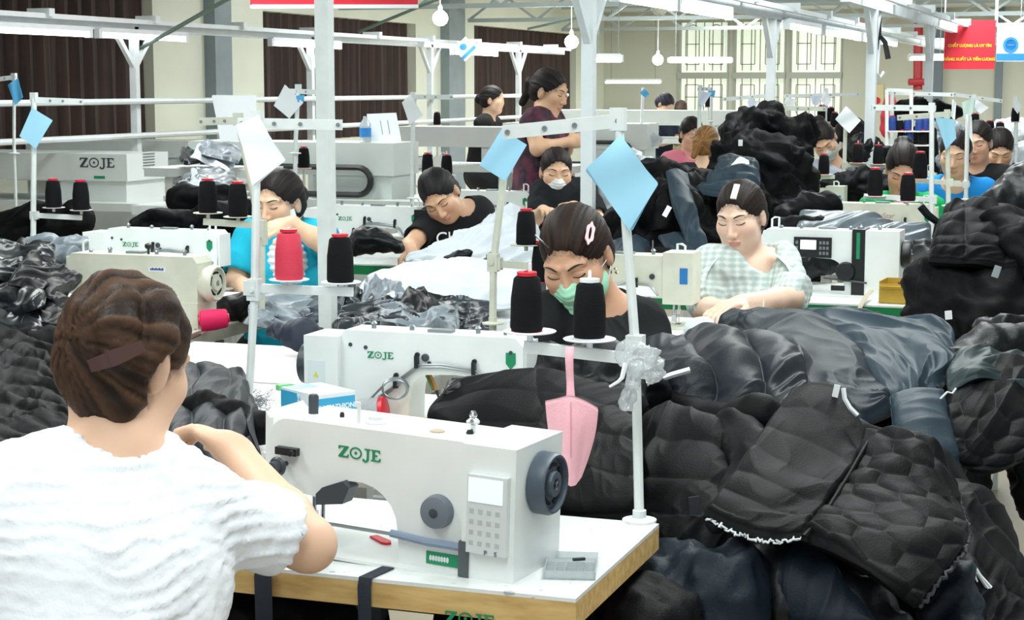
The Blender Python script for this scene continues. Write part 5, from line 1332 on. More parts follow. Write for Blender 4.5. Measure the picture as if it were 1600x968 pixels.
def gridq(cu, cv, amp):
    def f(u, v, sd): return amp * np.sqrt(np.abs(np.sin(PI * u / cu)) * np.abs(np.sin(PI * v / cv)) + 1e-4)
    return f
def folds(amp, sc=7., an=(1, .35), fine=.25, rot=.5):
    def f(u, v, sd):
        c, s = math.cos(rot), math.sin(rot); a, b = c * u + s * v, -s * u + c * v
        P = np.stack([a * sc * an[0], b * sc * an[1], a * 0 + sd * 3.1], -1); P = warp(P, .55, .9, sd)
        r = np.clip(ridged(P, 2, sd), -1.5, 2); q = np.clip(ridged(P * 2.7, 2, sd + 7), -1, 2)
        return amp * (r * .7 + fine * q)
    return f
def addf(*fs): return lambda u, v, sd: sum(f(u, v, sd) for f in fs)
SEED = [10]
def patch(name, rows, m, parent=None, disp=None, thick=.018, n=(90, 90), d=None, rim=.03, label=None, cat=None, group=None, world_pts=False):
    """soft padded piece of cloth through a net of control points (px, py, distance)"""
    SEED[0] += 1; sd = SEED[0]
    R = [[A3(p) if world_pts else A3(at(*(p if len(p) == 3 else (p[0], p[1], d[i] if isinstance(d, (list, tuple)) else d)))) for p in r] for i, r in enumerate(rows)]
    C = np.array(R); nu, nv = n; tu, tv = np.linspace(0, 1, nu), np.linspace(0, 1, nv)
    S = crm(C, tv); S = crm(np.swapaxes(S, 0, 1), tu); S = np.swapaxes(S, 0, 1)     # (nv,nu,3)
    du = np.gradient(S, axis=1); dv = np.gradient(S, axis=0); N = np.cross(du, dv); N /= np.maximum(np.linalg.norm(N, axis=-1, keepdims=True), 1e-9)
    if N.reshape(-1, 3).mean(0) @ (CAM - S.reshape(-1, 3).mean(0)) < 0: N = -N
    Lu = np.linalg.norm(du, axis=-1).mean() * nu; Lv = np.linalg.norm(dv, axis=-1).mean() * nv
    U, Vv = np.meshgrid(tu * Lu, tv * Lv)
    e = np.minimum(np.minimum(U, Lu - U), np.minimum(Vv, Lv - Vv)); k = np.sqrt(np.clip(1 - (1 - np.clip(e / rim, 0, 1)) ** 2, 0, 1))
    h = disp(U, Vv, sd) if disp else 0 * U
    # ragged rim so that the outline is not a ruled curve
    wv = .006 * vnoise(np.stack([U * 14, Vv * 14, U * 0 + sd], -1), sd); S = S + wv[..., None] * (1 - k[..., None]) * UPV
    top = S + N * ((thick * .5 + h) * k)[..., None]; bot = S - N * ((thick * .5) * k + .001)[..., None]
    Vt = np.concatenate([top.reshape(-1, 3), bot.reshape(-1, 3)]); M_ = nu * nv; I = np.arange(M_).reshape(nv, nu)
    q = np.stack([I[:-1, :-1], I[:-1, 1:], I[1:, 1:], I[1:, :-1]], -1).reshape(-1, 4); F = [q, (q + M_)[:, ::-1]]
    rm = np.concatenate([I[0, :-1], I[:-1, -1], I[-1, :0:-1], I[:0:-1, 0]]); F.append(np.stack([rm, rm + M_, np.roll(rm, -1) + M_, np.roll(rm, -1)], -1)[:, ::-1])
    o = raw_mesh(name, Vt, np.concatenate(F), m, parent)
    if label: tag(o, label, cat or 'jacket', group or 'unfinished garments in heaps')
    o_edge = dict(S=S, N=N)
    return o, o_edge
def bulk(name, cones, m, amp=.02, sc=6., h=.014, parent=None, label=None, cat=None, group=None, k=.05, sd=None, an=(1, 1, 1), fine=.3, d=None):
    """crumpled bundle: union of thick strokes [(px,py,d,r) ...] with folds over it"""
    SEED[0] += 1; sd = sd or SEED[0]
    st = []
    for ch in cones: st.append([(A3(at(*c[:3])), c[3]) for c in ch])
    al = [p for ch in st for p, r in ch]; mr = max(r for ch in st for p, r in ch) + .05
    S = SDF(np.min(al, 0) - mr, np.max(al, 0) + mr, h)
    for ch in st:
        if len(ch) == 1: S.ell(ch[0][0], (ch[0][1],) * 3, None, k)
        else: S.chain([p for p, r in ch], [r for p, r in ch], k)
    V, F = S.mesh(); N = normals(V, F); rr = np.random.RandomState(sd); ax = rr.randn(3); ax /= np.linalg.norm(ax)
    Q = V - np.outer(V @ ax, ax) * .35; P = warp(Q * sc * np.array(an), .6, .9, sd)
    r = np.clip(ridged(P, 2, sd), -1.2, 2); q = np.clip(ridged(P * 2.6, 2, sd + 5), -1, 2)
    V = smooth_v(V + N * (amp * (.75 * r - .4 + fine * 1.1 * q))[:, None], F, 1, .35)
    V[:, 2] = np.maximum(V[:, 2], .004)
    o = raw_mesh(name, V, F, m, parent)
    if label: tag(o, label, cat or 'jacket', group or 'unfinished garments in heaps')
    return o
def strand(pts, r, m, name, parent=None):
    return MB().tube(pts, r, 5).build(name, m, parent)
def edge_thread(e, idx, m=THREADW, r=.0016, parent=None, name='frayed_edge', off=.008, jit=.004):
    S = e['S']; row = {'top': S[0], 'bottom': S[-1], 'left': S[:, 0], 'right': S[:, -1]}[idx]; b = MB(); rnd = random.Random(len(row))
    pts = [Vector(p) - FH * off + Vector([rnd.uniform(-1, 1) * jit for _ in range(3)]) for p in row[2:-2:2]]
    b.tube(pts, r, 5)
    return b.build(name, m, parent)
def tagpatch(x, y, d, w, h, rot, m, name, parent, writing=True):
    c = at(x, y, d); X = (RH * math.cos(rot) + ZU * math.sin(rot)); Y = -RH * math.sin(rot) + ZU * math.cos(rot); n = -FH; R = Matrix((X, Y, n)).transposed()
    return MB().box(c, (w, h, .003), R, .0008).build(name, m, parent)
def heap(label, loc, group='unfinished garments in heaps'): return thing('puffer_jacket', loc, label, 'jacket', group)

CHAR = mat('charcoal_sheer_nylon', '#2a323a', .36, var=.4, vscale=4, col2='#171c21', spec=.5)
def rag(name, px, py, d, w, h, rot, m, parent=None, amp=.02, sd=0, lift=.05, n=(70, 60), thick=.012, back=.35):
    """sheet thrown down on a surface: w x h pixels in the picture, lying back by the factor back, with a hump"""
    r = random.Random(sd); rows = []
    for i in range(4):
        row = []
        for k in range(5):
            u, v = k / 4 - .5, i / 3 - .5; x = px + w * (u * math.cos(rot) - v * h / w * math.sin(rot)) + r.uniform(-.06, .06) * w; y = py + w * (u * math.sin(rot)) + h * v * math.cos(rot) + r.uniform(-.12, .12) * h
            row.append((x, y, d - back * v + r.uniform(-lift, lift)))
        rows.append(row)
    return patch(name, rows, m, parent, folds(amp, r.uniform(8, 11), (1, .3), .25, r.uniform(0, 3)), thick, n, rim=.02)
# ---------------- big quilted jacket in front, right
j = heap('big black quilted jacket draped over the front of the heap, channelled and hexagon panels', at(1300, 900, 3.0))
_, e1 = patch('front_panel', [[(1236, 612, 3.62), (1278, 598, 3.64), (1318, 612, 3.62), (1357, 688, 3.50)], [(1190, 675, 3.44), (1240, 690, 3.42), (1292, 722, 3.38), (1328, 745, 3.34)], [(1140, 752, 3.24), (1190, 772, 3.20), (1240, 792, 3.18), (1290, 798, 3.18)], [(1100, 806, 3.10), (1150, 828, 3.06), (1205, 842, 3.04), (1258, 838, 3.05)]], BLACKF, j, addf(channels(.105, .006), folds(.013, 4.5, (1, .4), .25, .4)), .022, (150, 150), rim=.014)
_, e2 = patch('back_panel', [[(1352, 685, 3.52), (1402, 680, 3.5), (1452, 700, 3.46), (1492, 765, 3.40)], [(1318, 742, 3.36), (1380, 748, 3.32), (1450, 768, 3.28), (1506, 815, 3.24)], [(1286, 798, 3.18), (1360, 812, 3.14), (1440, 832, 3.08), (1506, 856, 3.08)], [(1250, 838, 3.04), (1322, 872, 2.98), (1385, 915, 2.93), (1432, 948, 2.92)]], BLACKF, j, addf(hexq(.085, .0105), folds(.013, 4)), .022, (190, 190), rim=.014)
edge_thread(e1, 'bottom', parent=j, r=.0022); edge_thread(e2, 'right', mat('dark_thread', '#1c2026', .6), parent=j, r=.004, name='piping')
MB().tube([at(x, y, dd - .045) for x, y, dd in ((1356, 690, 3.5), (1326, 742, 3.35), (1290, 800, 3.17), (1256, 838, 3.03))], .004, 6).build('seam', BLACKF, j)
tagpatch(1306, 612, 3.58, .012, .03, -.2, PAPERW, 'hanger_loop', j)
# ---------------- left puffer with sleeve
j = heap('black puffer jacket hanging beside the near stand\'s pole, right of the pink bag', at(1060, 850, 3.2))
patch('body_panel', [[(1003, 655, 3.62), (1045, 640, 3.66), (1095, 655, 3.62), (1150, 690, 3.56)], [(997, 735, 3.46), (1050, 725, 3.44), (1105, 735, 3.42), (1165, 765, 3.40)], [(1008, 815, 3.30), (1055, 820, 3.26), (1105, 825, 3.24), (1160, 835, 3.24)], [(1045, 885, 3.20), (1085, 892, 3.16), (1125, 888, 3.15), (1165, 880, 3.16)]], BLACKF, j, addf(channels(.12, .018), folds(.02, 6)), .03, (120, 120))
bulk('sleeve', [[(1150, 672, 3.55, .045), (1175, 720, 3.45, .05), (1160, 785, 3.32, .048), (1130, 838, 3.22, .04)]], BLACKF, .012, 9, .011, j)
bulk('collar', [[(1130, 665, 3.62, .03), (1180, 650, 3.62, .035), (1215, 665, 3.6, .03)]], BLACKF, .012, 9, .011, j)
tagpatch(1086, 790, 3.20, .02, .035, .15, mat('dark_tag', '#2b3138', .5), 'pocket_tag', j)
# ---------------- lower pieces
bulk('jacket', [[(1030, 850, 3.28, .05), (1060, 905, 3.12, .06), (1110, 930, 3.08, .06), (1150, 905, 3.12, .05)], [(1040, 960, 3.1, .05), (1130, 968, 3.05, .06)]], NAVYF, .028, 8, .010, label='dark navy crumpled jacket low in the heap, right of the near table corner', fine=.45)
bulk('jacket', [[(1160, 860, 3.26, .05), (1200, 900, 3.15, .055), (1240, 960, 3.1, .06)], [(1270, 870, 3.2, .05), (1320, 940, 3.1, .06), (1380, 985, 3.05, .06)]], BLACKS, .022, 7, .011, label='black jacket crumpled below the big quilted one, at the lower picture edge')
j = heap('dark navy jacket piece with seams hanging under the big quilted jacket', at(1300, 930, 3.05))
patch('panel', [[(1175, 850, 3.2), (1230, 850, 3.16), (1290, 880, 3.1)], [(1205, 905, 3.1), (1260, 905, 3.06), (1330, 920, 3.04)], [(1240, 975, 3.06), (1300, 985, 3.0), (1380, 985, 2.98)]], NAVYF, j, folds(.016, 8), .02, (80, 80))
bulk('jacket', [[(960, 935, 3.0, .045), (1010, 950, 2.98, .05), (1060, 975, 2.96, .05)], [(930, 968, 2.95, .04), (1000, 990, 2.9, .05)]], BLACKF, .018, 9, .011, label='black garment bunched in front of the near table corner')
j = heap('black jacket sliding down at the right picture edge with a white drawstring', at(1540, 900, 3.4))
patch('panel', [[(1468, 745, 3.66), (1510, 765, 3.7), (1545, 800, 3.7), (1570, 850, 3.66)], [(1495, 800, 3.5), (1530, 830, 3.5), (1570, 870, 3.46), (1600, 900, 3.46)], [(1500, 860, 3.36), (1530, 890, 3.34), (1570, 920, 3.32), (1610, 950, 3.32)], [(1470, 950, 3.2), (1510, 985, 3.2), (1560, 1000, 3.2), (1620, 1010, 3.2)]], BLACKF, j, addf(folds(.018, 6), channels(.13, .012)), .03, (100, 100))
strand([at(x, y, 3.26) for x, y in ((1522, 884), (1535, 905), (1546, 922), (1540, 930), (1528, 915), (1519, 892), (1530, 898), (1548, 918))], .004, PAPERW, 'drawstring', j)
strand([at(x, y, 3.2) for x, y in ((1470, 930), (1490, 925), (1508, 935), (1512, 950))], .0025, THREADW, 'loose_thread', j)
bulk('jacket', [[(1450, 880, 3.3, .05), (1480, 930, 3.25, .06), (1500, 985, 3.2, .06)]], NAVYF, .02, 8, .011, label='navy garment between the big quilted jacket and the right edge heap')
# support masses inside the heap
bulk('garment_bundle', [[(1100, 760, 3.75, .12), (1250, 760, 3.80, .16), (1400, 790, 3.80, .16)], [(1080, 900, 3.5, .12), (1250, 930, 3.45, .15), (1420, 960, 3.45, .15)], [(1560, 960, 3.7, .12), (1600, 1000, 3.6, .12)]], BLACKF, .02, 5, .02, label='mass of black garments inside the right heap', cat='garment pile')
# ---------------- on the table to the right: navy nylon and puffers
j = heap('dark navy puffer rolled along the table, right of the knotted plastic bag', at(1130, 620, 4.1))
patch('body_panel', [[(1005, 560, 4.25), (1080, 530, 4.35), (1165, 532, 4.38), (1250, 560, 4.38)], [(1012, 592, 4.0), (1095, 568, 4.05), (1180, 580, 4.1), (1262, 608, 4.12)], [(1040, 628, 3.9), (1110, 628, 3.9), (1190, 640, 3.92), (1268, 645, 3.95)], [(1015, 655, 3.92), (1100, 668, 3.86), (1185, 684, 3.84), (1256, 675, 3.88)]], mat('blue_black_nylon', '#131a23', .52, bump=.2, bscale=200, spec=.28), j, addf(channels(.12, .035, 'u'), folds(.014, 7)), .04, (130, 110))
strand([at(x, y, 3.84) for x, y in ((1030, 592), (1050, 585), (1078, 577))], .007, PAPERW, 'white_drawcord', j)
j = heap('slate navy nylon jacket spread over the table before the woman in plaid', at(1260, 560, 4.4))
patch('body_panel', [[(1112, 520, 4.95), (1180, 498, 5.0), (1260, 500, 5.0), (1330, 526, 4.9)], [(1165, 520, 4.7), (1240, 510, 4.75), (1310, 535, 4.7), (1360, 580, 4.55)], [(1200, 575, 4.35), (1270, 575, 4.35), (1335, 600, 4.3), (1385, 630, 4.25)], [(1255, 645, 4.05), (1310, 652, 4.05), (1350, 660, 4.02), (1395, 640, 4.1)]], NAVYF, j, folds(.034, 4.2, (1, .35), .22, .9), .03, (140, 140))
tagpatch(1150, 508, 4.82, .02, .014, .3, PAPERW, 'small_label', j)
j = heap('slate nylon jacket with shiny sleeve lying to the right edge of the table', at(1400, 560, 4.4))
patch('body_panel', [[(1245, 506, 5.1), (1310, 490, 5.2), (1385, 508, 5.1), (1425, 522, 5.0)], [(1290, 520, 4.8), (1370, 518, 4.85), (1440, 524, 4.8), (1488, 532, 4.75)], [(1335, 565, 4.5), (1400, 562, 4.5), (1450, 566, 4.48), (1486, 585, 4.45)], [(1380, 635, 4.2), (1415, 632, 4.2), (1440, 622, 4.22), (1465, 604, 4.25)]], SLATEF, j, folds(.034, 4.6, (1, .32), .28, -.35), .03, (130, 130))
j = heap('dark denim blue panel hanging from the table edge right of the big jacket', at(1450, 690, 4.05))
patch('panel', [[(1390, 622, 4.15), (1430, 608, 4.2), (1475, 612, 4.2)], [(1396, 680, 4.0), (1445, 675, 4.0), (1490, 685, 4.02)], [(1405, 735, 3.95), (1460, 752, 3.94), (1506, 738, 3.98)]], SLATEF, j, folds(.012, 6, (1, .3), .2, 1.4), .02, (80, 80))
j = heap('hexagon quilted black jacket hanging off the table at the right edge', at(1540, 650, 4.0))
_, e = patch('body_panel', [[(1478, 618, 4.25), (1520, 572, 4.35), (1572, 560, 4.4), (1625, 585, 4.4)], [(1478, 655, 4.1), (1530, 640, 4.12), (1582, 640, 4.14), (1630, 655, 4.15)], [(1484, 700, 4.02), (1530, 705, 4.0), (1580, 700, 4.02), (1630, 690, 4.05)], [(1500, 728, 4.0), (1535, 740, 3.97), (1575, 732, 4.0), (1620, 705, 4.02)]], BLACKF, j, addf(hexq(.085, .009), folds(.016, 5)), .022, (140, 140), rim=.014)
strand([at(x, y, 4.12) for x, y in ((1468, 624), (1480, 612), (1488, 614), (1494, 606))], .003, THREADW, 'loose_thread', j)
bulk('jacket', [[(1490, 575, 4.5, .05), (1540, 545, 4.6, .06), (1600, 545, 4.6, .06)], [(1560, 520, 4.8, .06), (1610, 530, 4.8, .06)]], BLACKS, .02, 8, .012, label='black cloth bunched above the hexagon quilted jacket at right')
# ---------------- far right mound
j = heap('black quilted puffer on top of the tall heap at the right edge', at(1530, 380, 5.5))
patch('body_panel', [[(1478, 338, 5.6), (1510, 318, 5.65), (1560, 325, 5.65), (1630, 345, 5.6)], [(1455, 382, 5.4), (1510, 372, 5.4), (1575, 380, 5.4), (1630, 385, 5.4)], [(1450, 408, 5.3), (1510, 412, 5.28), (1575, 418, 5.28), (1630, 420, 5.28)]], BLACKF, j, addf(gridq(.11, .08, .016), folds(.016, 6)), .04, (110, 90))
bulk('sleeve', [[(1560, 352, 5.45, .06), (1590, 380, 5.35, .065), (1612, 420, 5.3, .06)]], BLACKF, .014, 9, .012, j)
tagpatch(1557, 424, 5.16, .02, .035, -.3, mat('grey_tag', '#9aa3a8', .5), 'side_tag', j); tagpatch(1482, 492, 5.1, .02, .025, .1, PAPERW, 'white_tag', j)
bulk('jacket', [[(1470, 440, 5.4, .10), (1540, 455, 5.4, .13), (1610, 455, 5.4, .13)], [(1460, 500, 5.4, .09), (1540, 510, 5.35, .12), (1610, 510, 5.35, .12)], [(1490, 560, 5.45, .1), (1490, 780, 5.45, .1)], [(1620, 560, 5.45, .1), (1640, 780, 5.45, .1)]], BLACKF, .03, 6, .014, label='black jackets folded in the lower part of the tall heap at the right edge', fine=.4)
bulk('jacket', [[(1560, 320, 6.2, .07), (1600, 300, 6.3, .09), (1630, 310, 6.2, .09)], [(1570, 295, 6.6, .05), (1600, 280, 6.6, .06)]], BLACKS, .02, 8, .013, label='black jacket sleeve pulled over by the woman in a black t-shirt')
bulk('jacket', [[(1300, 520, 5.5, .06), (1370, 530, 5.5, .07), (1450, 530, 5.5, .07)], [(1320, 560, 5.6, .09), (1420, 560, 5.6, .09)]], BLACKF, .024, 7, .014, label='black garments lying under the green edged table at right')
# ---------------- black garments before the pink-clip woman
j = heap('black quilted jacket hanging over the second table behind the pink bag', at(880, 760, 3.2))
patch('body_panel', [[(702, 600, 3.50), (780, 596, 3.56), (870, 592, 3.6), (1000, 628, 3.6)], [(668, 655, 3.42), (770, 640, 3.42), (880, 642, 3.42), (1002, 672, 3.42)], [(735, 705, 3.32), (830, 705, 3.30), (920, 715, 3.28), (1003, 735, 3.28)], [(820, 812, 3.20), (880, 812, 3.17), (940, 812, 3.15), (1003, 812, 3.15)]], BLACKF, j, addf(gridq(.20, .13, .008), folds(.014, 5)), .03, (150, 130))
_, e = patch('hem', [[(700, 592, 3.5), (790, 590, 3.58), (880, 596, 3.6)], [(692, 612, 3.44), (790, 610, 3.5), (885, 622, 3.52)]], BLACKS, j, folds(.006, 10), .02, (80, 24))
bulk('jacket', [[(860, 575, 3.95, .05), (930, 585, 3.9, .06), (1000, 600, 3.85, .055)], [(830, 600, 3.9, .03), (870, 560, 4.0, .035)], [(890, 640, 3.8, .06), (980, 640, 3.75, .06)]], BLACKS, .02, 9, .010, label='black jacket under the hands of the pink-clip woman', fine=.4)
bulk('jacket', [[(1030, 640, 3.95, .06), (1100, 690, 3.85, .08), (1190, 700, 3.85, .08)]], BLACKF, .02, 7, .013, label='black garment under the rolled navy puffer')
# ---------------- left side
j = heap('black quilted jacket at the left edge behind the woman in white', at(50, 640, 3.4))
patch('body_panel', [[(-60, 505, 5.1), (10, 525, 4.95), (70, 545, 4.75), (118, 600, 4.25)], [(-60, 580, 4.4), (10, 595, 4.3), (75, 610, 4.15), (125, 650, 3.85)], [(-60, 650, 3.85), (10, 660, 3.8), (80, 675, 3.7), (130, 690, 3.6)], [(-60, 720, 3.45), (10, 722, 3.44), (80, 728, 3.42), (140, 730, 3.42)]], BLACKF, j, addf(channels(.14, .014, wob=.5), folds(.012, 6)), .03, (130, 130))
j = heap('black channelled puffer jacket between the woman in white and the near machine', at(340, 660, 3.3))
patch('body_panel', [[(275, 592, 4.3), (320, 574, 4.4), (370, 592, 4.3), (384, 640, 3.9)], [(262, 640, 3.9), (315, 630, 3.92), (370, 650, 3.8), (402, 690, 3.52)], [(250, 690, 3.54), (310, 690, 3.5), (370, 710, 3.42), (412, 742, 3.32)], [(260, 750, 3.28), (320, 770, 3.22), (380, 790, 3.18), (416, 800, 3.16)]], mat('blue_black_nylon', '#161c26', .42), j, addf(channels(.12, .020, 'u'), folds(.008, 6)), .035, (120, 120))
bulk('collar', [[(270, 655, 3.78, .03), (320, 650, 3.74, .045), (400, 665, 3.66, .035)]], BLACKF, .014, 9, .011, j)
j = heap('shiny black nylon jackets piled at the left edge before the old cream machine', at(40, 470, 5.3))
bulk('body', [[(-20, 430, 5.7, .07), (30, 415, 5.7, .07), (75, 420, 5.7, .05)], [(0, 490, 5.4, .08), (60, 490, 5.3, .07)]], BLACKS, .02, 6, .012, j)
for k, (x, y, d_, w, h, ro) in enumerate(((30, 410, 5.45, 110, 60, .15), (70, 440, 5.3, 90, 60, .5), (20, 460, 5.2, 90, 70, -.4), (75, 490, 5.1, 90, 60, .2), (20, 500, 5.05, 90, 50, 0.))): rag('nylon_panel', x, y, d_, w, h, ro, [mat('shiny_charcoal', '#161b20', .3, spec=.5), BLACKS][k % 2], j, .022, 60 + k, .04)
bulk('jacket', [[(-10, 540, 5.0, .06), (60, 545, 4.9, .06), (100, 530, 4.9, .05)]], BLACKF, .02, 8, .012, label='black garment hanging below the shiny pile at the left edge')
bulk('jacket', [[(30, 395, 6.0, .03), (80, 388, 6.0, .04), (125, 385, 6.0, .035)], [(70, 405, 5.8, .03), (110, 400, 5.8, .03)]], GREYF, .02, 11, .009, label='grey nylon lining lying behind the old cream machine')
bulk('jacket', [[(210, 352, 6.8, .032), (250, 347, 6.8, .036), (290, 345, 6.8, .04)], [(290, 350, 7, .05), (330, 345, 7, .07), (380, 340, 7, .07)], [(300, 395, 7, .07), (360, 400, 7, .08)], [(280, 310, 7.2, .05), (350, 310, 7.2, .05)]], BLACKF, .02, 8, .012, label='black puffer sleeve and body lying behind the machine at left')
j = heap('crumpled grey lining on the table left of the big white pad', at(328, 240, 9.2))
for k, (dx, dy, mm) in enumerate(((0, 0, GREYF), (-15, 5, CHAR), (18, -2, GREYF), (5, 8, WHITEF))): rag('lining_panel', 328 + dx, 240 + dy, 9.2 - .05 * k, 95 * .7, 20, .2 * (k - 1), mm, j, .014, 328 + k, .03, (50, 40))
j = heap('grey and white cloth just above the two black spools at left', at(318, 282, 8.4))
for k, (dx, dy, mm) in enumerate(((0, 0, GREYF), (-15, 5, CHAR), (18, -2, GREYF), (5, 8, WHITEF))): rag('lining_panel', 318 + dx, 282 + dy, 8.4 - .05 * k, 90 * .7, 28, .2 * (k - 1), mm, j, .016, 318 + k, .03, (50, 40))
bulk('jacket', [[(0, 360, 8.2, .08), (60, 352, 8.2, .1), (120, 345, 8.2, .1)]], BLACKF, .03, 6, .016, label='dark garments heaped under the far left stand')
# ---------------- middle: white padding and grey nylon
j = heap('white padded jacket lining piled on the leaning woman\'s green edged table', at(740, 390, 7.0))
patch('lining', [[(722, 380, 7.3), (760, 350, 7.35), (795, 336, 7.4), (842, 355, 7.3)], [(668, 398, 7.0), (722, 386, 6.95), (780, 372, 6.95), (845, 388, 6.95)], [(636, 412, 6.85), (705, 410, 6.75), (775, 415, 6.7), (845, 412, 6.7)], [(640, 420, 6.8), (710, 432, 6.65), (780, 440, 6.6), (845, 436, 6.6)]], WHITEF, j, addf(folds(.034, 8, (1, .3), .35, .8), channels(.16, .016, 'u')), .04, (130, 130))
bulk('dark_facing', [[(700, 405, 6.65, .02), (730, 398, 6.65, .025)], [(740, 425, 6.6, .02), (765, 420, 6.6, .025), (770, 400, 6.7, .02)]], BLACKS, .01, 12, .009, j)
j = heap('large white padding sheet lying flat before the leaning woman', at(690, 450, 6.0))
patch('sheet', [[(575, 442, 6.3), (640, 420, 6.45), (720, 408, 6.5), (815, 418, 6.45)], [(560, 458, 6.05), (645, 445, 6.0), (730, 442, 6.0), (815, 445, 6.0)], [(600, 470, 5.85), (675, 472, 5.8), (745, 482, 5.75), (812, 478, 5.75)]], WHITEF, j, folds(.016, 6), .03, (110, 100))
j = heap('crumpled charcoal nylon jackets along the table behind the second machine', at(620, 490, 5.6))
for k, (x, y, d_, w, h, ro, mm) in enumerate(((560, 478, 5.75, 90, 40, .2, CHAR), (625, 470, 5.8, 110, 42, .15, GREYF), (600, 492, 5.55, 120, 36, -.1, CHAR), (680, 488, 5.55, 110, 40, .35, BLACKS), (725, 492, 5.45, 90, 38, .1, CHAR), (655, 500, 5.4, 130, 30, .05, GREYF), (580, 505, 5.35, 110, 26, .0, CHAR))): rag('nylon_panel', x, y, d_, w, h, ro, mm, j, .028, 20 + k)
j = heap('grey sheer nylon sheets under the stand with the red spool', at(470, 485, 5.6))
for k, (x, y, d_, w, h, ro, mm) in enumerate(((455, 478, 5.7, 110, 40, .1, GREYF), (500, 485, 5.6, 80, 40, -.3, SLATEF), (430, 500, 5.5, 90, 30, .2, GREYF), (470, 505, 5.45, 80, 24, 0., CHAR))): rag('nylon_panel', x, y, d_, w, h, ro, mm, j, .024, 40 + k)
bulk('jacket', [[(430, 520, 5.0, .022), (470, 526, 4.95, .03), (500, 520, 5.0, .025)]], mat('navy_cotton', '#1b2436', .6), .014, 12, .008, label='small navy cloth lying left of the tall post\'s foot')
bulk('jacket', [[(345, 488, 5.7, .03), (375, 480, 5.7, .035), (400, 472, 5.8, .03)]], BLACKS, .016, 10, .009, label='black cloth under the hands of the woman in turquoise')
bulk('jacket', [[(548, 385, 7.3, .03), (580, 372, 7.35, .05), (618, 382, 7.3, .035)]], BLACKS, .022, 10, .010, label='black cloth bunched left on the leaning woman\'s green edged table')
bulk('jacket', [[(800, 395, 7.4, .035), (840, 405, 7.3, .04), (840, 440, 6.4, .05)]], BLACKS, .016, 9, .010, label='black cloth right of the white padding, behind the pink-clip woman')
for x, y, d_, z_, l_ in ((328, 250, 9.25, 1.08, 'pale counter carrying the crumpled grey lining at left'), (318, 296, 8.45, .94, 'pale counter carrying the grey and white cloth at left')):
    q = at(x, y, d_); table(q.x - .3, q.x + .3, q.y - .16, q.y + .25, l_, STEELW, z_)
# ---------------- central mound
j = heap('top of the big black heap, jackets piled head high behind the woman in plaid', at(1180, 240, 8.7))
bulk('body', [[(1152, 215, 8.8, .09), (1185, 205, 8.9, .13), (1235, 215, 8.9, .12)], [(1150, 260, 8.7, .14), (1210, 270, 8.7, .16)], [(1150, 320, 8.6, .16), (1215, 330, 8.6, .16)], [(1200, 180, 8.9, .05), (1212, 172, 8.9, .035)], [(1150, 400, 8.7, .2), (1160, 520, 8.7, .22)], [(1225, 400, 8.7, .2), (1225, 520, 8.7, .22)], [(1235, 250, 8.8, .08), (1262, 300, 8.7, .07)]], BLACKF, .05, 5.5, .016, j, fine=.4)
tagpatch(1157, 223, 8.35, .02, .03, 0, PAPERW, 'white_tag', j)
bulk('jacket', [[(985, 300, 7.6, .07), (1020, 294, 7.7, .09), (1080, 292, 7.7, .075)], [(990, 350, 7.5, .10), (1050, 340, 7.4, .13), (1110, 310, 7.6, .10)], [(985, 400, 7.4, .10), (1050, 410, 7.3, .10), (1100, 380, 7.3, .08)]], BLACKF, .045, 6, .014, label='black jackets in front of the central heap, left of the woman in plaid', fine=.4)
j = heap('slate nylon sleeves lying over the front of the central heap', at(1060, 320, 7.3))
patch('sleeve', [[(1040, 268, 7.35), (1058, 262, 7.4), (1075, 270, 7.4)], [(1050, 320, 7.2), (1068, 315, 7.22), (1085, 322, 7.25)], [(1068, 370, 7.1), (1085, 368, 7.1), (1098, 372, 7.12)], [(1085, 400, 7.05), (1100, 402, 7.05), (1112, 398, 7.08)]], SLATEF, j, folds(.015, 9, (1, .3), .3, .2), .03, (40, 90))
patch('gathered_lining', [[(1125, 262, 7.7), (1148, 250, 7.75), (1170, 258, 7.75), (1180, 280, 7.7)], [(1105, 285, 7.5), (1140, 275, 7.5), (1165, 280, 7.5), (1182, 300, 7.5)], [(1080, 300, 7.4), (1120, 305, 7.35), (1160, 310, 7.35), (1185, 315, 7.4)]], SLATEF, j, folds(.03, 11, (1, .25), .3, 1.3), .03, (70, 60))
patch('white_label_cloth', [[(1142, 256, 7.58), (1155, 246, 7.6), (1170, 252, 7.6)], [(1145, 268, 7.56), (1158, 262, 7.56), (1172, 262, 7.58)]], PAPERW, j, None, .01, (16, 16))
tagpatch(1042, 330, 7.0, .02, .045, -.5, PAPERW, 'small_label', j)
j = heap('dark slate panels with white frayed edge behind the cream machine', at(1010, 395, 7.0))
_, e = patch('panel', [[(955, 378, 7.2), (990, 368, 7.2), (1015, 378, 7.2)], [(960, 405, 7.05), (995, 398, 7.05), (1020, 408, 7.05)], [(970, 430, 7.0), (1000, 428, 7.0), (1022, 430, 7.0)]], SLATEF, j, folds(.01, 7), .02, (50, 50))
_, e = patch('second_panel', [[(1008, 385, 7.1), (1050, 392, 7.05), (1085, 412, 7.0)], [(1010, 410, 7.0), (1050, 412, 6.98), (1080, 425, 6.95)], [(1012, 430, 6.95), (1045, 432, 6.92), (1078, 434, 6.9)]], BLACKF, j, folds(.012, 7), .02, (60, 50)); edge_thread(e, 'top', parent=j, off=.03)
_, e = patch('third_panel', [[(1028, 372, 7.15), (1065, 362, 7.15), (1100, 385, 7.1)], [(1040, 390, 7.05), (1080, 400, 7.02), (1110, 412, 7.0)]], SLATEF, j, folds(.012, 7), .02, (60, 40))
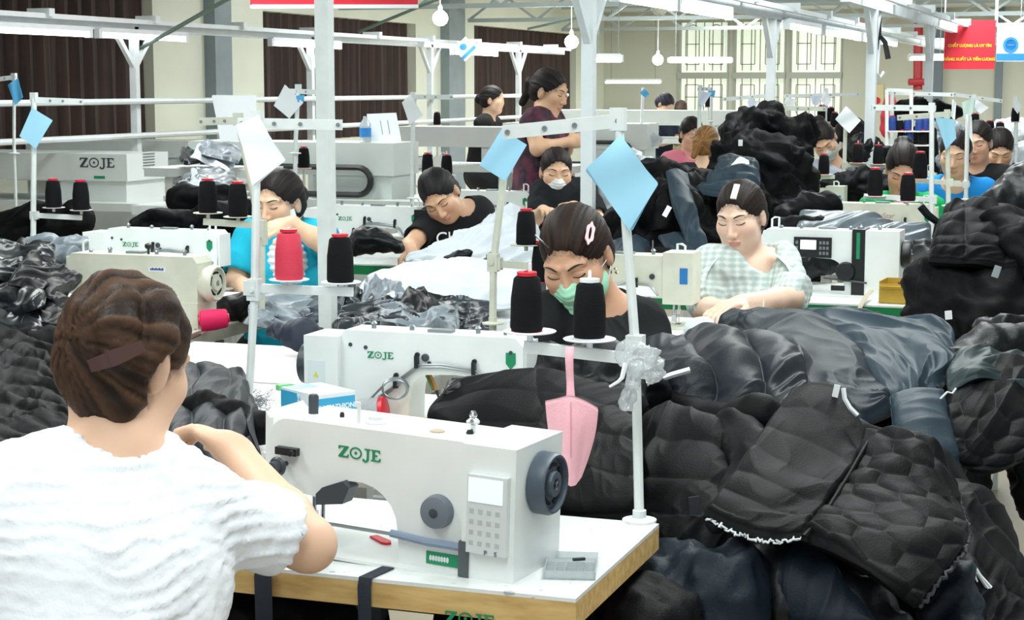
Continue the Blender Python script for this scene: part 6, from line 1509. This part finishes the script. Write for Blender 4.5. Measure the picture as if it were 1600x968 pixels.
bulk('jacket', [[(965, 245, 9.2, .05), (995, 250, 9.1, .05), (1015, 265, 9.0, .05)]], mat('white_black_cloth', '#c9d0d2', .6, var=1., vscale=14, col2='#22262a'), .03, 9, .012, label='black and white cloth left of the central heap')
# ---------------- right: behind the display machine
bulk('jacket', [[(1222, 340, 7.2, .04), (1262, 325, 7.3, .05), (1302, 318, 7.3, .04)], [(1225, 360, 7.1, .05), (1280, 350, 7.1, .04)]], BLACKF, .02, 8, .011, label='black jacket over the left end of the faded red lettered machine')
j = heap('grey sheer nylon jacket hanging behind the white display machine', at(1340, 360, 7.0))
patch('body_panel', [[(1248, 335, 7.2), (1320, 333, 7.2), (1390, 345, 7.15), (1455, 358, 7.1)], [(1245, 360, 7.0), (1320, 362, 7.0), (1390, 368, 6.98), (1455, 378, 6.95)], [(1250, 385, 6.95), (1320, 388, 6.93), (1390, 392, 6.92), (1450, 400, 6.9)]], mat('mid_grey_nylon', '#6d7881', .38, var=.35, vscale=7, col2='#3d464e'), j, folds(.022, 8, (1, .3), .35, .9), .03, (120, 60))
bulk('drawn_sleeve', [[(1440, 395, 6.85, .05), (1452, 420, 6.7, .05), (1450, 440, 6.6, .04)]], BLACKS, .014, 9, .011, j)
strand([at(x, y, 6.9) for x, y in ((1438, 322), (1450, 336), (1466, 348), (1462, 372))], .016, BLACKS, 'black_strap', j)
bulk('jacket', [[(1225, 410, 6.8, .035), (1260, 412, 6.75, .05), (1300, 408, 6.8, .035)]], BLACKS, .02, 10, .009, label='black nylon seen through the arm opening of the white display machine')
bulk('jacket', [[(1330, 240, 9.9, .06), (1350, 235, 9.9, .08), (1380, 240, 9.9, .05)]], BLACKS, .03, 9, .012, label='shiny black cloth between the spools right of the woman in grey')
bulk('jacket', [[(1290, 300, 9.3, .07), (1340, 290, 9.4, .08), (1380, 300, 9.3, .07)]], BLACKF, .03, 8, .013, label='black garments before the woman in grey')
bulk('jacket', [[(1412, 172, 12.5, .07), (1440, 168, 12.5, .085), (1470, 174, 12.5, .07)], [(1490, 180, 12.5, .06)], [(1440, 215, 12.5, .1), (1440, 300, 12.5, .12)]], BLACKF, .03, 5, .02, label='distant black heap below the red standpipe')
o = patch('cloth_scrap', [[(1070, 505, 5.42), (1090, 498, 5.45), (1112, 500, 5.45)], [(1068, 515, 5.36), (1092, 508, 5.34), (1116, 508, 5.38)], [(1075, 522, 5.30), (1095, 520, 5.28), (1112, 516, 5.32)]], WHITEF, None, folds(.006, 9), .02, (40, 40))[0]
tag(o, 'white cloth scrap under the needle of the cream machine', 'cloth')

bulk('jacket', [[(1370, 650, 4.55, .07), (1420, 655, 4.5, .08), (1470, 660, 4.5, .07)], [(1400, 700, 4.4, .08), (1460, 720, 4.4, .08)]], BLACKF, .02, 8, .012, label='black garment filling the gap behind the dark denim blue panel')

j = heap('dark teal cloth lying over the table edge above the hexagon quilted jacket', at(1530, 560, 4.35))
patch('panel', [[(1480, 560, 4.5), (1520, 548, 4.5), (1570, 556, 4.5), (1620, 566, 4.5)], [(1478, 590, 4.3), (1525, 570, 4.3), (1570, 585, 4.32), (1620, 598, 4.32)], [(1482, 612, 4.18), (1530, 590, 4.2), (1575, 602, 4.22), (1620, 615, 4.22)]], mat('dark_teal_nylon', '#1f2d30', .5, spec=.25), j, folds(.022, 6, (1, .4), .3, .5), .02, (90, 60))
strand([at(x, y, 3.52) for x, y in ((1318, 606), (1320, 622), (1328, 636), (1340, 648))], .005, PAPERW, 'white_tape', bpy.data.objects['puffer_jacket'])
# ================================================================== small things
def snips():
    c = atz(588, 846, .752); root = thing('thread_snips', c, 'red handled thread snips lying on the near table', 'scissors')
    a = (atz(612, 855, .752) - atz(563, 832, .752)).normalized(); t = ZU.cross(a)
    MB().prism([(0, -.007), (.045, -.009), (.055, -.004), (.055, .004), (.045, .009), (0, .007)], c + a * -.01 + ZU * .001, a, t, ZU * .008, .002).build('handle', RED, root)
    MB().prism([(0, -.006), (-.034, -.002), (-.036, 0), (0, 0)], c + a * -.01 + ZU * .002, a, t, ZU * .002).build('blade', CHROME, root)
    MB().prism([(0, 0.001), (-.034, .005), (-.030, .008), (0, .007)], c + a * -.01 + ZU * .004, a, t, ZU * .002).build('blade', CHROME, root)
snips()
def strap_over(x, w, y0, drop, label, y1=None):
    """flat webbing from the table top down over the front edge"""
    pts = [(y1 or y0 + .22, T + .0015), (y0 + .06, T + .0015), (y0 - .003, T + .001), (y0 - .0075, T - .012), (y0 - .006, T - .06), (y0 - .004, T - drop)]
    b = MB(); vs = []
    for i, (y, z) in enumerate(pts):
        off = .035 * max(0, (y - y0)) / .22
        for dx in (-w / 2, w / 2): vs.append((x + dx + off, y, z))
    n = len(vs); vs += [Vector(v) + Vector((0, -.0012 if i > 4 else 0, .0012 if i < 6 else 0)) for i, v in enumerate(vs)]
    fs = []
    for i in range(len(pts) - 1): q = 2 * i; fs += [(q, q + 1, q + 3, q + 2), (n + q, n + q + 2, n + q + 3, n + q + 1), (q, q + 2, n + q + 2, n + q), (q + 1, n + q + 1, n + q + 3, q + 3)]
    fs += [(0, n, n + 1, 1), (n - 2, n - 1, 2 * n - 1, 2 * n - 2)]
    b.faces(vs, fs); o = b.build('webbing_strap', mat('dark_navy_webbing', '#222a37', .7, bump=.2, bscale=300)); tag(o, label, 'strap'); return o
strap_over(aty(570, 930, 2.412).x, .022, 2.418, .35, 'dark navy strap running over the near table edge beside the red snips', 2.60)
strap_over(aty(412, 925, 2.412).x, .03, 2.418, .4, 'dark navy strap hanging below the elbow of the woman in white', 2.47)
def tray():
    a = atz(846, 906, .7515); root = thing('parts_tray', a, 'clear plastic tray of small compartments on the near table corner', 'tray')
    X = Vector((1, 0, 0)); c = atz(893, 888, .7515); m = mat('clear_plastic', '#dfe6e8', .12, trans=.55, alpha=.75)
    R = Matrix.Rotation(.25, 3, 'Z'); ux = R @ Vector((1, 0, 0)); uy = R @ Vector((0, 1, 0)); b = MB(); W, D = .078, .115
    b.box(c + ZU * .001, (W, D, .002), R); 
    for s in (-1, 1): b.box(c + ux * s * W / 2 + ZU * .006, (.002, D, .012), R); b.box(c + uy * s * D / 2 + ZU * .006, (W, .002, .012), R)
    for k in range(1, 5): b.box(c - uy * D * .22 + ux * (-W / 2 + W * k / 5) + ZU * .005, (.0016, D * .5, .01), R)
    b.box(c - uy * D * .22 + ZU * .005, (W, .0016, .01), R); b.box(c + uy * D * .04 + ZU * .005, (W, .0016, .01), R)
    b.build('tray_body', m, root)
    o = MB().box(c + uy * .03 + ux * .01 + ZU * .0075, (.02, .006, .004), Matrix.Rotation(.6, 3, 'Z'), .001).build('metal_clip', mat('dark_part', '#23303f', .5)); tag(o, 'small dark clip lying in the clear tray', 'clip')
tray()
def carton():
    d = 3.96; a = at(551, 655, d); W = .21
    root = thing('medicine_carton', a, 'white and blue carton reading GLUTATHIONE behind the near machine', 'box')
    p0 = at(425, 640, 4.1); p0.z = .75; x = (at(500, 655, 3.95) - at(430, 640, 4.15)); x.z = 0
    c0 = atz(494, 690, .75); A_ = math.radians(58); X = Vector((math.cos(A_), math.sin(A_), 0)); Y = Vector((-math.sin(A_), math.cos(A_), 0))
    BL = mat('carton_blue', '#3fa9d6', .45); WH = mat('carton_white', '#e9eef2', .45); R = Matrix((X, Y, ZU)).transposed()
    L, W, Hh = .100, .140, .100
    P = lambda x, y, z: c0 + X * x + Y * y + ZU * z
    MB().box(P(L / 2, W / 2, Hh / 2), (L, W, Hh), R, .001).build('body', WH, root)
    MB().box(P(L / 2, -.0006, Hh / 2 - .004), (L - .002, .0012, Hh - .010), R).build('blue_front', BL, root)
    text_mesh('GLUTATHIONE', .0155, PAPERW, frame(P(L / 2 + .002, -.0014, Hh * .70), X, ZU), 'lettering', root, .0004, .0004)
    MB().box(P(-.0006, W * .72, Hh / 2 - .002), (.0012, W * .56, Hh - .006), R).build('blue_side', BL, root)
    text_mesh('GLUTATHIONE', .013, PAPERW, frame(P(-.0014, W * .47, Hh * .5), ZU, Y), 'side_lettering', root, .0004, .0004)
    MB().box(P(L * .35, W * .8, Hh + .0006), (L * .6, W * .3, .0012), R).build('blue_lid_band', mat('pale_carton_blue', '#a9d8ea', .5), root)
    o = MB().box(P(.02, W + .02, Hh * .95), (.035, .015, .012), R, .003).build('green_wrapper', mat('light_green_wrapper', '#7fdc8a', .5)); tag(o, 'light green wrapper behind the blue and white carton', 'wrapper')
carton()
def cup():
    c = atz(576, 668, .75); root = thing('plastic_cup', c, 'clear plastic cup lying by the second machine with a red cap', 'cup')
    ax = (RH * .9 - FH * .2 + ZU * .15).normalized(); m = mat('clear_film', '#e8edef', .08, trans=.6, alpha=.55)
    MB().lathe([(.006, -.05), (.022, -.045), (.03, -.02), (.031, .02), (.033, .03), (.031, .03), (.028, -.018), (.02, -.042), (.005, -.046)], c + ZU * .036, ax, 24).build('cup_body', m, root)
    MB().lathe([(0, .03), (.030, .03), (.030, .04), (.022, .043), (0, .043)], c + ZU * .036, ax, 24).build('red_cap', RED, root)
    q = atz(700, 650, .75); 
    o = MB().box(atz(650, 668, .752) + ZU * .008, (.12, .08, .018), Matrix.Rotation(.2, 3, 'Z'), .002).build('cardboard_tray', mat('tan_cardboard', '#c9a968', .8)); tag(o, 'flat tan cardboard tray under the second machine\'s arm', 'cardboard')
    a, b_ = at(672, 585, 3.95), at(690, 632, 3.9)
    root = thing('tweezers', b_, 'orange and green handled tweezers leaning inside the second machine\'s arm opening', 'tweezers')
    MB().tube([a, a.lerp(b_, .55)], .004, 8).build('grip', mat('orange_grip', '#b8763a', .5), root); MB().tube([a + RH * -.008, a.lerp(b_, .5) + RH * -.006], .0035, 8).build('grip', mat('green_grip', '#4f7a35', .5), root); MB().tube([a.lerp(b_, .5), b_], .004, 8, .0015).build('tip', BLACKP, root)
    # loop of cable hanging by the machine
    c = at(618, 605, 3.92); o = MB().tube([c + RH * (.028 * math.cos(t)) + ZU * (.022 * math.sin(t)) - FH * (.004 * t) for t in np.linspace(0, 9, 40)] + [c - RH * .06 - ZU * .03, c - RH * .07 - ZU * .07], .003, 6).build('cable_loop', GREYM); tag(o, 'grey looped cable hanging on the back of the second machine', 'cable')
cup()
def lint():
    b = MB(); rnd = random.Random(3); 
    for k in range(60):
        c = atz(402 + rnd.gauss(0, 9), 632 + rnd.gauss(0, 8), .752); b.tube([c, c + Vector((rnd.uniform(-.02, .02), rnd.uniform(-.02, .02), rnd.uniform(0, .02))), c + Vector((rnd.uniform(-.02, .02), rnd.uniform(-.02, .02), .002))], .0007, 4)
    o = b.build('thread_scraps', mat('grey_thread_scraps', '#7b7f82', .8)); tag(o, 'tuft of grey thread scraps at the foot of the left stand', 'thread scraps', kind='stuff')
lint()
def magenta():
    c = atz(335, 516, .75); root = thing('thread_spool', c, 'magenta spool lying on its side by the old cream machine', 'spool of thread', 'thread spools on the stands'); ax = (RH * .97 + ZU * .1 + FH * .1).normalized(); o_ = c + ZU * .034
    MB().lathe([(.008, -.042), (.03, -.042), (.034, -.036), (.033, 0), (.029, .036), (.024, .042), (.008, .042)], o_, ax, 24).build('thread', THREADP, root); MB().lathe([(.004, -.047), (.014, -.047), (.014, .047), (.004, .047)], o_, ax, 16).build('core', RED, root)
    a, b_ = atz(290, 535, .752), atz(322, 522, .752); r = thing('screwdriver', a, 'brown handled screwdriver lying left of the magenta spool', 'screwdriver'); MB().tube([a + ZU * .01, a.lerp(b_, .65) + ZU * .01], .009, 8, .007).build('handle', mat('brown_wood', '#5b3a2b', .5), r); MB().tube([a.lerp(b_, .65) + ZU * .01, b_ + ZU * .008], .003, 6).build('shaft', CHROME, r)
magenta()
def pink_bag():
    d = 3.0; root = thing('pink_bag', at(892, 752, d), 'small pink cloth bag hanging by one strap from the near stand', 'bag'); m = mat('pink_cotton', '#eeb2bd', .8, bump=.25, bscale=180)
    patch('bag_body', [[(852, 629, d), (872, 625, d - .010), (890, 622, d - .020), (912, 629, d - .010), (934, 641, d)], [(856, 665, d), (875, 665, d - .014), (892, 665, d - .030), (911, 667, d - .014), (929, 672, d)], [(863, 708, d), (878, 710, d - .012), (892, 712, d - .026), (905, 711, d - .012), (918, 712, d)], [(875, 746, d), (884, 754, d - .004), (892, 758, d - .008), (898, 753, d - .004), (905, 744, d)]], m, root, folds(.004, 9, (1, .25), .3, 0), .010, (70, 80), rim=.003)
    S = [(884, 543), (885, 585), (886, 628)]; b = MB()
    for s, e in (((890, 540), (889, 628)),): 
        for i in range(8):
            pass
    patch('strap', [[(883, 541, d + .012), (897, 541, d + .012)], [(883, 560, d), (896, 560, d)], [(885, 595, d), (897, 595, d)], [(884, 634, d - .012), (900, 634, d - .012)]], m, root, None, .006, (8, 40), rim=.004)
    MB().tube([at(892, y, d - dd) for y, dd in ((628, .027), (664, .038), (706, .035), (750, .016))], .0012, 5).build('seam', mat('pink_stitch', '#d493a1', .8), root)
pink_bag()
def knot():
    m = mat('clear_wrap', '#dfe5e8', .1, trans=.5, alpha=.6); d = 3.02
    root = thing('plastic_bag', at(985, 600, d), 'clear plastic bag knotted round the clamp of the near stand', 'plastic bag')
    bulk('bag_body', [[(985, 555, d, .018), (1005, 562, d, .024), (1022, 580, d, .018)]], m, .014, 28, .004, root, k=.01, fine=.5)
    bulk('tied_end', [[(996, 575, d - .02, .012), (986, 600, d - .02, .010), (979, 628, d - .02, .013)]], m, .006, 40, .0035, root, k=.006)
    MB().tube([at(x, y, d - .03) for x, y in ((978, 567), (972, 590), (966, 596), (952, 604))], .005, 6, .002).build('white_cord', PAPERW, root)
knot()
def yellow_box():
    root = thing('cardboard_box', at(1410, 474, 6.1), 'open yellow cardboard box of tools on the green edged table', 'box'); m = mat('yellow_cardboard', '#c39f3a', .75, var=.15, vscale=20)
    c = atz(1411, 474, .752); R = Matrix.Rotation(-.06, 3, 'Z'); W, D, Hh, t = .165, .13, .075, .004; P = lambda x, y, z: c + R @ Vector((x, y + D / 2, z))
    b = MB(); b.box(P(0, 0, t / 2), (W, D, t), R); b.box(P(0, -D / 2, Hh / 2 - .004), (W, t, Hh - .008), R); b.box(P(0, D / 2, Hh / 2), (W, t, Hh), R)
    for s in (-1, 1): b.box(P(s * W / 2, 0, Hh / 2), (t, D, Hh), R)
    b.build('carton', m, root); MB().box(P(0, -D / 2 - .012, Hh - .02), (W * .96, .02, .003), R @ Matrix.Rotation(-.6, 3, 'X')).build('front_flap', m, root)
    for n, (x, y, a, mm, l) in enumerate(((.01, .0, .5, BLACKP, 'black tool lying in the yellow box'), (.045, .01, .35, PAPERW, 'white handled tool in the yellow box'), (.06, -.02, .3, GREEN, 'green handled tool in the yellow box'))):
        r = Matrix.Rotation(a, 3, 'Z') @ Matrix.Rotation(-.25, 3, 'Y'); o = MB().box(P(x, y, Hh - .005), (.08, .02, .016), r, .006, 3).build('hand_tool', mm); tag(o, l, 'tool')
    s = bpy.data.objects
    x = patch('cloth_ribbon', [[(1358, 452, 6.25), (1366, 452, 6.25)], [(1345, 470, 6.08), (1352, 472, 6.08)], [(1336, 488, 6.03), (1342, 488, 6.03)]], mat('beige_tape', '#b9b09a', .8), None, None, .006, (8, 40), rim=.004)[0]; tag(x, 'beige cloth tape hanging over the green table edge', 'tape')
yellow_box()
def far_bits():
    d = 9.9; root = thing('paper_stack', at(600, 220, d), 'white printed sheets standing on the grey long-armed machine', 'paper')
    a, b_, c, e = at(573, 178, d), at(619, 176, d), at(627, 220, d), at(580, 221, d); n = -FH
    m = MB(); m.faces([a, b_, c, e] + [p - n * .01 for p in (a, b_, c, e)], [(0, 1, 2, 3), (7, 6, 5, 4), (0, 4, 5, 1), (1, 5, 6, 2), (2, 6, 7, 3), (3, 7, 4, 0)]); m.build('sheet', PAPERW, root)
    m = MB()
    for t in (.42, .66): p, q = a.lerp(b_, t).lerp(e.lerp(c, t), .25), a.lerp(b_, t).lerp(e.lerp(c, t), .75); m.bar(p + n * .001, q + n * .001, .004, .001, up=n)
    m.build('printed_line', GREYM, root)
    c = at(571, 219, 9.85); c.z = 1.191; root = thing('water_bottle', c, 'clear water bottle with blue label left of the standing sheets', 'bottle'); MB().lathe([(0, 0), (.03, 0), (.032, .01), (.032, .1), (.012, .13), (.012, .145), (0, .145)], c, seg=16).build('bottle_body', mat('clear_plastic', '#dfe6e8', .12), root); MB().lathe([(.0325, .03), (.033, .03), (.033, .08), (.0325, .08)], c, seg=16).build('blue_label', M_BLU, root)
    # hanging hook, wall fan, standpipe, board
    d = 10.2; root = thing('hanging_hook', at(1374, 60, d), 'black and white cable hook hanging from the roof before the beige wall', 'hook')
    MB().tube([Vector((at(1374, 60, d).x, at(1374, 60, d).y, CEILZ)), at(1374, 58, d)], .012, 6).build('cord', BLACKP, root); MB().tube([at(x, y, d) for x, y in ((1369, 78), (1371, 62), (1376, 58), (1383, 66), (1388, 92))], .016, 8).build('black_bracket', BLACKP, root); MB().tube([at(x, y, d) for x, y in ((1374, 62), (1372, 90), (1370, 115), (1376, 120), (1381, 112))], .010, 8).build('white_cable', PAPERW, root)
    d = 12; c = at(1030, 12, d); root = thing('wall_fan', c, 'cream fan head hanging at the top edge under the tube lamps', 'fan'); ax = (RH * .55 - FH * .6 - ZU * .4).normalized()
    MB().lathe([(0, -.05), (.04, -.045), (.055, 0), (.05, .03), (.03, .05), (0, .05)], c, ax, 20).build('motor', CREAM, root); MB().tube([c, Vector((c.x, c.y, CEILZ))], .012, 6).build('drop_rod', CREAM, root)
    o = MB().tube([at(1434, 140, 27), Vector((at(1434, 60, 27).x, at(1434, 60, 27).y, CEILZ))], .07, 10).build('standpipe', mat('fire_red_paint', '#a5232f', .5)); tag(o, 'red standpipe on the beige wall left of the red banner', 'pipe')
    b = MB().tube([at(1434, 128, 26.9) - RH * .14, at(1434, 128, 26.9) + RH * .14], .05, 8)
    b.build('valve', MATS['fire_red_paint'], o)
    for n, (x0, x1, y1) in enumerate(((1452, 1472, 150), (1556, 1566, 178))):
        a, c = aty(x0, 100, BACKY - .15), aty(x1, 100, BACKY - .15); o = MB().span((a.x, BACKY - .12, 0), (c.x, BACKY, CEILZ), .01).build('trim_%d' % (20 + n), mat('slate_pier', '#6d7a82', .7)); struct(o)
    d = np.dot(np.array(aty(1372, 165, BACKY - .04)) - CAM, FW); r = thing('notice_board', at(1372, 165, d), 'tall beige board with two round red signs on the back wall', 'board'); a = at(1364, 170, d); W = (at(1380, 170, d) - a).length; Hh = at(1364, 132, d).z - a.z
    MB().prism([(0, 0), (W, 0), (W, Hh), (0, Hh)], a, RH, ZU, FH * .03).build('panel', mat('beige_board', '#d8c9a0', .7), r)
    for k, (x, y) in enumerate(((1370, 138), (1370, 157))): MB().lathe([(.055, 0), (.055, .01), (0, .01)], at(x, y, d - .02), -FH, 16).build('red_sign', M_RED, r)
    o = bulk('red_cloth', [[(1392, 160, 16, .06), (1388, 185, 16, .07), (1386, 205, 16, .06)]], mat('red_cotton', '#c02a3c', .7), .02, 6, .02); tag(o, 'red cloth hanging left of the white spool frame', 'cloth')
far_bits()
# ---- rows of distant machines and benches
def bench(x0, x1, y0, y1, label, z=.75):
    return table(x0, x1, y0, y1, label, STEELW, z, .05)
for n, (px, py, d, st, m, l) in enumerate(((1318, 318, 9.2, 'boxy', CREAM, 'cream machine behind the black jacket, before the woman in grey'), (1462, 262, 11.05, 'back_plain', CREAM, 'distant machine below the navy spools'), (1350, 250, 12.9, 'back_plain', WHITE, 'distant machine right of the woman in grey'),
        (1570, 262, 12.7, 'back_plain', WHITE, 'distant machine at the right edge behind the bowing woman'), (1500, 235, 14.4, 'back_plain', WHITE, 'distant machine under the pale green paper'), (1420, 240, 14.6, 'back_plain', WHITE, 'distant machine beneath the distant black heap'),
        (700, 222, 13.2, 'boxy', WHITE, 'distant machine at the left end of the white long arm'))):
    p = at(px, py, d); mz = p.z - .02
    place_machine(st, m, (p.x, p.y, .75 if abs(p.z - .75) < .35 else p.z), PI, l, 1.)
for n, (x0, x1, y0, y1, l) in enumerate(((-4.2, -2.6, 9.9, 10.5, 'long white bench in the row behind the standing woman'), (-2.3, -1.25, 8.85, 9.4, 'short white bench before the woman in grey'), (-1.3, .8, 10.85, 11.4, 'white bench behind the bowing woman at the right edge'), (-2.3, 2.4, 12.55, 13.2, 'long white bench below the navy spools'),
        (-3.0, 3., 14.2, 15., 'long white bench deep in the hall at right'), (-2.6, 2., 19.8, 20.6, 'long white bench deep in the hall before the windows'))):
    bench(x0, x1, y0, y1, l)
rnd = random.Random(5)
for n, (px, py, d, r_, m) in enumerate(((1500, 250, 11.8, .08, GREYF), (1570, 245, 12.6, .1, WHITEF), (1590, 240, 12.8, .08, GREYF), (1440, 215, 13.8, .07, GREYF), (1540, 225, 14.2, .09, WHITEF), (1350, 262, 10.2, .06, GREYF), (1395, 250, 11.6, .08, BLACKS), (1330, 225, 13., .07, WHITEF), (1390, 215, 13.6, .07, GREYF), (1480, 208, 14.6, .09, GREYF), (1580, 205, 15, .1, WHITEF), (1600, 285, 10.4, .08, BLACKF), (950, 300, 9., .06, WHITEF), (1010, 215, 14, .05, WHITEF), (560, 285, 9.5, .05, GREYF), (700, 245, 11, .06, GREYF), (800, 262, 10.8, .06, BLACKS))):
    if n in (8, 14, 15, 16): continue
    bulk('cloth_heap', [[(px - 18, py + 4, d, r_ * .8), (px, py, d, r_), (px + 20, py + 4, d, r_ * .8)]], m, .04, 8, .016, fine=.5, cat='cloth', group='cloth heaps on the distant benches',
         label=['grey lining heap behind the woman in blue', 'white padding heap right behind the bowing woman', 'grey lining heap at the right edge', 'grey lining heap below the navy spools', 'white padding heap under the white pads at right', 'grey cloth left of the woman in green', 'black cloth above the woman in green', 'white padding behind the woman in grey', 'grey lining right of the black-shirted woman at the pad', 'grey lining heap far below the red banner', 'white padding far at the right edge', 'black cloth at the right edge before the bowing woman', 'white padding right of the masked woman', 'white cloth on the grey machine left of the woman in pink', 'grey cloth behind the tall post', 'grey cloth before the white long arm', 'black cloth behind the creased blue pad'][n])

bulk('jacket', [[(330, 1010, 2.9, .08), (420, 1000, 2.95, .1), (520, 1010, 3.0, .1)], [(360, 980, 3.1, .08), (470, 985, 3.1, .08)]], BLACKF, .02, 7, .014, label='black garments heaped in the shade under the near table')
bulk('jacket', [[(620, 1010, 3.0, .08), (760, 1015, 3.0, .1), (900, 1010, 3.0, .1)]], BLACKF, .02, 7, .014, label='black garments under the near table, below its green edge lettering')
def motor():
    root = thing('sewing_motor', Vector((-1.25, 2.72, .0)), 'dark motor box hanging under the near table', 'motor')
    MB().span((-1.36, 2.62, .50), (-1.16, 2.82, .705), .02, 3).build('housing', DGREY, root); MB().span((-1.30, 2.70, .70), (-1.22, 2.76, .752 - .048)).build('bracket', GREYM, root)
motor()
